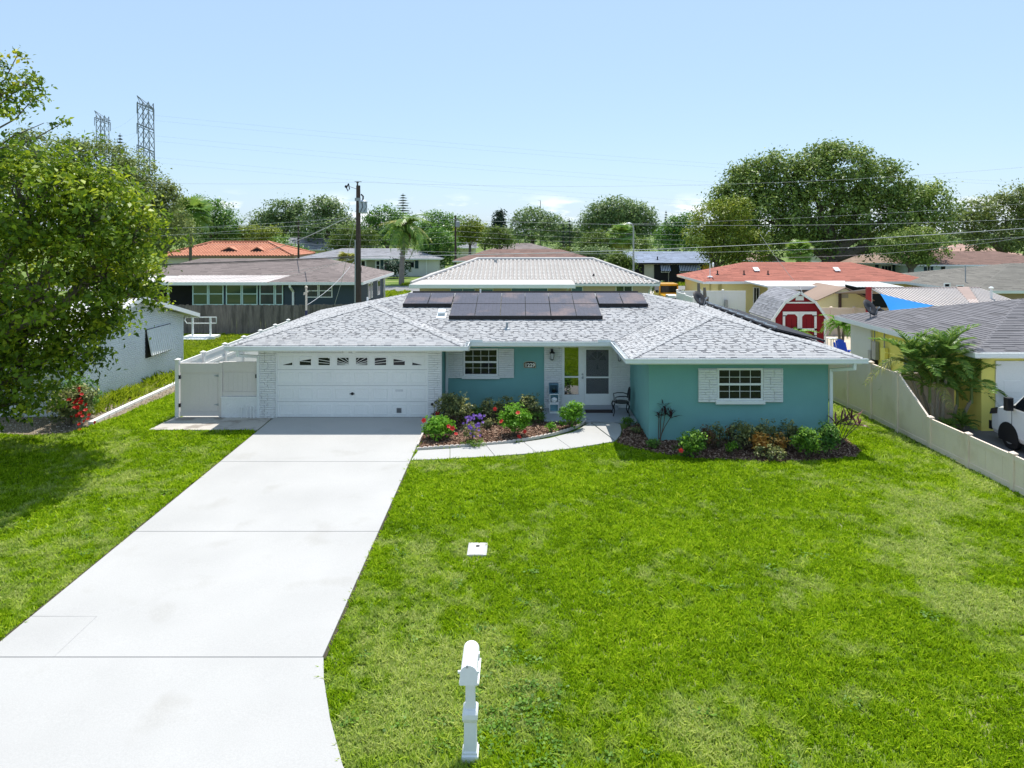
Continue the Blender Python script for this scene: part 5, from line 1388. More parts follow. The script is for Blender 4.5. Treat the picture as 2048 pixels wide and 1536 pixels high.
# ================================================================== BIG TREE BESIDE THE WHITE HOUSE
near = tree('shade_tree', 'large leaning shade tree with yellow green crown over the side lawn and white house', 'tree', -40, 20, [
    (180, 430, 115, 95, 18.9, 1.7), (60, 400, 110, 115, 18.0, 1.9), (80, 560, 150, 120, 18.9, 2.1), (208, 540, 82, 76, 19.9, 1.3), (262, 470, 62, 62, 19.3, 1.1), (40, 700, 120, 110, 20, 1.8),
    (145, 690, 62, 80, 20.4, 1.1), (214, 640, 44, 48, 20.9, .7), (292, 545, 34, 38, 21, .7), (10, 800, 95, 45, 20.2, 1.2), (-160, 520, 150, 200, 19, 2.6), (-60, 690, 110, 130, 19.5, 1.8), (10, 350, 60, 45, 19.5, 1.2), (258, 585, 44, 30, 20.6, .7), (316, 596, 14, 22, 20.5, .3)],
    LM['near'], 46000, .155, clump=.34, trunk_r=.30, per=24, aspect=.5, shell=.5, limbn=10, base_px=-90, rough=.2, extra_twigs=220)
upb = tree('shade_tree', 'sparse windswept tree whose bare twigged branch rises into the sky above the yellow green crown', 'tree', -150, 18, [
    (0, 185, 48, 34, 18, .7), (52, 165, 32, 24, 18.1, .5), (66, 198, 24, 16, 18, .4), (10, 225, 50, 12, 18, .4), (-60, 180, 50, 60, 17.8, 1.0), (128, 244, 14, 6, 18, .15), (36, 108, 12, 7, 18, .2), (88, 246, 24, 6, 18, .2), (-10, 130, 20, 20, 18, .3)],
    LM['near'], 2600, .125, clump=.2, trunk_r=.08, per=16, aspect=.5, shell=.3, limbn=9, base_px=-180, extra_twigs=70)
# ================================================================== OTHER HOUSES
M_CREAM = mat('cream_wall', (0.62, 0.58, 0.47), 0.85, 0.08, 0.6, 30)
M_BEIGE = mat('beige_wall', (0.58, 0.47, 0.34), 0.85, 0.08, 0.6, 30)
M_YEL = mat('yellow_stucco', (0.84, 0.75, 0.19), 0.9, 0.07, 0.8, 60, bump=.5, bscale=80)
M_PYEL = mat('pale_yellow_block', (0.80, 0.70, 0.33), 0.9, 0.08, 0.8, 40)
M_SLATE = mat('dark_slate_wall', (0.05, 0.07, 0.09), 0.8, 0.12, 0.8, 30)
M_TEALSH = mat('dark_teal_shutter', (0.02, 0.05, 0.06), 0.7, 0.1)
def roofmats(base, d=.5, name='s'):
    return [mat('%s_shingle_%s' % (name, k), tuple(c * f_ for c in base), .95, .14, .5, 40) for k, f_ in (('plain', 1.0), ('pale', 1.15), ('deep', .86), ('dark', .70))]
RM = {'brown': roofmats((.20, .165, .155), name='taupe'), 'red': roofmats((.34, .125, .09), name='red'), 'grey': roofmats((.155, .15, .16), name='charcoal'), 'grey2': roofmats((.25, .25, .27), name='grey'),
      'rust': roofmats((.185, .115, .095), name='rust'), 'tan': roofmats((.29, .21, .165), name='tan'), 'blue': roofmats((.22, .26, .34), name='blue_grey'), 'white': roofmats((.70, .68, .66), name='white'), 'olive': roofmats((.17, .16, .14), name='grey_brown'), 'pink': roofmats((.42, .27, .22), name='pinkish')}
def hip_planes(x0, x1, y0, y1, ze, pitch, axis='x', gable=False):
    if axis == 'x':
        h = (y1 - y0) / 2; r = 0 if gable else h; zr = ze + h * pitch
        a, b_ = Vector((x0 + r, y0 + h, zr)), Vector((x1 - r, y0 + h, zr))
        c = [Vector((x0, y0, ze)), Vector((x1, y0, ze)), Vector((x1, y1, ze)), Vector((x0, y1, ze))]
        out = [[c[0], c[1], b_, a], [c[2], c[3], a, b_]]
        out += [[c[3], c[0], a], [c[1], c[2], b_]]
        caps_ = [(a, b_)] + ([] if gable else [(c[0], a), (c[1], b_), (c[3], a), (c[2], b_)])
    else:
        w = (x1 - x0) / 2; r = 0 if gable else w; zr = ze + w * pitch
        a, b_ = Vector((x0 + w, y0 + r, zr)), Vector((x0 + w, y1 - r, zr))
        c = [Vector((x0, y0, ze)), Vector((x1, y0, ze)), Vector((x1, y1, ze)), Vector((x0, y1, ze))]
        out = [[c[3], c[0], a, b_], [c[1], c[2], b_, a]]
        out += [[c[0], c[1], a], [c[2], c[3], b_]]
        caps_ = [(a, b_)] + ([] if gable else [(c[0], a), (c[1], a), (c[3], b_), (c[2], b_)])
    return out, caps_
def make_roof(parent, planes_, caps_, mats, shingles=True, course=.15, wr=(.3, .9), name='roof', gable_mat=None, capw=.3, weights=(50, 24, 16, 10), singles=0, rows=0, thick=.012, eave=None):
    mb = MB()
    for i, p in enumerate(planes_): mb.add(p, [tuple(range(len(p)))], 1 if (gable_mat and i > 1) else 0)
    ro = mb.build(name, [mats[0], gable_mat or mats[0]], parent)
    if shingles:
        fd_ = MB(); bd = [singles]
        for i, p in enumerate(planes_):
            if gable_mat and i > 1: continue
            if (p[1] - p[0]).cross(p[2] - p[0]).z < 0: pass
            shingle_plane(p, ro, fd_, course=course, wr=wr, weights=weights, mats=mats, single_rows=rows if i == 0 else 0, budget=bd, thick=thick)
        tag(fd_.build('shingle_field', mats, ro), kind='stuff')
        cp = MB()
        for a, b_ in caps_: cap_line(a, b_, cp, capw, .3)
        tag(cp.build('ridge_cap', mats[1], ro), kind='stuff')
    return ro
def eaves(parent, x0, x1, y0, y1, ze, h=.16, m=M_TRIM):
    mb = MB()
    mb.box(x0 - .02, x1 + .02, y0 - .02, y0, ze - h, ze + .004); mb.box(x0 - .02, x1 + .02, y1, y1 + .02, ze - h, ze + .004); mb.box(x0 - .02, x0, y0, y1, ze - h, ze + .004); mb.box(x1, x1 + .02, y0, y1, ze - h, ze + .004)
    mb.build('fascia', m, parent)
    MB().box(x0, x1, y0, y1, ze - h - .02, ze - h).build('soffit', m, parent)
def house2(name, label, x0, x1, y0, y1, ze, pitch, wall, rmats, over=.6, axis='x', gable=False, zb=-.4, cat='house', group=None, course=.16, wr=(.35, 1.0), trim=M_TRIM, **kw):
    t = thing(name, label, cat, ((x0 + x1) / 2, (y0 + y1) / 2, -.18), group)
    MB().box(x0 + over, x1 - over, y0 + over, y1 - over, zb, ze - .15).build('wall', wall, t)
    pl_, cp_ = hip_planes(x0, x1, y0, y1, ze, pitch, axis, gable)
    make_roof(t, pl_, cp_, rmats, course=course, wr=wr, gable_mat=wall if gable else None, **kw)
    eaves(t, x0, x1, y0, y1, ze, m=trim)
    return t
def window(parent, x0, x1, z0, z1, y, cols=1, sash=1, glass=M_GLASS, m=M_TRIM, fr=.06, sill=False, name='window'):
    return grid_window(parent, x0, x1, z0, z1, y, sash=sash, cols=cols, rws=1, m=m, glass=glass, fr=fr, sill=sill, munt=.04, name=name)
def wpx(parent, a, b_, t, bt, y, **kw): return window(parent, X(a, y), X(b_, y), Z(bt, y), Z(t, y), y - .012, **kw)
def shutter(parent, a, b_, t, bt, y, m=M_TEALSH): return MB().box(X(a, y), X(b_, y), y - .05, y - .005, Z(bt, y), Z(t, y)).build('shutter', m, parent)

# ---- yellow house with charcoal roof across the beige fence
yh = house2('yellow_house', 'bright yellow house with charcoal shingle roof behind the feathery palm and beige fence', 13.6, 28.6, 21.15, 30.55, 2.46, .245, M_YEL, RM['grey'], over=.5, course=.145, wr=(.5, 1.05), singles=290, rows=30, thick=.02)
gd2 = MB().box(X(1992, 21.6), 19.9, 21.60, 21.648, -.05, 2.12).build('garage_door', M_WHITE, yh)
for z_ in (.5, 1.03, 1.57):
    for k in range(8): MB().bevbox(14.75 + k * .64, 15.28 + k * .64, 21.59, 21.602, z_ - .42, z_ - .04, .01).build('panel', M_WHITE, gd2)
gutter((13.5, 21.13), (28.6, 21.13), (0, -1), yh, M_WHITE)
MB().box(14.02, 14.098, 28.3, 30.02, -.3, 2.3).build('pale_wall_section', mat('unpainted_stucco', (.60, .60, .58), .9, .06, 1, 60), yh)
gx1 = 14.07
b2 = MB(); b2.box(gx1 - .10, gx1, 24.8, 25.75, 1.02, 2.0); wn_ = b2.build('louver_window', mat('dark_blue_grey', (.03, .045, .06), .5, .1), yh)
for k in range(9): MB().slab([(gx1 - .12, 24.85, 1.06 + k * .105), (gx1 - .12, 25.7, 1.06 + k * .105), (gx1 - .17, 25.7, 1.12 + k * .105), (gx1 - .17, 24.85, 1.12 + k * .105)], (-.008, 0, -.01)).build('slat', mat('slat_grey', (.10, .12, .14), .5, .1), wn_)
for y_, z0, z1, w_, m_, nm in ((27.9, 1.05, 1.75, .30, M_GREY, 'meter_box'), (27.2, 1.15, 1.62, .32, M_YEL, 'breaker_box'), (27.05, .72, 1.14, .36, M_GREY, 'meter_box'), (27.95, .55, 1.02, .22, M_BLACK, 'junction_box'), (28.25, .95, 1.35, .22, M_GREY, 'junction_box')):
    MB().box(gx1 - .14, gx1, y_ - w_ / 2, y_ + w_ / 2, z0, z1).build(nm, m_, yh)
for y_ in (27.95, 27.2): MB().tube([(gx1 - .07, y_, 1.6), (gx1 - .07, y_, 2.3)], .03, 6).build('conduit', M_GREY, yh)
dish_me = None
def dish(label, p, r, face, mast=.5, group=None):
    t = thing('satellite_dish', label, 'satellite dish', p, group)
    fdir = Vector(face).normalized(); q = fdir.to_track_quat('Z', 'Y').to_matrix()
    c = Vector(p) + Vector((0, 0, mast)) - fdir * .08
    mb = MB(); prof = [(.001, 0)] + [(r * k / 4, .22 * r * (k / 4) ** 2) for k in range(1, 5)] + [(r, .22 * r + .015), (r * .5, .04), (.001, .0 - .02)]
    n_ = 18
    for (a, h) in prof:
        for k in range(n_): mb.v.append(tuple(c + q @ Vector((a * math.cos(2 * math.pi * k / n_), a * 1.1 * math.sin(2 * math.pi * k / n_), h))))
    for i in range(len(prof) - 1):
        for k in range(n_): mb.f.append((i * n_ + k, i * n_ + (k + 1) % n_, (i + 1) * n_ + (k + 1) % n_, (i + 1) * n_ + k)); mb.m.append(0)
    mb.build('reflector', mat('dish_grey', (.025, .025, .028), .6, .1), t, smooth=True)
    mb = MB(); mb.tube([p, (p[0], p[1], p[2] + mast)], .022, 6); mb.tube([(p[0] + .25, p[1] + .1, p[2]), (p[0], p[1], p[2] + mast * .75)], .012, 5); mb.build('mast', M_GREY, t)
    mb = MB(); a = c - q @ Vector((0, r * 1.05, -.1)); e = c + q @ Vector((0, -r * .55, r * 1.05)); mb.tube([a, e], .014, 5); mb.tube([e - fdir * .02, e + fdir * .08], .035, 7); mb.build('feed_arm', M_GREY, t)
    return t
def yroof(x, y): return 2.46 + .245 * min(x - 13.6, y - 21.15, 30.55 - y)
dish('dark satellite dish tilted skyward on the eave of the yellow house', (14.15, 28.6, yroof(14.15, 28.6)), .34, (.45, -.75, .6), .42)
dish('dark satellite dish on the hip of the pale grey roof beside the collectors', (7.0, 27.5, ZE + SL * 2.78), .30, (.5, -.7, .6), .35)
# side gate of the yellow house
yg = thing('side_gate', 'cream gate with a dark metal post between the yellow house and the beige fence', 'gate', (13.2, 22.9, 0))
for k in range(10): MB().box(12.0 + k * .205, 12.2 + k * .205, 22.9, 22.94, .02, 1.5).build('board', M_VINYL, yg)
for z_ in (.12, 1.42): MB().box(12.0, 14.05, 22.94, 22.98, z_ - .05, z_ + .05).build('rail', M_VINYL, yg)
b2 = MB(); b2.tube([(13.62, 22.8, 0), (13.62, 22.8, 1.32)], .02, 6); b2.box(13.56, 13.68, 22.75, 22.82, 1.24, 1.4); b2.build('lock_post', M_BLACK, yg)

# ---- white van
van = thing('van', 'white delivery van nosed up to the garage of the yellow house', 'van', (14.75, 18.2, gz(20)))
vg = gz(20)
st = [(0.0, .42, .62, .72, .72), (.06, .32, .70, .86, .84), (.22, .30, .98, .95, .86), (.55, .30, 1.13, .99, .84), (.95, .30, 1.25, 1.0, .86), (1.05, .30, 1.30, 1.0, .87), (1.75, .30, 2.05, 1.0, .80), (2.1, .30, 2.34, 1.0, .79), (2.6, .30, 2.42, 1.0, .79), (5.2, .30, 2.42, 1.0, .80), (5.35, .34, 2.30, .98, .80)]
mb = MB(); ns = 10
for (yy, zb_, zt_, hb_, ht_) in st:
    zbelt = min(zt_ - .06, 1.18)
    ring = [(-hb_ + .06, zb_), (-hb_, zb_ + .12), (-hb_, zbelt), (-(hb_ * .35 + ht_ * .65), (zbelt + zt_) / 2 + .02), (-ht_ + .10, zt_), (ht_ - .10, zt_), ((hb_ * .35 + ht_ * .65), (zbelt + zt_) / 2 + .02), (hb_, zbelt), (hb_, zb_ + .12), (hb_ - .06, zb_)]
    for (a, c) in ring: mb.v.append((14.75 + a, 20.93 - yy, vg + c))
for i in range(len(st) - 1):
    for k in range(ns): mb.f.append((i * ns + k, i * ns + (k + 1) % ns, (i + 1) * ns + (k + 1) % ns, (i + 1) * ns + k)); mb.m.append(0)
mb.f.append(tuple(range(ns))); mb.m.append(0); mb.f.append(tuple(reversed([(len(st) - 1) * ns + k for k in range(ns)]))); mb.m.append(0)
M_CAR = mat('white_car_paint', (.78, .79, .80), .25, .03, 1, 10, spec=.5, coat=.6)
mb.build('body', M_CAR, van, smooth=False)
def vp(yy, zz, x_=None): return (x_, 20.93 - yy, vg + zz)
for s_ in (-1, 1):
    e = 1.012
    MB().slab([(14.75 + s_ * 1.006, 20.93 - 1.18, vg + 1.22), (14.75 + s_ * 1.006, 20.93 - 2.15, vg + 1.22), (14.75 + s_ * .90, 20.93 - 2.15, vg + 1.95), (14.75 + s_ * .90, 20.93 - 1.85, vg + 1.95)], (s_ * .012, 0, 0)).build('side_window', M_GLASS, van)
    b2 = MB(); b2.bar((14.75 + s_ * 1.0, 20.93 - 1.28, vg + 1.28), (14.75 + s_ * 1.16, 20.93 - 1.22, vg + 1.28), .05, .06); b2.bevbox(14.75 + s_ * 1.16 - .1, 14.75 + s_ * 1.16 + .1, 20.93 - 1.30, 20.93 - 1.16, vg + 1.16, vg + 1.52, .02); b2.build('mirror', M_BLACK, van)
    MB().slab([(14.75 + s_ * .955, 20.93 - .16, vg + .80), (14.75 + s_ * .99, 20.93 - .50, vg + .90), (14.75 + s_ * .985, 20.93 - .52, vg + 1.08), (14.75 + s_ * .95, 20.93 - .22, vg + .97)], (s_ * .02, 0.02, 0)).build('headlight', mat('dark_headlight', (.03, .03, .035), .1, .1), van)
    b2 = MB(); b2.bar((14.75 + s_ * 1.01, 20.93 - 2.05, vg + 1.04), (14.75 + s_ * 1.01, 20.93 - 2.25, vg + 1.04), .03, .04); b2.build('door_handle', M_BLACK, van)
    for yy in (.98, 4.3):
        arc_ = [(20.93 - yy + .41 * math.cos(t), vg + .36 + .41 * math.sin(t)) for t in np.linspace(-.35, math.pi + .35, 15)]
        mb = MB(); mb.slab([(14.75 + s_ * 1.003, a, c) for a, c in arc_], (s_ * .012, 0, 0)); mb.build('wheel_arch', M_BLACK, van)
        mb = MB(); mb.lathe((14.75 + s_ * 1.0 - (.2 if s_ > 0 else -.02), 20.93 - yy, vg + .36), [(.2, 0), (.35, .02), (.36, .06), (.36, .14), (.34, .18)], 18, axis='x'); wh_ = mb.build('wheel', M_BLACK, van)
        mb = MB(); mb.lathe((14.75 + s_ * 1.0 + (-.025 if s_ > 0 else .005), 20.93 - yy, vg + .36), [(.06, 0), (.2, .01), (.2, .02)], 14, axis='x'); mb.build('rim', M_GREY, wh_)
sm2 = MB()
for s_ in (-1, 1):
    for yy in (1.12, 2.25, 3.4): sm2.box(14.75 + s_ * 1.0 - .004, 14.75 + s_ * 1.0 + .004, 20.93 - yy - .008, 20.93 - yy + .008, vg + .45, vg + 1.17)
sm2.build('door_seam', M_DARK, van)
MB().slab([(14.75 - .78, 20.93 - 1.06, vg + 1.32), (14.75 + .78, 20.93 - 1.06, vg + 1.32), (14.75 + .68, 20.93 - 1.74, vg + 2.04), (14.75 - .68, 20.93 - 1.74, vg + 2.04)], (0, .012, .012)).build('windshield', M_GLASS, van)
b2 = MB(); b2.box(14.75 - .86, 14.75 + .86, 20.88, 20.99, vg + .32, vg + .56); b2.build('bumper', M_BLACK, van)

# ---- feathery palm clump
FR = [frond_mesh('frond', 1.55, .75, 30, .42, .034, LM['palm'], .5, .5, .2, s_) for s_ in range(3)]
FY = frond_mesh('frond', 1.5, 1.2, 26, .4, .03, LM['palmy'], .5, .3, .5, 9)
pbase = (X(1872, 21.9), 21.9, 0.0)
palm('palm', 'clump of ringed feather palms between the beige fence and the yellow house', pbase, 1.9, FR + FR + [FY], 11, None, .05, elev=(-.3, 1.4), scale=(.7, 1.02), crownshaft=.45, m_trunk=mat('ringed_palm_trunk', (.30, .26, .19), .9, .25, 8, 30),
     trunks=[(0, 0, 1.35, 16, (.05, 0)), (-.35, .2, 1.5, 14, (-.25, .1)), (.15, -.05, 1.7, 16, (.15, 0)), (-.15, -.1, .9, 10, (-.1, 0)), (.55, .0, .75, 7, (.10, 0)), (.75, -.1, .9, 8, (.25, -.05)), (-.05, .3, 1.0, 8, (-.1, .2))])
FS = [frond_mesh('frond', .6, .8, 16, .22, .022, LM['palm'], .6, .5, .25, s_ + 20) for s_ in range(2)]
palm('palm_seedling', 'low spiky palm seedling at the foot of the feather palm clump', (X(1925, 21.5), 21.5, 0), .12, FS, 12, None, .03, elev=(.1, 1.2))
palm('palm_seedling', 'tiny palm tuft beside the lowest fence post below the palms', (X(1893, 21.3), 21.3, 0), .1, FS, 9, None, .03, elev=(.1, 1.2), scale=(.7, .9))

# ---- dark slate house behind the plank fence
sl = thing('slate_house', 'dark slate blue house with taupe roof and white framed sunroom behind the plank fence', 'house', (-20, 58, -.18))
MB().box(-30.5, -12.1, 55.2, 63.4, -.4, 2.32).build('wall', M_SLATE, sl); MB().box(-17.35, -12.1, 52.0, 55.2, -.4, 2.32).build('wall', M_SLATE, sl)
pz, sE = .30, 2.46
main_pl, main_cp = hip_planes(-31.3, -11.3, 54.55, 64.0, sE, pz)
aw, bw = Vector((-14.75, 51.3 + 3.45, sE + 3.45 * pz)), Vector((-14.75, 54.55 + 3.45, sE + 3.45 * pz))
c1, c2, c3, c4 = Vector((-18.2, 51.3, sE)), Vector((-11.3, 51.3, sE)), Vector((-11.3, 54.55, sE)), Vector((-18.2, 54.55, sE))
lift = Vector((0, 0, .004))
wing_pl = [[c1, c2, aw], [c4 + lift, c1 + lift, aw + lift, bw + lift], [c2 + lift, c3 + lift, bw + lift, aw + lift]]
make_roof(sl, main_pl + wing_pl, main_cp + [(c1, aw), (c2, aw), (aw, bw)], RM['brown'], course=.16, wr=(.3, .9))
fs_ = MB()
for a, b_ in (((-18.2, 51.29), (-11.28, 51.29)), ((-11.29, 51.3), (-11.29, 64.0)), ((-31.3, 54.54), (-18.2, 54.54))): fs_.bar((a[0], a[1], sE - .09), (b_[0], b_[1], sE - .09), .03, .2)
fs_.build('fascia', M_TRIM, sl); MB().prism([(-31.3, 54.55), (-18.2, 54.55), (-18.2, 51.3), (-11.3, 51.3), (-11.3, 64), (-31.3, 64)], sE - .2, sE - .18).build('soffit', M_TRIM, sl)
M_SRR = mat('ribbed_sunroom_roof', (.52, .47, .45), .6, .15, .8, 20, stretch=(1, .2, 1))
srx0, srx1 = X(318, 51.6), X(556, 51.6)
MB().slab([(srx0, 51.35, 2.36), (srx1, 51.35, 2.36), (srx1, 54.9, 2.66), (srx0, 54.9, 2.66)], (0, 0, .08)).build('sunroom_roof', M_SRR, sl)
rb = MB()
for k in range(28): x_ = srx0 + (srx1 - srx0) * k / 27; rb.bar((x_, 51.36, 2.45), (x_, 54.9, 2.75), .05, .03)
tag(rb.build('roof_rib', M_SRR, sl), kind='stuff')
MB().box(srx0, srx1, 51.30, 51.36, 2.24, 2.46).build('fascia', M_TRIM, sl)
MB().slab([(X(230, 51.6), 51.2, 2.38), (X(318, 51.6) - .02, 51.2, 2.38), (X(318, 51.6) - .02, 54.9, 2.6), (X(230, 51.6), 54.9, 2.6)], (0, 0, .1)).build('porch_roof', mat('white_porch_roof', (.62, .62, .62), .6, .06), sl)
MB().box(X(384, 52), X(568, 52), 52.0, 55, -.4, 2.3).build('sunroom_wall', M_SLATE, sl)
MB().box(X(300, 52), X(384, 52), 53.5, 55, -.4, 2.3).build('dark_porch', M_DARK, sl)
M_GREENGL = glass_mat('greenish_glass', (.022, .05, .045), .06, 1.9)
M_TEALTRIM = mat('pale_aqua_trim', (.55, .72, .70), .5, .05)
for a, b_ in ((385, 417), (417, 448), (452, 484), (484, 516), (519, 550), (550, 567)): wpx(sl, a + .5, b_ - .5, 565.5, 610, 51.95, cols=1, sash=2, glass=M_GREENGL, m=M_TEALTRIM, fr=.07)
MB().box(X(340, 52) - .05, X(340, 52) + .05, 51.7, 51.8, -.2, 2.3).build('post', M_TRIM, sl)
wpx(sl, 611, 637, 568, 595, 52.0, cols=1, sash=2, glass=M_GREENGL); wpx(sl, 638, 665, 568, 595, 52.0, cols=1, sash=2, glass=M_GREENGL)
downspout([(X(580, 51.4), 51.35, 2.3), (X(580, 51.4), 51.4, 2.1), (X(586, 51.9), 51.93, 1.75), (X(586, 51.9), 51.93, -.2)], sl, .14)
for ya, yb in ((56.8, 57.6), (58.0, 58.5), (60.6, 61.6)): MB().box(-12.1, -12.05, ya, yb, .7, 2.0).build('window', M_TRIM, sl); MB().box(-12.05, -12.04, ya + .1, yb - .1, .8, 1.9).build('pane', M_GLASS, sl)
downspout([(-11.35, 63.9, 2.3), (-12.0, 63.3, 2.0), (-12.0, 63.3, -.2)], sl, .12)
pipe_vent(-12.7, 57, .4, sl, M_BLACK, .06, sE + .3 * 1.4)

# ---- beige house with white tile roof
def tile_plane(poly, mb, cw_=.30, rw=.36, r=.085, mi=0):
    p0 = poly[0]; u = (poly[1] - poly[0]).normalized(); nn = u.cross(poly[2] - poly[0]).normalized()
    if nn.z < 0: nn = -nn
    v = nn.cross(u)
    q = [((p - p0).dot(u), (p - p0).dot(v)) for p in poly]; vm = max(b_ for a, b_ in q); n_ = len(q)
    def span(h):
        xs_ = []
        for i in range(n_):
            (a0, b0), (a1, b1) = q[i], q[(i + 1) % n_]
            if (b0 - h) * (b1 - h) <= 0 and abs(b1 - b0) > 1e-9: xs_.append(a0 + (h - b0) / (b1 - b0) * (a1 - a0))
        return (min(xs_), max(xs_)) if len(xs_) > 1 else (0, 0)
    h = 0.0
    while h < vm - .1:
        h1 = min(h + rw * 1.04, vm); l, r_ = span(max(.01, (h + h1) / 2))
        a = math.ceil(l / cw_) * cw_
        while a + cw_ < r_ + .1:
            c = a + cw_ / 2 + R.uniform(-.008, .008)
            pts = []
            for (hh, rr_, lf) in ((h, r, .035), (h1, r * .86, .0)):
                for k in range(5):
                    t = math.pi * k / 4
                    pts.append(p0 + u * (c - rr_ * math.cos(t) * 1.25) + v * hh + nn * (rr_ * math.sin(t) * .8 + lf))
            mb.add(pts, [(k, k + 1, k + 6, k + 5) for k in range(4)] + [(4, 3, 2, 1, 0)], mi)
            a += cw_
        h += rw
M_TILEW = mat('white_roof_tile', (.56, .53, .50), .8, .12, .8, 15, alt=(.42, .38, .36), altscale=2.5, altlo=.62, althi=.75)
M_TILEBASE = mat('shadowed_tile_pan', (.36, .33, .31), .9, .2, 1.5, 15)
bh = thing('beige_house', 'long beige house with weathered white barrel tile roof directly behind the grey roof ridge', 'house', (1, 55, -.18))
bx0, bx1, by0, by1 = -7.6, 9.9, 50.0, 62.0
MB().box(bx0 + .5, bx1 - .55, 50.7, 61.4, -.4, 2.3).build('wall', M_BEIGE, bh)
pl_, cp_ = hip_planes(bx0, bx1, by0, by1, 2.45, .245)
pl_ = [[Vector((bx0, by0, 2.45)), Vector((bx1, by0, 2.45)), Vector((5.87, 56, 3.92)), Vector((-3.3, 56, 3.92))], [Vector((bx1, by1, 2.45)), Vector((bx0, by1, 2.45)), Vector((-3.3, 56, 3.92)), Vector((5.87, 56, 3.92))], [Vector((bx0, by1, 2.45)), Vector((bx0, by0, 2.45)), Vector((-3.3, 56, 3.92))], [Vector((bx1, by0, 2.45)), Vector((bx1, by1, 2.45)), Vector((5.87, 56, 3.92))]]
mb = MB()
for p in pl_: mb.add(p, [tuple(range(len(p)))])
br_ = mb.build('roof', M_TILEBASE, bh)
tl = MB()
for p in pl_: tile_plane(p, tl, .31, .36, .082)
tag(tl.build('roof_tiles', M_TILEW, br_), kind='stuff')
hp = MB()
for a, b_ in ((pl_[0][0], pl_[0][3]), (pl_[0][1], pl_[0][2]), (pl_[0][3], pl_[0][2])): hp.tube([a + Vector((0, 0, .06)), b_ + Vector((0, 0, .06))], .13, 8)
hp.build('ridge_tile', M_TILEW, br_)
eaves(bh, bx0, bx1, by0, by1, 2.45)
MB().slab([(X(818, 48.6), 48.6, 2.42), (X(1151, 48.6), 48.6, 2.42), (X(1143, 50.6), 50.6, 2.62), (X(845, 50.6), 50.6, 2.62)], (0, 0, .06)).build('porch_roof', mat('grey_flat_roof', (.46, .44, .42), .8, .08), bh)
MB().box(X(818, 48.6), X(1151, 48.6), 48.55, 48.6, 2.24, 2.49).build('fascia', M_TRIM, bh)
MB().slab([(X(818, 48.6), 48.62, 2.22), (X(1151, 48.6), 48.62, 2.22), (X(1151, 48.6), 50.7, 2.22), (X(818, 48.6), 50.7, 2.22)], (0, 0, .02)).build('porch_soffit', M_TRIM, bh)
for a, b_, t_, c in ((900, 951, 576, 596, ), (961, 987, 577, 596), (1022, 1096, 575, 596), (1142, 1166, 572, 592), (1231, 1265, 571, 594)): wpx(bh, a, b_, t_, c, 50.68, cols=2 if b_ - a > 30 else 1, glass=M_GREENGL)
downspout([(X(1136, 48.6), 48.58, 2.25), (X(1131, 50.6), 50.6, 1.6), (X(1131, 50.6), 50.6, -.2)], bh, .1); downspout([(X(1304, 50), 50, 2.3), (X(1298, 50.6), 50.65, 1.8), (X(1298, 50.6), 50.65, -.2)], bh, .1)
pipe_vent(X(991, 55.2), 55.2, .2, br_, M_GREY, .12, 3.75); pipe_vent(X(1187, 52), 51.8, .15, br_, M_BLACK, .06, 2.9)

# ---- yellow block house with red roof
rh = house2('red_roof_house', 'pale yellow block house with faded red shingle roof beyond the barn shed', 13.5, 30.6, 52.0, 60.6, 2.46, .285, M_PYEL, RM['red'], over=.55)
MB().slab([(X(1489, 51.9), 51.9, 2.42), (X(1690, 51.9), 51.9, 2.42), (X(1690, 48.2), 48.2, 2.30), (X(1536, 48.2), 48.2, 2.30)], (0, 0, .1)).build('patio_roof', M_WROOF, rh)
MB().box(X(1536, 48.2) - .02, X(1690, 48.2), 48.14, 48.2, 2.16, 2.42).build('fascia', M_WHITE, rh)
for k in range(15): x_ = X(1690, 50) + .1 + k * .22; MB().bar((x_, 48.3, 2.34), (x_, 51.9, 2.44), .12, .03).build('slat', M_WHITE, rh)
for x_ in (X(1540, 48.3), X(1640, 48.3), X(1690, 48.3)): MB().box(x_, x_ + .09, 48.25, 48.34, -.2, 2.3).build('post', M_TRIM, rh)
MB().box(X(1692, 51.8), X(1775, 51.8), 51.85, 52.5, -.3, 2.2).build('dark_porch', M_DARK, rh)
wpx(rh, 1506, 1519, 574, 610, 52.5, cols=2)
for px_ in (1396, 1419, 1437, 1440): MB().box(X(px_, 52.5), X(px_, 52.5) + .1, 52.42, 52.5, .4, 2.3).build('pipe', mat('dull_yellow_pipe', (.42, .36, .14), .8, .1), rh)
for px_, py_, m_ in ((1435, 553, M_BLACK), (1488, 551, M_BLACK), (1536, 550, M_BLACK)):
    y_ = 53.5; pipe_vent(X(px_, y_), y_, .3, rh, m_, .05, 2.46 + .285 * 1.5)
for px_ in (1513, 1674):
    y_ = 54.2; z_ = 2.46 + .285 * 2.2; MB().slab([(X(px_, y_) - .2, y_ - .2, z_ + .02), (X(px_, y_) + .2, y_ - .2, z_ + .02), (X(px_, y_) + .2, y_ + .3, z_ + .25), (X(px_, y_) - .2, y_ + .3, z_ + .25)], (0, 0, .06)).build('roof_vent', M_ALU, rh)
ms_ = thing('antenna_mast', 'thin white antenna mast on the near slope of the red roof', 'antenna', (X(1420, 53), 53, 2.8))
b2 = MB(); b2.tube([(X(1420, 53), 53, 2.72), (X(1420, 53), 53, Z(527, 53))], .03, 6); b2.lathe((X(1420, 53), 53, 2.72), [(.22, 0), (.2, .06), (.05, .1)], 8); b2.build('pole', M_WHITE, ms_)
b2 = MB(); b2.lathe((X(1424, 53), 53, Z(530, 53)), [(.02, 0), (.18, .05), (.2, .1)], 10, axis='x'); b2.build('reflector', M_WHITE, ms_)

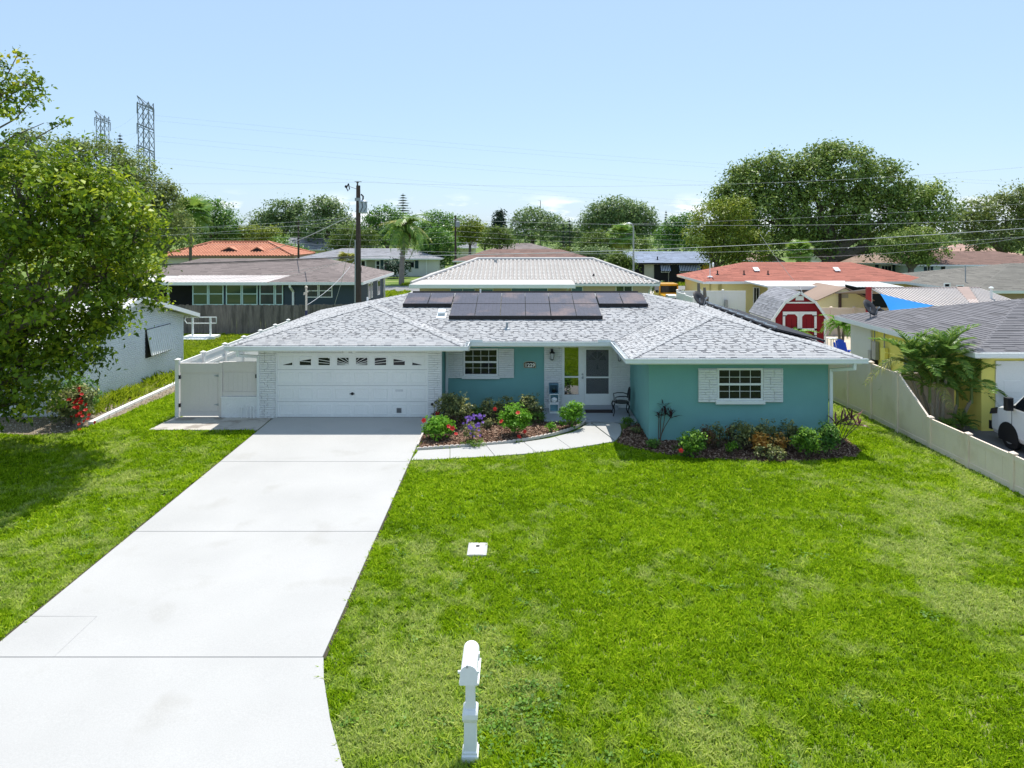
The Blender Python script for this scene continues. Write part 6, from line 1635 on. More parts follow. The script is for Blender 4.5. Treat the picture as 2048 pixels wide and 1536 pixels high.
# ---- red barn shed
bs = thing('barn_shed', 'red barn shed with white trim doors and a grey gambrel roof in the back yard', 'shed', (15.5, 41, -.18))
M_RED = mat('barn_red_siding', (.24, .010, .016), .8, .1, 1, 40); M_SHG = RM['grey2']
sx0, sx1, sy0, sy1 = X(1546, 39), X(1652, 39), 39.0, 42.7
sxc = (sx0 + sx1) / 2; e_z, k_z, p_z = 1.34, 2.20, 2.70; kw_ = .80
gam = [(sx0, -.15), (sx1, -.15), (sx1, e_z), (sxc + kw_, k_z), (sxc, p_z), (sxc - kw_, k_z), (sx0, e_z)]
MB().slab([(a, sy0, c) for a, c in gam], (0, sy1 - sy0, 0)).build('body', M_RED, bs)
for i in range(11): x_ = sx0 + .2 + i * .27; MB().box(x_, x_ + .02, sy0 - .006, sy0, -.1, 1.3).build('groove', mat('barn_groove', (.12, .006, .01), .9, .1), bs)
rfm = MB(); prof = [(sx0 - .10, e_z - .12), (sxc - kw_ - .04, k_z + .03), (sxc, p_z + .06), (sxc + kw_ + .04, k_z + .03), (sx1 + .10, e_z - .12)]
for (a, b_) in zip(prof, prof[1:]): rfm.slab([(a[0], sy0 - .12, a[1]), (b_[0], sy0 - .12, b_[1]), (b_[0], sy1 + .12, b_[1]), (a[0], sy1 + .12, a[1])], (0, 0, .05))
brf = rfm.build('roof', M_SHG[0], bs)
fd_ = MB()
for (a, b_) in zip(prof[:2], prof[1:3]): shingle_plane([Vector((a[0], sy1 + .12, a[1] + .052)), Vector((a[0], sy0 - .12, a[1] + .052)), Vector((b_[0], sy0 - .12, b_[1] + .052)), Vector((b_[0], sy1 + .12, b_[1] + .052))], brf, fd_, mats=M_SHG)
tag(fd_.build('shingle_field', M_SHG, brf), kind='stuff')
tr = MB()
for (a, b_) in zip(prof, prof[1:]): tr.bar((a[0], sy0 - .13, a[1] - .02), (b_[0], sy0 - .13, b_[1] - .02), .03, .13)
for x_ in (sx0, sx1 - .12): tr.box(x_, x_ + .12, sy0 - .03, sy0 - .002, -.1, e_z - .03)
tr.box(sxc - kw_ - .1, sxc + kw_ + .1, sy0 - .03, sy0 - .002, k_z - .05, k_z + .03); tr.box(sx0 - .03, sx0 - .002, sy0 - .03, sy0 + .12, -.1, e_z - .05); tr.box(sx0 - .06, sx0 - .002, sy0, sy1, e_z - .24, e_z - .13)
tr.build('trim', M_WHITE, bs)
bv = MB().box(sxc - .22, sxc + .22, sy0 - .04, sy0 - .002, k_z + .12, k_z + .36).build('vent', M_WHITE, bs)
for i in range(4): MB().box(sxc - .18, sxc + .18, sy0 - .05, sy0 - .04, k_z + .15 + i * .05, k_z + .175 + i * .05).build('vent_louver', M_TRIM, bv)
for s_ in (-1, 1):
    x_a, x_b = (sxc - .93, sxc - .01) if s_ < 0 else (sxc, sxc + .92)
    dd = MB()
    z0, z1 = -.1, 1.70
    for q in ((x_a, x_b, z1 - .14, z1), (x_a, x_b, z0, z0 + .14), (x_a, x_b, .66, .78), (x_a, x_a + .12, z0 + .14, z1 - .14), (x_b - .12, x_b, z0 + .14, z1 - .14)): dd.box(q[0], q[1], sy0 - .06, sy0 - .01, q[2], q[3])
    for cx_, sg in ((x_a + .12, 1), (x_b - .12, -1)): dd.slab([(cx_, sy0 - .06, z1 - .14), (cx_ + sg * .14, sy0 - .06, z1 - .14), (cx_, sy0 - .06, z1 - .28)], (0, .045, 0))
    do_ = dd.build('door', M_WHITE, bs)
    for z_ in (z1 - .25, .36): MB().box((x_a if s_ < 0 else x_b - .22), (x_a + .22 if s_ < 0 else x_b), sy0 - .07, sy0 - .06, z_, z_ + .05).build('hinge', M_BLACK, do_)

# ---- pale yellow shed, back fence, pergola, sail
ys_ = thing('yellow_shed', 'small pale yellow shed with tan gable roof behind the red barn shed', 'shed', (20.6, 46, -.18))
g0 = [(18.95, -.2), (22.3, -.2), (22.3, 1.75), (20.62, 2.5), (18.95, 1.75)]
MB().slab([(a, 45, c) for a, c in g0], (0, 4, 0)).build('body', mat('pale_yellow_siding', (.78, .74, .42), .8, .05, 1, 20), ys_)
rfm = MB()
for a, b_ in (((18.8, 1.72), (20.62, 2.54)), ((20.62, 2.54), (22.45, 1.72))): rfm.slab([(a[0], 44.8, a[1]), (b_[0], 44.8, b_[1]), (b_[0], 49.2, b_[1]), (a[0], 49.2, a[1])], (0, 0, .05))
rfm.build('roof', RM['tan'][0], ys_); vb = MB().box(20.45, 20.85, 44.96, 45, 1.9, 2.15).build('vent', mat('grey_vent', (.4, .4, .36), .7), ys_)
bfn = thing('vinyl_fence', 'grey beige vinyl fence between the red barn shed and the pale yellow shed', 'fence', (21, 43, -.18))
for i in range(8):
    vinyl_post(bfn, 17.6 + i * 1.4, 43.2, -.2, 1.48, M_VINYL, .13)
    if i: vinyl_panel(bfn, (17.66 + (i - 1) * 1.4, 43.2), (17.54 + i * 1.4, 43.2), -.2, 1.45, -.2, 1.45, M_VINYL)
M_RIB = mat('ribbed_metal_roof', (.42, .36, .33), .75, .12, .8, 20, alt=(.40, .28, .22), altscale=1.2, altlo=.6, althi=.75)
pg = thing('metal_pavilion', 'open pavilion with pale ribbed metal roof behind the charcoal roof', 'pavilion', (24.5, 39, -.18))
py0, py1, px0, px1 = 37.0, 41.0, X(1806, 37), X(2030, 38)
MB().slab([(px0, py0, 2.17), (px1, py0, 2.17), (px1, py1, 2.80), (px0 + .4, py1, 2.80)], (0, 0, .04)).build('roof', M_RIB, pg)
MB().slab([(px0 + .4, py1, 2.80), (px1, py1, 2.80), (px1, py1 + 4, 2.17), (px0, py1 + 4, 2.17)], (0, 0, .04)).build('roof', M_RIB, pg)
for k in range(34):
    x_ = px0 + .1 + (px1 - px0 - .2) * k / 33; MB().bar((x_, py0, 2.235), (x_ + .4 * (1 - k / 33), py1, 2.865), .05, .05).build('rib', mat('pale_rib', (.58, .54, .51), .7, .08), pg)
MB().bar((px0 + .3, py1, 2.86), (px1 + .05, py1, 2.86), .3, .05).build('ridge_cap', mat('brown_ridge_metal', (.24, .18, .17), .6, .1), pg); MB().box(px0, px1, py0 - .04, py0, 2.02, 2.2).build('fascia', mat('dark_purple_fascia', (.05, .035, .06), .7, .1), pg)
for x_ in (px0 + .2, px0 + 4, px1 - .3):
    for y_ in (py0 + .1, py1 + 3.8): MB().box(x_, x_ + .14, y_, y_ + .14, -.2, 2.2).build('post', M_POLE, pg)
MB().slab([(X(1944, 37), py0 - .01, 2.20), (X(1962, 37), py0 - .01, 2.20), (X(1934, 41) + .1, py1, 2.86), (X(1912, 41), py1, 2.86)], (0, 0, .05)).build('joint_flashing', mat('brown_flashing', (.30, .22, .19), .7, .1), pg)
b2 = MB(); b2.tube([(X(1968, 39), 38.4, 2.3), (X(1968, 39), 38.4, 3.05)], .06, 8); b2.lathe((X(1968, 39), 38.4, 3.0), [(.11, 0), (.13, .05), (.05, .12)], 8); b2.build('flue', M_ALU, pg)
post = thing('sail_post', 'red post holding the blue shade sail', 'post', (X(1737, 36), 36, -.18))
MB().box(X(1733, 36), X(1741.5, 36), 35.9, 36.1, -.2, Z(574, 36)).build('pole', mat('red_post_paint', (.38, .03, .03), .6, .1, 3, 20), post)
b2 = MB(); b2.tube([(X(1742, 36), 35.95, -.2), (X(1742, 36), 35.95, 3.1)], .035, 6); b2.build('white_pipe', M_WHITE, post)
sail = thing('shade_sail', 'bright blue triangular shade sail stretched over the neighbour yard', 'shade sail', (18.8, 35, 2.2))
A_, B_, C_ = P(1760, 587, 36.8), P(1868, 611, 35.6), P(1784, 636, 33.2)
N_ = 10; mb = MB(); idx = {}
cen = (A_ + B_ + C_) / 3
for i in range(N_ + 1):
    for j in range(N_ + 1 - i):
        k = N_ - i - j; a, b_, c = i / N_, j / N_, k / N_
        p = A_ * a + B_ * b_ + C_ * c
        edge = 3 * (1 - max(a, b_, c)) * .5
        pull = .30 * (27 * a * b_ * c * 0 + 4 * (a * b_ * (c < 1e-9) + b_ * c * (a < 1e-9) + a * c * (b_ < 1e-9)))
        q_ = 1 - .22 * 4 * max(0, (a * b_ + b_ * c + a * c) - 1.5 * 9 * a * b_ * c / 3) * .35
        p = cen + (p - cen) * (q_ if True else 1) - Vector((0, 0, .2 * 27 * a * b_ * c * .4))
        idx[i, j] = len(mb.v); mb.v.append(tuple(p))
for i in range(N_):
    for j in range(N_ - i):
        mb.f.append((idx[i, j], idx[i + 1, j], idx[i, j + 1])); mb.m.append(0)
        if i + j < N_ - 1: mb.f.append((idx[i + 1, j], idx[i + 1, j + 1], idx[i, j + 1])); mb.m.append(0)
M_SAIL = leaf_mat('blue_sail_cloth', (.01, .20, .62), (.015, .26, .74), (.02, .3, .8), trans=.45, rough=.7)
sm_ = mb.mesh('cloth', M_SAIL, wl(sail), True); a = sm_.attributes.new('var', 'FLOAT', 'POINT'); a.data.foreach_set('value', [.5] * len(mb.v)); link('cloth', sm_, sail)
b2 = MB(); b2.tube([A_, (X(1742, 36), 36, Z(577, 36))], .02, 5); b2.tube([B_, P(1895, 613, 35.6)], .02, 5); b2.build('rope', M_WHITE, sail)
# closed dark umbrella / grill under the pavilion edge
um = thing('patio_umbrella', 'folded black patio umbrella leaning by the blue shade sail', 'umbrella', (X(1758, 37), 37, -.18))
b2 = MB(); b2.tube([(X(1752, 37), 37, -.2), (X(1752, 37), 37, 1.0), (X(1756, 37), 37, 2.1)], [.12, .14, .05], 8); b2.tube([(X(1756, 37), 37, 2.1), (X(1772, 37), 37.2, 1.75), (X(1778, 37), 37.4, 1.35)], [.08, .22, .06], 8); b2.build('canopy', M_BLACK, um)
# blue adirondack chair, white table, small palms
ad = thing('adirondack_chair', 'bright blue round backed slatted chair in the sandy yard', 'chair', (X(1682, 34), 34, -.18))
M_BLU = mat('bright_blue_plastic', (.015, .07, .48), .45, .05); ax_ = X(1682, 34)
for k in range(6):
    a = -.30 + k * .1; h_ = .50 * math.sqrt(max(.05, 1 - ((a + .05) / .36) ** 2)); MB().slab([(ax_ + a, 33.9, .22), (ax_ + a + .092, 33.9, .22), (ax_ + a + .092, 34.15, .40 + h_), (ax_ + a, 34.15, .40 + h_)], (0, .025, 0)).build('back_slat', M_BLU, ad)
for k in range(5): MB().box(ax_ - .3, ax_ + .3, 33.35 + k * .11, 33.45 + k * .11, .14 + k * .015, .165 + k * .015).build('seat_slat', M_BLU, ad)
for s_ in (-1, 1):
    MB().box(ax_ + s_ * .36 - .07, ax_ + s_ * .36 + .07, 33.3, 34.0, .40, .425).build('armrest', M_BLU, ad)
    for y_ in (33.34, 33.9): MB().box(ax_ + s_ * .34 - .04, ax_ + s_ * .34 + .04, y_, y_ + .07, -.2, .40).build('leg', M_BLU, ad)
tb_ = thing('patio_table', 'small white patio table behind the blue chair', 'table', (X(1664, 37), 37, -.18))
MB().box(X(1656, 37), X(1674, 37), 36.7, 37.3, .50, .54).build('tabletop', M_WHITE, tb_)
for dx in (.08, .4):
    for dy in (36.75, 37.2): MB().box(X(1656, 37) + dx - .04, X(1656, 37) + dx, dy, dy + .05, -.2, .50).build('leg', M_WHITE, tb_)
FL = [frond_mesh('frond', .95, 1.1, 18, .34, .04, LM['bright'], .6, .4, .5, s_ + 40) for s_ in range(2)]
palm('palm', 'small yellow green palm by the red barn shed corner', (X(1680, 36.5), 36.5, -.18), 1.45, FL, 16, None, .07, elev=(-.6, 1.1), trunks=[(0, 0, 1.45, 11, (-.1, 0)), (.12, 0, 1.35, 8, (.1, 0))])
palm('palm', 'low broad palm showing over the collectors before the barn doors', (X(1590, 36), 36, -.18), .75, FL, 14, None, .07, elev=(-.3, 1.0), scale=(.9, 1.3))
shrub('shrub', 'bushy plant with pale leaves before the barn shed door', 1575, 690, 40, 655, LM['mango'], 400, .2)
# white privacy fence and cactus corner
wp = thing('vinyl_fence', 'white vinyl privacy screen with cactus behind it in the far yard', 'fence', (13, 49, -.18))
for i in range(3):
    vinyl_panel(wp, (11.15 + i * 1.6, 49.8), (12.7 + i * 1.6, 49.8), -.2, 1.95, -.2, 1.95, M_VINYLW); vinyl_post(wp, 11.1 + i * 1.6, 49.8, -.2, 2.0, M_VINYLW)
for i in range(2): vinyl_panel(wp, (11.05, 45 + i * 2.4), (11.05, 47.3 + i * 2.4), -.2, 1.9, -.2, 1.9, M_VINYLW); vinyl_post(wp, 11.05, 45 + i * 2.4, -.2, 1.95, M_VINYLW)
MB().box(X(1449, 49.6), X(1455, 49.6), 49.5, 49.65, .7, 1.35).build('meter_box', M_GREY, wp)
for px_, tp, lb in ((1398, 566, 'tall grey cactus column before the white privacy screen'), (1410, 575, 'shorter forked cactus next to the tall one')):
    t = thing('cactus', lb, 'cactus', (X(px_, 47), 47, -.18))
    b2 = MB(); b2.tube([(X(px_, 47), 47, -.2), (X(px_ + 1, 47), 47, 1.0), (X(px_ - 1, 47), 47, Z(tp, 47))], [.14, .16, .09], 8); b2.tube([(X(px_, 47), 47, .9), (X(px_ + 5, 47), 47, 1.2), (X(px_ + 6, 47), 47, 1.8)], [.06, .08, .05], 7); b2.build('column', mat('grey_green_cactus', (.14, .13, .11), .8, .25, 6), t)
shrub('shrub', 'wispy bamboo like shrub before the white privacy screen', 1432, 632, 40, 588, LM['yellow'], 260, .22, sparse=True)
shrub('shrub', 'yellow stemmed bamboo against the pale yellow block wall', 1470, 628, 34, 583, LM['yellow'], 220, .22, sparse=True)
# yellow off-roader
jp = thing('off_road_car', 'yellow boxy off road car parked beside the red roof house', 'car', (12.5, 59.5, -.18))
jx, jy, jz = X(1345, 58), 58.0, -.18
M_JEEP = mat('yellow_car_paint', (.75, .38, .01), .3, .04, 1, 10, coat=.4)
b2 = MB(); b2.bevbox(jx - .78, jx + .78, jy, jy + 1.5, jz + .55, jz + 1.12, .05); b2.box(jx - .85, jx + .85, jy + 1.4, jy + 3.6, jz + .45, jz + 1.2); b2.build('body', M_JEEP, jp)
b2 = MB()
for q in ((-.80, -.70, 1.2, 1.85), (.70, .80, 1.2, 1.85), (-.80, .80, 1.78, 1.88)): b2.box(jx + q[0], jx + q[1], jy + 1.45, jy + 1.55, jz + q[2], jz + q[3])
b2.box(jx - .82, jx + .82, jy + 1.5, jy + 3.5, jz + 1.86, jz + 1.92); b2.build('windshield_frame', M_JEEP, jp)
MB().box(jx - .70, jx + .70, jy + 1.48, jy + 1.52, jz + 1.2, jz + 1.78).build('windshield', M_GLASS, jp)
MB().box(jx - .8, jx + .8, jy + 1.6, jy + 3.5, jz + 1.2, jz + 1.86).build('cabin_glass', M_GLASS, jp)
for s_ in (-1, 1):
    mb = MB(); mb.lathe((jx + s_ * .66, jy - .03, jz + .85), [(.12, 0), (.12, .04)], 10, axis='y'); mb.build('headlight', M_TRIM, jp)
    for y_ in (.5, 2.9): mb = MB(); mb.lathe((jx + s_ * .85 - .11, jy + y_, jz + .4), [(.2, 0), (.4, .02), (.4, .2), (.2, .22)], 14, axis='x'); mb.build('wheel', M_BLACK, jp)
    MB().box(jx + s_ * .98 - .1, jx + s_ * .98 + .1, jy + 1.5, jy + 1.55, jz + 1.2, jz + 1.42).build('mirror', M_BLACK, jp)
gc = thing('covered_trailer', 'dark covered utility trailer with white lid before the yellow car', 'trailer', (11.0, 50.5, -.18))
MB().box(X(1338, 50), X(1354, 50), 50, 51, -.1, 1.45).build('cover', mat('navy_tarp', (.02, .02, .05), .7, .1), gc); MB().box(X(1337, 50), X(1355, 50), 49.97, 51.03, 1.45, 1.62).build('lid', M_WHITE, gc)
shrub('bougainvillea', 'dark bush with magenta blossom at the corner of the beige tile roofed house', 1312, 598, 26, 560, LM['far'], 260, .25, flowers=((1318, 572), (1322, 570), (1320, 576), (1316, 571)), fmesh=flower_mesh(LM['bougain'], .5, 4))

# ---- charcoal and tan roofs further off to the side
gh = house2('grey_roof_house', 'tan walled house with broad mottled grey hip roof beyond the ribbed pavilion', 28.4, 46, 44.2, 58.2, 2.42, .2, mat('tan_wall', (.42, .31, .23), .85, .1), RM['olive'], over=.7)
wpx(gh, 1887, 1900, 566, 575, 44.9); wpx(gh, 1912, 1927, 570, 576, 44.9)
mp = thing('vent_mast', 'thin pole with cap standing on the mottled grey roof', 'mast', (30.5, 47.5, 2.9)); MB().tube([(X(1931, 47.5), 47.5, 2.7), (X(1931, 47.5), 47.5, Z(531, 47.5))], .04, 6).build('pole', M_GREY, mp)
t1 = house2('tan_roof_house', 'cream house with tan shingle roof and dark shutters behind the great tree', X(1672, 87), X(1815, 87), 87, 97, 2.35, .30, mat('cream_green_wall', (.55, .54, .40), .85, .06), RM['tan'], over=.6, gable=True, course=.3)
wpx(t1, 1762, 1783, 531, 543, 87.6, cols=3); shutter(t1, 1750, 1757, 529, 545, 87.6); shutter(t1, 1785, 1791, 529, 545, 87.6)
t2 = house2('brown_roof_house', 'pale green house with brown shingle roof beside the small tree', X(1822, 83), X(2150, 83), 83, 94, 2.3, .26, mat('mint_wall', (.56, .66, .58), .85, .06), RM['rust'], over=.6, gable=False, course=.3)
shutter(t2, 1848, 1854, 529, 546, 83.6); wpx(t2, 1854, 1860, 531, 545, 83.6); shutter(t2, 1860, 1866, 529, 546, 83.6); wpx(t2, 1882, 1890, 532, 542, 83.6, m=M_TEALSH); wpx(t2, 1890, 1940, 532, 548, 83.6, glass=M_WHITE)
house2('pink_roof_house', 'far house with pinkish roof rising above the brown roof', X(1885, 108), X(2060, 108), 108, 120, 2.6, .28, M_CREAM, RM['pink'], course=.4)
house2('white_roof_house', 'far flat white roof seen between the trunks of the great tree', X(1712, 125), X(1758, 125), 125, 133, 3.1, .05, M_CREAM, RM['white'], course=.5)
house2('gable_house', 'far brown gabled house half hidden by the great tree', X(1515, 86), X(1570, 86), 86, 95, 2.6, .5, mat('brown_wall', (.25, .2, .14), .9, .1), RM['tan'], axis='y', gable=True, course=.4)
# ---- blue grey roof house with awnings
bl = house2('blue_roof_house', 'cream house with blue grey roof, striped awnings and a yellow door', X(1258, 87), X(1440, 87), 87, 97, 2.36, .25, M_CREAM, RM['blue'], over=.6, gable=True, course=.3, trim=M_BLACK)
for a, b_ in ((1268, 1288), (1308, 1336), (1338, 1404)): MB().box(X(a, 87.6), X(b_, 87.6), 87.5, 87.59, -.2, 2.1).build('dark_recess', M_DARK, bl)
MB().box(X(1405, 87.6), X(1417, 87.6), 87.5, 87.59, -.2, 2.05).build('door', mat('yellow_door', (.60, .36, .03), .6, .05), bl)
M_AW = [mat('navy_awning_stripe', (.03, .05, .13), .7, .05), mat('white_awning_stripe', (.6, .62, .66), .7, .05)]
for a, b_ in ((1320, 1341), (1357, 1401)):
    aw_ = MB(); n_ = int((b_ - a) / 1.6)
    for k in range(n_): x0_, x1_ = X(a + (b_ - a) * k / n_, 87.4), X(a + (b_ - a) * (k + 1) / n_, 87.4); aw_.slab([(x0_, 86.9, 1.35), (x1_, 86.9, 1.35), (x1_, 87.45, 2.0), (x0_, 87.45, 2.0)], (0, 0, .04), k % 2)
    aw_.build('awning', M_AW, bl); wpx(bl, a + 2, b_ - 2, 532, 545, 87.45, cols=2)
pipe_vent(X(1315, 88.4), 88.4, .4, bl, M_BLACK, .08, 2.7)
# ---- brown roofs in the middle distance
house2('rust_roof_house', 'house with reddish brown roof peeping over the white tile ridge', X(905, 90), X(1200, 90), 90, 99.5, 2.5, .28, M_CREAM, RM['rust'], course=.3)
house2('taupe_roof_house', 'grey brown roof behind the reddish brown one', X(955, 116), X(1135, 116), 116, 128, 2.7, .26, M_CREAM, RM['brown'], course=.4)
house2('small_grey_roof', 'small far grey roof beside the dark utility pole', X(906, 150), X(952, 150), 150, 160, 2.9, .35, M_CREAM, RM['grey2'], course=.5)
# ---- pale house with grey roof behind the pole
ph = house2('grey_white_house', 'white house with pale grey roof and dark shutters behind the utility pole', X(588, 101), X(883, 101), 101, 112, 2.38, .24, mat('off_white_wall', (.62, .62, .60), .85, .06), RM['grey2'], over=.6, course=.3)
wpx(ph, 722, 731, 521, 538, 101.6, cols=1); MB().box(X(733, 101.6), X(750, 101.6), 101.5, 101.59, .3, 2.1).build('blind_panel', mat('olive_panel', (.26, .26, .18), .8, .1), ph)
wpx(ph, 752, 760, 521, 540, 101.6, sash=2); shutter(ph, 761, 767, 520, 541, 101.6); MB().box(X(769, 101.6), X(781, 101.6), 101.5, 101.59, -.1, 2.0).build('door', mat('maroon_door', (.05, .02, .03), .6), ph)
shutter(ph, 801, 808, 521, 537, 101.6); wpx(ph, 809, 829, 522, 536, 101.6); shutter(ph, 830, 837, 521, 537, 101.6)
downspout([(X(853, 101.5), 101.5, 2.2), (X(853, 101.5), 101.5, -.2)], ph, .15)
# ---- orange tile roof house
oh = thing('orange_roof_house', 'low house under a broad orange barrel tile roof', 'house', (-45, 118, -.18))
ox0, ox1 = X(318, 112), X(586, 112)
MB().box(ox0 + .7, ox1 - .7, 112.7, 123.3, -.4, 2.3).build('wall', M_CREAM, oh)
pl_, cp_ = hip_planes(ox0, ox1, 112, 124, 2.42, .34)
M_OT = mat('orange_roof_tile', (.52, .22, .135), .8, .12, .5, 10, alt=(.43, .17, .105), altscale=.5)
mb = MB()
for p in pl_: mb.add(p, [tuple(range(len(p)))])
orf = mb.build('roof', M_OT, oh); tl = MB()
for p in pl_: tile_plane(p, tl, .48, .62, .14)
for a, b_ in cp_: tl.tube([a + Vector((0, 0, .1)), b_ + Vector((0, 0, .1))], .2, 6)
tag(tl.build('roof_tiles', M_OT, orf), kind='stuff')
eaves(oh, ox0, ox1, 112, 124, 2.42, .3, mat('brown_fascia', (.25, .16, .12), .8, .1))
for px_, w_ in ((458, 1.9), (514, 1.5)):
    y_ = 113.8; zc = 2.42 + .34 * 1.9; x_ = X(px_, y_)
    dm = MB(); dm.add([(x_ - w_, y_, zc - .1), (x_ + w_, y_, zc - .1), (x_, y_, zc + .75), (x_, y_ + 2.2, zc + .75)], [(0, 1, 2), (0, 2, 3), (2, 1, 3)]); d_o = dm.build('dormer', M_OT, orf)
    MB().slab([(x_ - w_ * .72, y_ - .03, zc), (x_ + w_ * .72, y_ - .03, zc), (x_, y_ - .03, zc + .55)], (0, .02, 0)).build('dormer_vent', M_DARK, orf)
house2('grey_gable_house', 'far house with long plain grey gable roof beyond the orange tiles', X(562, 140), X(668, 140), 140, 150, 2.75, .46, M_CREAM, RM['grey2'], gable=True, course=.5)
house2('salmon_gable_house', 'far house with a small salmon roof behind the grey gable', X(655, 152), X(692, 152), 152, 160, 2.7, .4, M_CREAM, RM['pink'], course=.5)
# ================================================================== BACKGROUND TREES
BT = 'trees standing between and beyond the back houses'
tree('great_tree', 'huge spreading tree with dark dense crown and many limbs behind the red roof', 'tree', 1660, 84, [
    (1495, 395, 62, 62), (1462, 405, 44, 46), (1508, 352, 46, 36), (1555, 350, 55, 45), (1530, 440, 95, 70), (1620, 360, 62, 55), (1690, 345, 75, 55), (1760, 370, 60, 52), (1640, 430, 95, 75), (1740, 440, 90, 70), (1815, 420, 55, 55), (1868, 412, 45, 52), (1850, 460, 55, 48), (1780, 490, 80, 34), (1600, 490, 80, 38), (1480, 460, 50, 45), (1660, 310, 50, 24)],
    LM['ficus'], 34000, .55, clump=1.0, trunk_r=1.0, per=22, shell=.55, limbn=12, rough=.14, low_cut=-.6)
tree('small_tree', 'yellow green tree against the shaded side of the great tree', 'tree', 1430, 78, [(1420, 440, 42, 36), (1455, 480, 50, 45), (1405, 475, 36, 30), (1470, 425, 34, 30), (1440, 515, 45, 25), (1500, 500, 40, 40)], LM['yellow'], 7000, .42, clump=.8, trunk_r=.3, group=BT)
tree('small_tree', 'vase shaped tree with pale trunk before the tan roof house', 'tree', 1822, 76, [(1785, 492, 42, 24), (1835, 480, 50, 28), (1870, 495, 34, 26), (1810, 512, 50, 18), (1850, 520, 30, 12)], LM['ficus'], 5000, .34, clump=.6, trunk_r=.32, group=BT)
tree('oak_tree', 'broad grey green oak filling the edge of the view beyond the brown roofs', 'tree', 2005, 100, [(2010, 430, 62, 44), (1955, 425, 34, 30), (2050, 405, 40, 34), (1990, 480, 62, 34), (2060, 470, 60, 45), (1925, 455, 32, 42), (2120, 430, 60, 60)], LM['oak'], 9000, .6, clump=1.1, trunk_r=.6, group=BT)
tree('oak_tree', 'large rounded oak alone in the middle distance behind the street lamp', 'tree', 1235, 148, [(1235, 428, 52, 34), (1195, 440, 36, 34), (1275, 440, 38, 36), (1232, 455, 70, 34), (1180, 455, 22, 20), (1298, 455, 18, 26)], LM['far'], 8500, .75, clump=1.4, trunk_r=.7, group=BT, rough=.08)
tree('oak_tree', 'clumped dark oak below the tall light mast', 'tree', 1065, 172, [(1065, 440, 40, 22), (1040, 452, 20, 16), (1075, 465, 46, 25), (1110, 452, 22, 20)], LM['far'], 3600, .8, clump=1.5, trunk_r=.5, group=BT)
tree('cypress_tree', 'narrow dark cypress standing apart on the skyline', 'tree', 998, 182, [(998, 438, 12, 14), (998, 455, 14, 18), (1000, 428, 7, 6)], LM['pine'], 1200, .8, clump=1.0, trunk_r=.3, group=BT)
tree('small_tree', 'small yellow green tree next to the far dark utility pole', 'tree', 940, 122, [(940, 452, 22, 20), (955, 470, 28, 20), (925, 470, 20, 20)], LM['yellow'], 2200, .55, clump=1.0, trunk_r=.25, group=BT)
tree('dark_tree', 'dark leaved tree mass behind the queen palm crown', 'tree', 872, 142, [(872, 448, 34, 22), (905, 452, 26, 20), (850, 462, 30, 20), (890, 470, 50, 22)], LM['mango'], 3800, .65, clump=1.3, trunk_r=.4, group=BT)
tree('mango_tree', 'glossy rounded mango tree at the end of the white grey house', 'tree', 878, 106, [(875, 485, 34, 28), (895, 500, 24, 28), (858, 500, 20, 28), (880, 520, 30, 18)], LM['mango'], 3600, .48, clump=.9, trunk_r=.25, group=BT)
tree('oak_tree', 'dark spreading oak in the distance above the orange roof', 'tree', 560, 150, [(560, 425, 34, 24), (530, 445, 36, 22), (590, 440, 34, 26), (560, 460, 70, 26), (600, 415, 16, 12)], LM['far'], 5200, .75, clump=1.4, trunk_r=.6, group=BT)
tree('oak_tree', 'tall open crowned oak with a bare limb against the sky', 'tree', 655, 146, [(645, 412, 26, 16), (670, 425, 22, 20), (640, 440, 40, 22), (660, 462, 60, 26), (690, 455, 24, 24)], LM['far'], 4600, .75, clump=1.3, trunk_r=.5, group=BT, shell=.7)
tree('leafy_tree', 'light green bushy tree by the utility pole guy wire', 'tree', 700, 112, [(695, 475, 32, 22), (670, 490, 22, 16), (715, 490, 30, 20), (740, 480, 22, 22)], LM['lush'], 2600, .5, clump=.9, trunk_r=.2, group=BT)
tree('leafy_tree', 'mid green tree crown behind the transformer and queen palm', 'tree', 775, 120, [(770, 440, 36, 26), (745, 455, 28, 24), (800, 450, 30, 22), (770, 475, 50, 24)], LM['mango'], 4200, .55, clump=1.0, trunk_r=.35, group=BT)
tree('mango_tree', 'dense mango tree behind the orange tile roof and cabbage palm', 'tree', 430, 128, [(425, 430, 38, 30), (400, 445, 40, 30), (450, 455, 28, 30), (430, 470, 48, 24), (395, 408, 20, 16)], LM['mango'], 5600, .6, clump=1.2, trunk_r=.4, group=BT)
tree('oak_tree', 'tall airy grey green oak behind the white brick house', 'tree', 215, 62, [(200, 325, 60, 46), (140, 310, 46, 36), (265, 350, 50, 42), (60, 300, 50, 40), (320, 385, 34, 30), (230, 400, 100, 60), (330, 440, 44, 50), (120, 380, 80, 60), (290, 430, 60, 60), (20, 340, 60, 60), (345, 385, 14, 14), (230, 470, 90, 40)],
     LM['oak'], 20000, .36, clump=.75, trunk_r=.5, group=BT, per=20, shell=.55, limbn=12, rough=.18, extra_twigs=60)
tree('leafy_tree', 'yellow green shrubby trees along the back of the orange roof', 'tree', 515, 130, [(505, 468, 30, 16), (540, 472, 24, 18), (480, 465, 20, 14), (525, 488, 40, 14)], LM['yellow'], 2600, .55, clump=1.0, trunk_r=.2, group=BT)
tree('leafy_tree', 'round dark green bush tree beside the grey gable roof', 'tree', 585, 126, [(560, 490, 20, 16), (590, 505, 26, 14), (610, 512, 20, 12)], LM['mango'], 1700, .5, clump=.9, trunk_r=.2, group=BT)
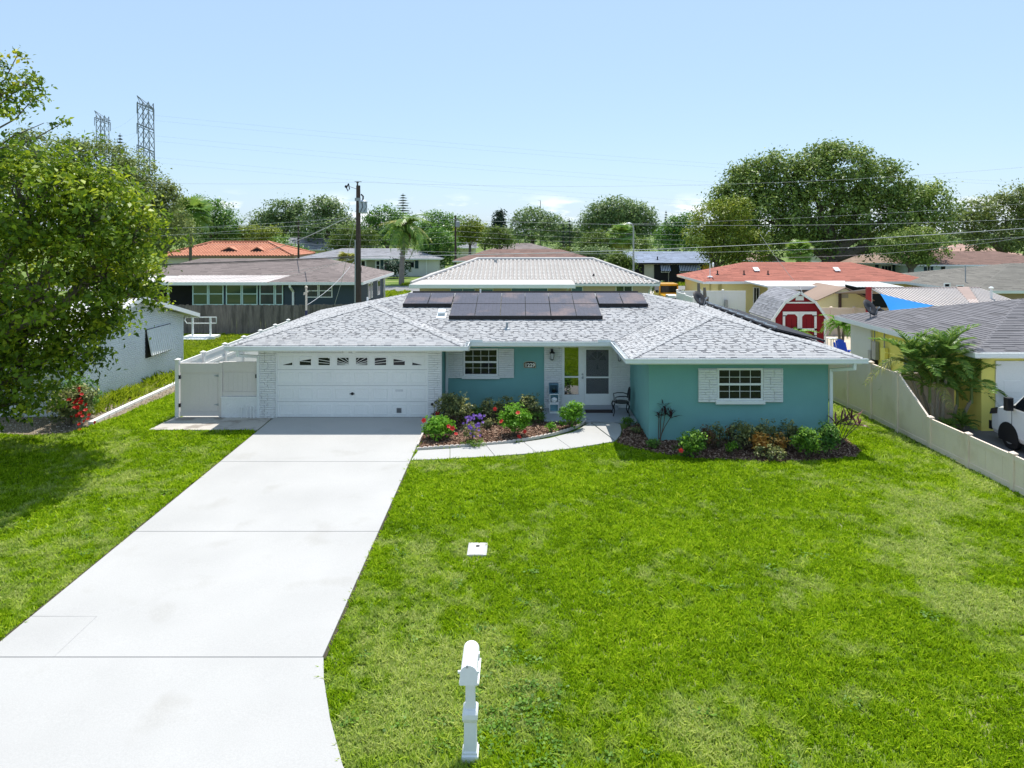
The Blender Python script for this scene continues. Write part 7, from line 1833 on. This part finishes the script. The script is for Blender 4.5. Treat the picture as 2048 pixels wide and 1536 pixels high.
tree('leafy_tree', 'bright tree spilling over the taupe roof in the middle distance', 'tree', 1000, 112, [(995, 472, 26, 16), (1015, 482, 18, 14), (980, 485, 22, 12)], LM['lush'], 1800, .5, clump=.9, trunk_r=.2, group=BT)
tree('leafy_tree', 'broad green tree in front of the lone round oak', 'tree', 1205, 118, [(1200, 482, 34, 20), (1180, 495, 24, 16), (1225, 490, 24, 18), (1265, 490, 40, 14)], LM['lush'], 3000, .5, clump=.9, trunk_r=.25, group=BT)
tree('leafy_tree', 'dull green olive like tree above the white tile ridge', 'tree', 1192, 96, [(1190, 508, 36, 14), (1170, 512, 22, 10), (1215, 512, 20, 12)], LM['far'], 1500, .45, clump=.8, trunk_r=.2, group=BT)
tree('leafy_tree', 'brilliant green shrub tree at the end of the white tile ridge by the street lamp', 'tree', 1242, 84, [(1240, 520, 24, 13), (1255, 530, 14, 12), (1228, 528, 14, 10)], LM['lush'], 1700, .38, clump=.7, trunk_r=.18, group=BT)
tree('leafy_tree', 'bright green clump over the middle of the white tile ridge', 'tree', 1130, 98, [(1128, 506, 18, 9), (1145, 510, 16, 9), (1108, 512, 12, 7)], LM['lush'], 1000, .4, clump=.7, trunk_r=.15, group=BT)
tree('leafy_tree', 'deep green tree between the lone oak and the great tree', 'tree', 1345, 128, [(1350, 455, 26, 22), (1335, 475, 26, 22), (1375, 450, 22, 24), (1360, 490, 45, 18)], LM['mango'], 3000, .6, clump=1.1, trunk_r=.3, group=BT)
tree('dark_tree', 'low dark trees closing the gap behind the street lamp', 'tree', 1130, 190, [(1130, 462, 26, 18), (1165, 468, 24, 14), (1100, 470, 30, 14), (1150, 480, 40, 14)], LM['far'], 2400, .8, clump=1.4, trunk_r=.3, group=BT)
tree('dark_tree', 'dark trees between the small yellow green tree and the cypress', 'tree', 970, 200, [(965, 462, 26, 14), (1005, 470, 40, 14), (935, 470, 30, 14)], LM['far'], 2000, .8, clump=1.4, trunk_r=.3, group=BT)
tree('dark_tree', 'shaded tree mass beneath the airy oak beside the orange roof', 'tree', 330, 95, [(330, 455, 40, 34), (300, 480, 40, 30), (360, 470, 30, 34)], LM['oak'], 3400, .5, clump=1.0, trunk_r=.3, group=BT)
def conifer(label, px, y, top, bot, wpx, tiers, m=LM['pine'], group='conifers on the skyline'):
    """Norfolk Island pine: level whorls of branches on a straight stem"""
    b0 = Vector((X(px, y), y, gz(y))); t = thing('norfolk_pine', label, 'tree', b0, group)
    zt, zb, r = Z(top, y), Z(bot, y), wpx * y / F / 2
    mb = MB(); mb.tube([b0, (b0.x, y, zt)], [.25, .04], 6); mb.build('trunk', M_BARK, t)
    vs_, va = [], []
    for i in range(tiers):
        f_ = i / tiers; z_ = zb + (zt - zb) * f_; rr_ = r * (1 - f_) ** .8 + .15 * r
        for k in range(7):
            a = 2 * math.pi * k / 7 + i * .5; d = np.array([math.cos(a), math.sin(a), 0]); s_ = np.array([-d[1], d[0], 0])
            for j in range(5):
                c = np.array([b0.x, y, z_]) + d * rr_ * (j + .6) / 5; w = rr_ * .16 * (1.3 - j / 5); up_ = np.array([0, 0, (zt - zb) / tiers * .42])
                vs_ += [c - s_ * w, c - up_ * .4, c + s_ * w, c + up_ * (1 - j * .1) + d * rr_ * .15]; va.append(R.random())
    np_mesh('crown', np.array(vs_), 4, m, np.array(va), t)
conifer('tall dark pine with level tiers behind the queen palm', 806, 168, 386, 432, 40, 9)
conifer('dark pine tip poking above the airy oak near the pylons', 240, 125, 266, 330, 30, 10)
conifer('slim dark pine beside the great tree on the skyline', 1332, 225, 420, 480, 17, 12)
conifer('smaller pine just beside the slim dark one', 1318, 228, 444, 480, 12, 8)
conifer('young tiered pine between the oak below the mast and the lone oak', 1139, 165, 436, 500, 26, 9)
conifer('shorter tiered pine next to the young one', 1127, 168, 444, 500, 22, 8)
# ---- palms further back
FQ = [frond_mesh('frond', 3.4, 1.35, 26, .95, .11, LM['palm'], .75, .2, .75, s_ + 60) for s_ in range(3)]
FQY = frond_mesh('frond', 3.0, 1.6, 24, .9, .11, LM['palmy'], .7, .1, .8, 66)
palm('queen_palm', 'queen palm with drooping arching fronds before the white grey house', (X(803, 86), 86, -.2), 6.6, FQ + FQ + [FQY], 22, None, .26, (.55, 0), (-.9, 1.15), (.85, 1.1), m_trunk=mat('grey_palm_trunk', (.26, .22, .20), .9, .2, 3, 20), dead=(frond_mesh('dead_frond', 2.4, 1.4, 14, .5, .10, mat('dead_frond_brown', (.20, .10, .06), .9, .2), .5, .1, .9, 70), 2))
def fan_palm(label, px, y, top_py, h_py, r_px, m, dead=0, group='fan palms'):
    b0 = Vector((X(px, y), y, gz(y))); t = thing('cabbage_palm', label, 'palm tree', b0, group)
    zt = Z(h_py, y); r = r_px * y / F
    mb = MB(); mb.tube([b0, (b0.x, y, (b0.z + zt) / 2), (b0.x, y, zt)], [.26, .22, .26], 8)
    for i in range(10): mb.lathe((b0.x, y, zt - 1.6 + .16 * i), [(.24, 0), (.36, .12), (.2, .14)], 8)
    mb.build('trunk', M_BARK, t)
    fmb = MB(); n_ = 13
    for k in range(n_):
        a = rad(-115 + 230 * k / (n_ - 1)); d = Vector((.45 + .55 * math.cos(a) * 1, math.sin(a) * .75, 0)); d.normalize()
        tip = Vector((.45, 0, 0)) + d * .62 - Vector((0, 0, .22)); s_ = Vector((-d.y, d.x, 0)) * .06; mid = Vector((.45, 0, 0)) + d * .34
        fmb.add([(.45, 0, 0), tuple(mid + s_), tuple(tip), tuple(mid - s_)], [(0, 1, 2, 3)])
    fmb.tube([(0, 0, 0), (.45, 0, 0)], .012, 4)
    mes = []
    for q, mm in ((.4, m), (.7, m), (.5, LM['palmy'])):
        me = fmb.mesh('frond', mm); a_ = me.attributes.new('var', 'FLOAT', 'POINT'); a_.data.foreach_set('value', [min(1, max(0, q + R.gauss(0, .12))) for _ in fmb.v]); mes.append(me)
    for i in range(34 + dead):
        isd = i >= 34
        o = link('dead_frond' if isd else 'frond', mes[2] if isd else R.choice(mes[:2]), t, Vector((0, 0, zt - b0.z)))
        e = R.uniform(-1.3, -.7) if isd else -.6 + 1.9 * (i / 34)
        o.rotation_euler = (R.uniform(-.3, .3), -e, i * 2.39996); s_ = r * R.uniform(.85, 1.1); o.scale = (s_, s_, s_)
fan_palm('cabbage palm with bristly trunk rising before the orange tile roof', 381, 104, 395, 432, 46, LM['palm'])
fan_palm('stout cabbage palm with a skirt of dry fronds below the lone oak', 1243, 112, 450, 472, 30, LM['palm'], 16)
fan_palm('low fan palm in front of the pale house beside the pole', 694, 66, 505, 522, 22, LM['palmy'])
fan_palm('fan palm sprouting among the limbs under the great tree', 1598, 70, 480, 505, 30, LM['palm'])
# small shrubs in far yards
shrub('shrub', 'black green cycad against the wall of the white grey house', 795, 556, 46, 524, LM['pine'], 240, .9, .2, group='shrubs in the far yards')
shrub('shrub', 'rounded shrub before the awnings of the blue grey roof house', 1331, 562, 40, 541, LM['far'], 420, .4, group='shrubs in the far yards')
shrub('shrub', 'red flowered shrub by the dark garage recess of the blue grey roof house', 1306, 560, 30, 538, LM['far'], 260, .35, flowers=[(R.gauss(1306, 8), R.gauss(541, 3)) for _ in range(12)], fmesh=flower_mesh(LM['red'], .3, 4), group='shrubs in the far yards')
shrub('shrub', 'feathery pale shrub near the yellow door', 1364, 560, 26, 536, LM['yellow'], 240, .4, group='shrubs in the far yards')
shrub('shrub', 'dark shrub by the wall of the slate house at the side fence', 733, 598, 30, 583, LM['yellow'], 300, .25, group='shrubs in the far yards')
# distant wooded belt that closes the horizon
n_l = []
for i in range(170):
    y = R.uniform(215, 330); px = -150 + 2400 * i / 170 + R.uniform(-12, 12)
    h = R.uniform(5.5, 8.6); n_l.append((X(px, y), y, h * .45, R.uniform(5, 9), R.uniform(4, 7), h * .58))
v, var, cc = leaf_cloud(n_l, 52000, .8, 1.5, 20, .55, .5)
tag(np_mesh('treeline', v, 4, LM['far'], var), kind='stuff')

# ================================================================== POLES, WIRES, PYLONS
pole = thing('utility_pole', 'dark wooden utility pole with grey transformer rising behind the roof ridge', 'utility pole', (X(716.5, 43), 43, -.18))
px0_ = X(716.5, 43)
MB().tube([(px0_ + .03, 43, -.3), (px0_, 43, 4.5), (px0_, 43, Z(371, 43))], [.19, .16, .125], 12).build('shaft', M_POLE, pole)
MB().box(px0_ - .19, px0_ - .12, 42.85, 42.95, -.2, 5.6).build('conduit', mat('pale_conduit', (.38, .38, .38), .6, .1), pole)
b2 = MB(); b2.tube([(px0_ - .04, 43, Z(375, 43)), (px0_ - .05, 43, Z(363, 43))], .05, 7); b2.tube([(px0_ - .22, 43, Z(363.5, 43)), (px0_ + .2, 43, Z(363.5, 43))], .02, 5); b2.lathe((px0_ - .04, 43, Z(366, 43)), [(.06, 0), (.09, .04), (.05, .1)], 8); b2.build('top_insulator', mat('brown_insulator', (.08, .07, .07), .3, .1), pole)
b2 = MB(); a0 = (px0_, 43, Z(379, 43)); b2.tube([a0, (X(700, 43), 43, Z(373, 43))], .025, 5); b2.build('bracket', M_GREY, pole)
b2 = MB(); b2.tube([(X(697, 43), 43, Z(367, 43)), (X(693, 43), 43, Z(376, 43)), (X(696, 43), 43, Z(382, 43)), (X(699, 43), 43, Z(378, 43)), (X(697, 43), 43, Z(367, 43))], .035, 6); b2.ball((X(692, 43), 43, Z(373, 43)), .09); b2.build('cutout_fuse', M_BLACK, pole)
tx = X(726.5, 43)
b2 = MB(); b2.lathe((tx, 42.95, Z(427, 43)), [(.16, 0), (.24, .04), (.25, .08), (.25, .66), (.27, .68), (.27, .72), (.2, .78), (.08, .84)], 16); trf = b2.build('transformer', mat('transformer_grey', (.42, .46, .52), .45, .06, 2, 20), pole)
b2 = MB(); b2.tube([(tx, 42.9, Z(400, 43)), (tx + .03, 42.85, Z(393, 43)), (tx - .1, 42.9, Z(389, 43))], .05, 6); b2.tube([(tx + .18, 42.75, Z(404, 43)), (tx + .28, 42.7, Z(414, 43)), (tx + .1, 42.68, Z(424, 43))], .015, 5); b2.tube([(tx - .02, 42.68, Z(404, 43)), (tx + .04, 42.66, Z(414, 43)), (tx - .12, 42.7, Z(424, 43))], .02, 5); b2.build('bushing', M_BLACK, trf)
b2 = MB(); b2.box(px0_ - .17, px0_ + .17, 42.82, 42.9, Z(402, 43), Z(396, 43)); b2.build('arrester', M_GREY, pole)
def wire(name, label, pts, r, sag=0.0, m=None, group=None, cat='cable', n=22):
    """cable hung between points, each (px, py, distance)"""
    w = [P(*p) for p in pts]; out = []
    for a, b_ in zip(w, w[1:]):
        for i in range(n + 1):
            f_ = i / n; out.append(a.lerp(b_, f_) - Vector((0, 0, sag * 4 * f_ * (1 - f_))))
    o = MB().tube(out, r, 5).build(name, m or M_WIRE, None, smooth=True)
    return tag(o, label, cat, group)
M_WIRE = mat('black_cable', (.03, .03, .033), .5, .1)
M_WIREL = mat('grey_cable', (.48, .49, .51), .5, .1)
GW = 'overhead cables of the back lot line'
wire('cable', 'thick black cable running from the shade tree to the utility pole', [(-200, 541, 43), (716, 513, 43)], .028, .12, group=GW)
wire('cable', 'second black cable just beside the thick one toward the pole', [(-200, 536, 43.2), (716, 515, 43.2)], .016, .2, group=GW)
wire('cable', 'thick pale cable climbing from the pole past the street lamp to the oak', [(716, 513, 43), (2300, 437, 38)], .016, .42, M_WIREL, GW)
wire('cable', 'thin cable sagging above the white tile roof', [(716, 498, 43), (2300, 452, 40)], .007, .8, M_WIREL, GW)
wire('cable', 'thin upper cable from the transformer across the middle trees', [(718, 430, 43), (2300, 425, 42)], .007, .7, M_WIREL, GW)
wire('cable', 'thin cable from the transformer across the orange roof trees', [(-300, 455, 44), (715, 434, 43)], .007, .5, M_WIREL, GW)
wire('cable', 'thin cable across the cabbage palm towards the pole', [(-300, 468, 44), (715, 438, 43)], .007, .7, M_WIREL, GW)
wire('power_line', 'primary line from the pole top rising faintly into the sky over the great tree', [(716, 364, 43), (2300, 310, 43)], .006, .9, M_WIREL, GW)
wire('power_line', 'primary line from the pole top towards the shade tree', [(-300, 330, 43), (716, 364, 43)], .006, .5, M_WIREL, GW)
GB = 'overhead cables of the back street'
for i, (a, b_, lb) in enumerate(((452, 470, 'upper'), (464, 480, 'second'), (474, 488, 'third'), (486, 498, 'lowest'))):
    wire('street_cable', '%s thin cable strung along the back street before the far trees' % lb, [(-200, a - 6, 98), (596, a, 98), (911, a - 2, 98), (1600, b_, 98), (2300, b_ - 22, 98)], .010, .5, M_WIREL, GB)
wire('street_cable', 'pale cable crossing the great tree above the red roof', [(1240, 448, 70), (2300, 385, 70)], .009, .5, M_WIREL, GB)
wire('street_cable', 'pale cable over the brown roofs slanting to the grey green oak', [(1560, 515, 60), (2300, 425, 60)], .009, .9, M_WIREL, GB)
GS = 'service drops and guy wires at the pole'
wire('service_drop', 'pale service cable from the pole to the orange roof', [(704, 430, 43), (540, 500, 80)], .030, .2, M_WIREL, GS)
wire('guy_wire', 'pale guy wire slanting down from the pole to the slate house yard', [(713, 432, 43), (683, 563, 46), (660, 640, 47)], .014, 0, M_WIREL, GS)
wire('service_drop', 'thin service cable from the pole down to the pale roof mast', [(712, 518, 43), (614, 610, 31)], .012, .25, M_WIREL, GS)
wire('service_drop', 'thin service cable from the pole across the taupe roof to the sunroom', [(712, 515, 43), (470, 562, 51)], .007, .35, M_WIREL, GS)
wire('service_drop', 'thin service cable crossing the red roof to the barn shed yard', [(1520, 468, 44), (1600, 575, 46), (1640, 640, 40)], .013, .15, M_WIREL, GS)
wire('service_drop', 'thin service cable dipping from the pole over the taupe house roof', [(712, 517, 43), (330, 556, 52)], .007, .5, M_WIREL, GS)
# roof mast on the garage roof
rm = thing('roof_mast', 'cream weathered mast with white finial standing on the pale roof edge', 'mast', (X(612.5, 30.6), 30.6, 2.5))
rx = X(612.5, 30.6)
b2 = MB(); b2.tube([(rx, 30.6, 2.66), (rx, 30.6, 3.62)], .045, 10); b2.ball((rx, 30.6, 3.68), .065); b2.bar((rx - .09, 30.55, 3.42), (rx + .09, 30.55, 3.5), .05, .06); b2.bar((rx - .10, 30.55, 3.36), (rx + .02, 30.55, 3.42), .04, .05); b2.build('pole', mat('cream_mast', (.66, .58, .46), .6, .1, 6, 30), rm)
b2 = MB(); b2.tube([(rx + .0, 30.6, 2.45), (rx + .0, 30.6, 2.68)], .055, 8); b2.build('dark_base', mat('navy_base', (.04, .04, .09), .6, .1), rm)
b2 = MB()
for s_ in (-1, 1): b2.tube([(rx + s_ * (.06 + .05 * k), 30.6, 3.55 + .05 * math.sin(k * 1.3)) for k in range(5)] + [(rx + s_ * .2, 30.6, 3.5)], .007, 5)
b2.build('scroll', M_BLACK, rm)
# street lamps, far poles
def lamp(label, px, y, top, m=M_GREY, arm=8, nm='street_lamp', cat='street lamp'):
    t = thing(nm, label, cat, (X(px, y), y, gz(y)))
    zt = Z(top, y); MB().tube([(X(px, y), y, -.2), (X(px, y), y, zt - .5), (X(px, y) - arm * .3 * y / F, y, zt - .05), (X(px - arm, y), y, zt)], [.11, .08, .06, .05], 7).build('pole', m, t)
    b2 = MB(); b2.ball((X(px - arm - 1, y), y, zt), .28, .16, .10); b2.build('lamp_head', M_ALU, t)
lamp('grey curved street lamp in front of the bright shrub by the blue grey roof', 1267, 74, 447, mat('pale_pole', (.36, .36, .36), .7, .1))
lamp('tall thin light mast above the clumped dark oak', 1081, 195, 400, M_POLE, 2, 'light_mast', 'light mast')
lamp('tall thin light mast behind the open crowned oak', 673, 190, 393, M_POLE, 1, 'light_mast', 'light mast')
for px_, y_, tp, lb in ((911, 98, 431, 'dark far utility pole left of the small yellow green tree'), (597, 99, 440, 'slim far utility pole above the grey gable roof')):
    t = thing('utility_pole', lb.replace('left of', 'beside'), 'utility pole', (X(px_, y_), y_, -.18)); MB().tube([(X(px_, y_), y_, -.3), (X(px_, y_), y_, Z(tp, y_))], [.17, .11], 8).build('shaft', M_POLE, t)
    if px_ == 911: mb = MB(); mb.lathe((X(px_ + 4, y_), y_, Z(455, y_)), [(.2, 0), (.3, .1), (.3, .8), (.15, .95)], 10); mb.build('transformer', M_GREY, t)
    MB().bar((X(px_ - 7, y_), y_, Z(tp + 8, y_)), (X(px_ + 7, y_), y_, Z(tp + 8, y_)), .1, .1).build('crossarm', M_POLE, t)
M_STEEL = mat('pylon_steel', (.22, .24, .27), .6, .1)
def pylon(label, px, y, rows_py, half_px, y_top, tilt):
    """double mast lattice tower with three crossarms and a vee crown"""
    x = X(px, y); k = y / F
    t = thing('transmission_pylon', label, 'pylon', (x, y, gz(y)), 'steel transmission pylons')
    zt = Z(y_top, y); z0 = -.2; h = zt - z0
    L_ = MB()
    def hw(f_): return (4.6 - 2.9 * min(1, f_ / .45)) if f_ < .45 else 1.7
    ns_ = 16; th = .22
    def pt(sx, sy, f_): w = hw(f_); return Vector((x + sx * w + tilt * (1 - f_), y + sy * w * .9, z0 + h * f_))
    for sx in (-1, 1):
        for sy in (-1, 1):
            for i in range(ns_): L_.bar(pt(sx, sy, i / ns_), pt(sx, sy, (i + 1) / ns_), th, th)
    L_.build('leg_frame', M_STEEL, t)
    B = MB()
    for i in range(ns_):
        f0, f1 = i / ns_, (i + 1) / ns_
        for sy in (-1, 1):
            B.bar(pt(-1, sy, f0), pt(0, sy, f1), .11, .11); B.bar(pt(1, sy, f0), pt(0, sy, f1), .11, .11); B.bar(pt(0, sy, f0), pt(-1, sy, f1), .11, .11); B.bar(pt(0, sy, f0), pt(1, sy, f1), .11, .11)
        B.bar(pt(0, -1, f0), pt(0, -1, f1), .16, .16)
        B.bar(pt(-1, -1, f0), pt(-1, 1, f1), .1, .1); B.bar(pt(1, 1, f0), pt(1, -1, f1), .1, .1)
    tag(B.build('bracing', M_STEEL, t), kind='stuff')
    tips = []
    for py in rows_py:
        za = Z(py, y); b2 = MB(); w = half_px * k
        b2.bar((x - w, y, za + 1.0), (x + w, y, za - 1.2), .30, .35); b2.bar((x - w * .95, y, za + .2), (x + w * .95, y, za - 2.0), .18, .2)
        a_ = b2.build('crossarm', M_STEEL, t); b2 = MB()
        for s_ in (-1, 1): e = Vector((x + s_ * w, y, za - s_ * 1.1)); b2.tube([e, e - Vector((0, 0, 3.4))], .13, 5); tips.append(e - Vector((0, 0, 3.5)))
        b2.build('insulator', M_STEEL, a_)
    b2 = MB(); w = half_px * k
    za = Z(rows_py[0], y)
    for s_ in (-1, 1): b2.bar((x, y, za + .3), (x + s_ * w, y, zt + (1.2 if s_ < 0 else -3.0) + 1.0), .25, .25); b2.bar((x + s_ * w * .5, y, za), (x + s_ * w, y, zt + (1.2 if s_ < 0 else -3.0) + 1.0), .16, .16)
    b2.bar((x - w, y, zt + 2.2), (x + w, y, zt - 2.0), .15, .15); b2.build('crown_arm', M_STEEL, t)
    return tips
tA = pylon('nearer tall steel pylon with three arms above the airy oak', 291, 225, (212, 253, 296), 17, 205, 1.0)
tB = pylon('farther steel pylon mostly hidden by the airy oak', 205, 290, (240, 278), 16, 232, .5)
for i, (a, lb) in enumerate(zip(tA, ('top', 'top far', 'middle', 'middle far', 'bottom', 'bottom far'))):
    e = Vector((900, 330, a.z - 4 + (i % 2) * 3)); b_ = tB[i % len(tB)]
    out = []
    for f_ in np.linspace(0, 1, 40): out.append(a.lerp(e, f_) - Vector((0, 0, 22 * 4 * f_ * (1 - f_))))
    pr_ = [b_.lerp(a, f_) - Vector((0, 0, 3 * 4 * f_ * (1 - f_))) for f_ in np.linspace(0, 1, 12)]
    tag(MB().tube(pr_ + out[1:], .012, 4).build('transmission_line', M_STEEL, None), '%s conductor of the pylons fading across the sky' % lb, 'power line', 'pylon conductors')
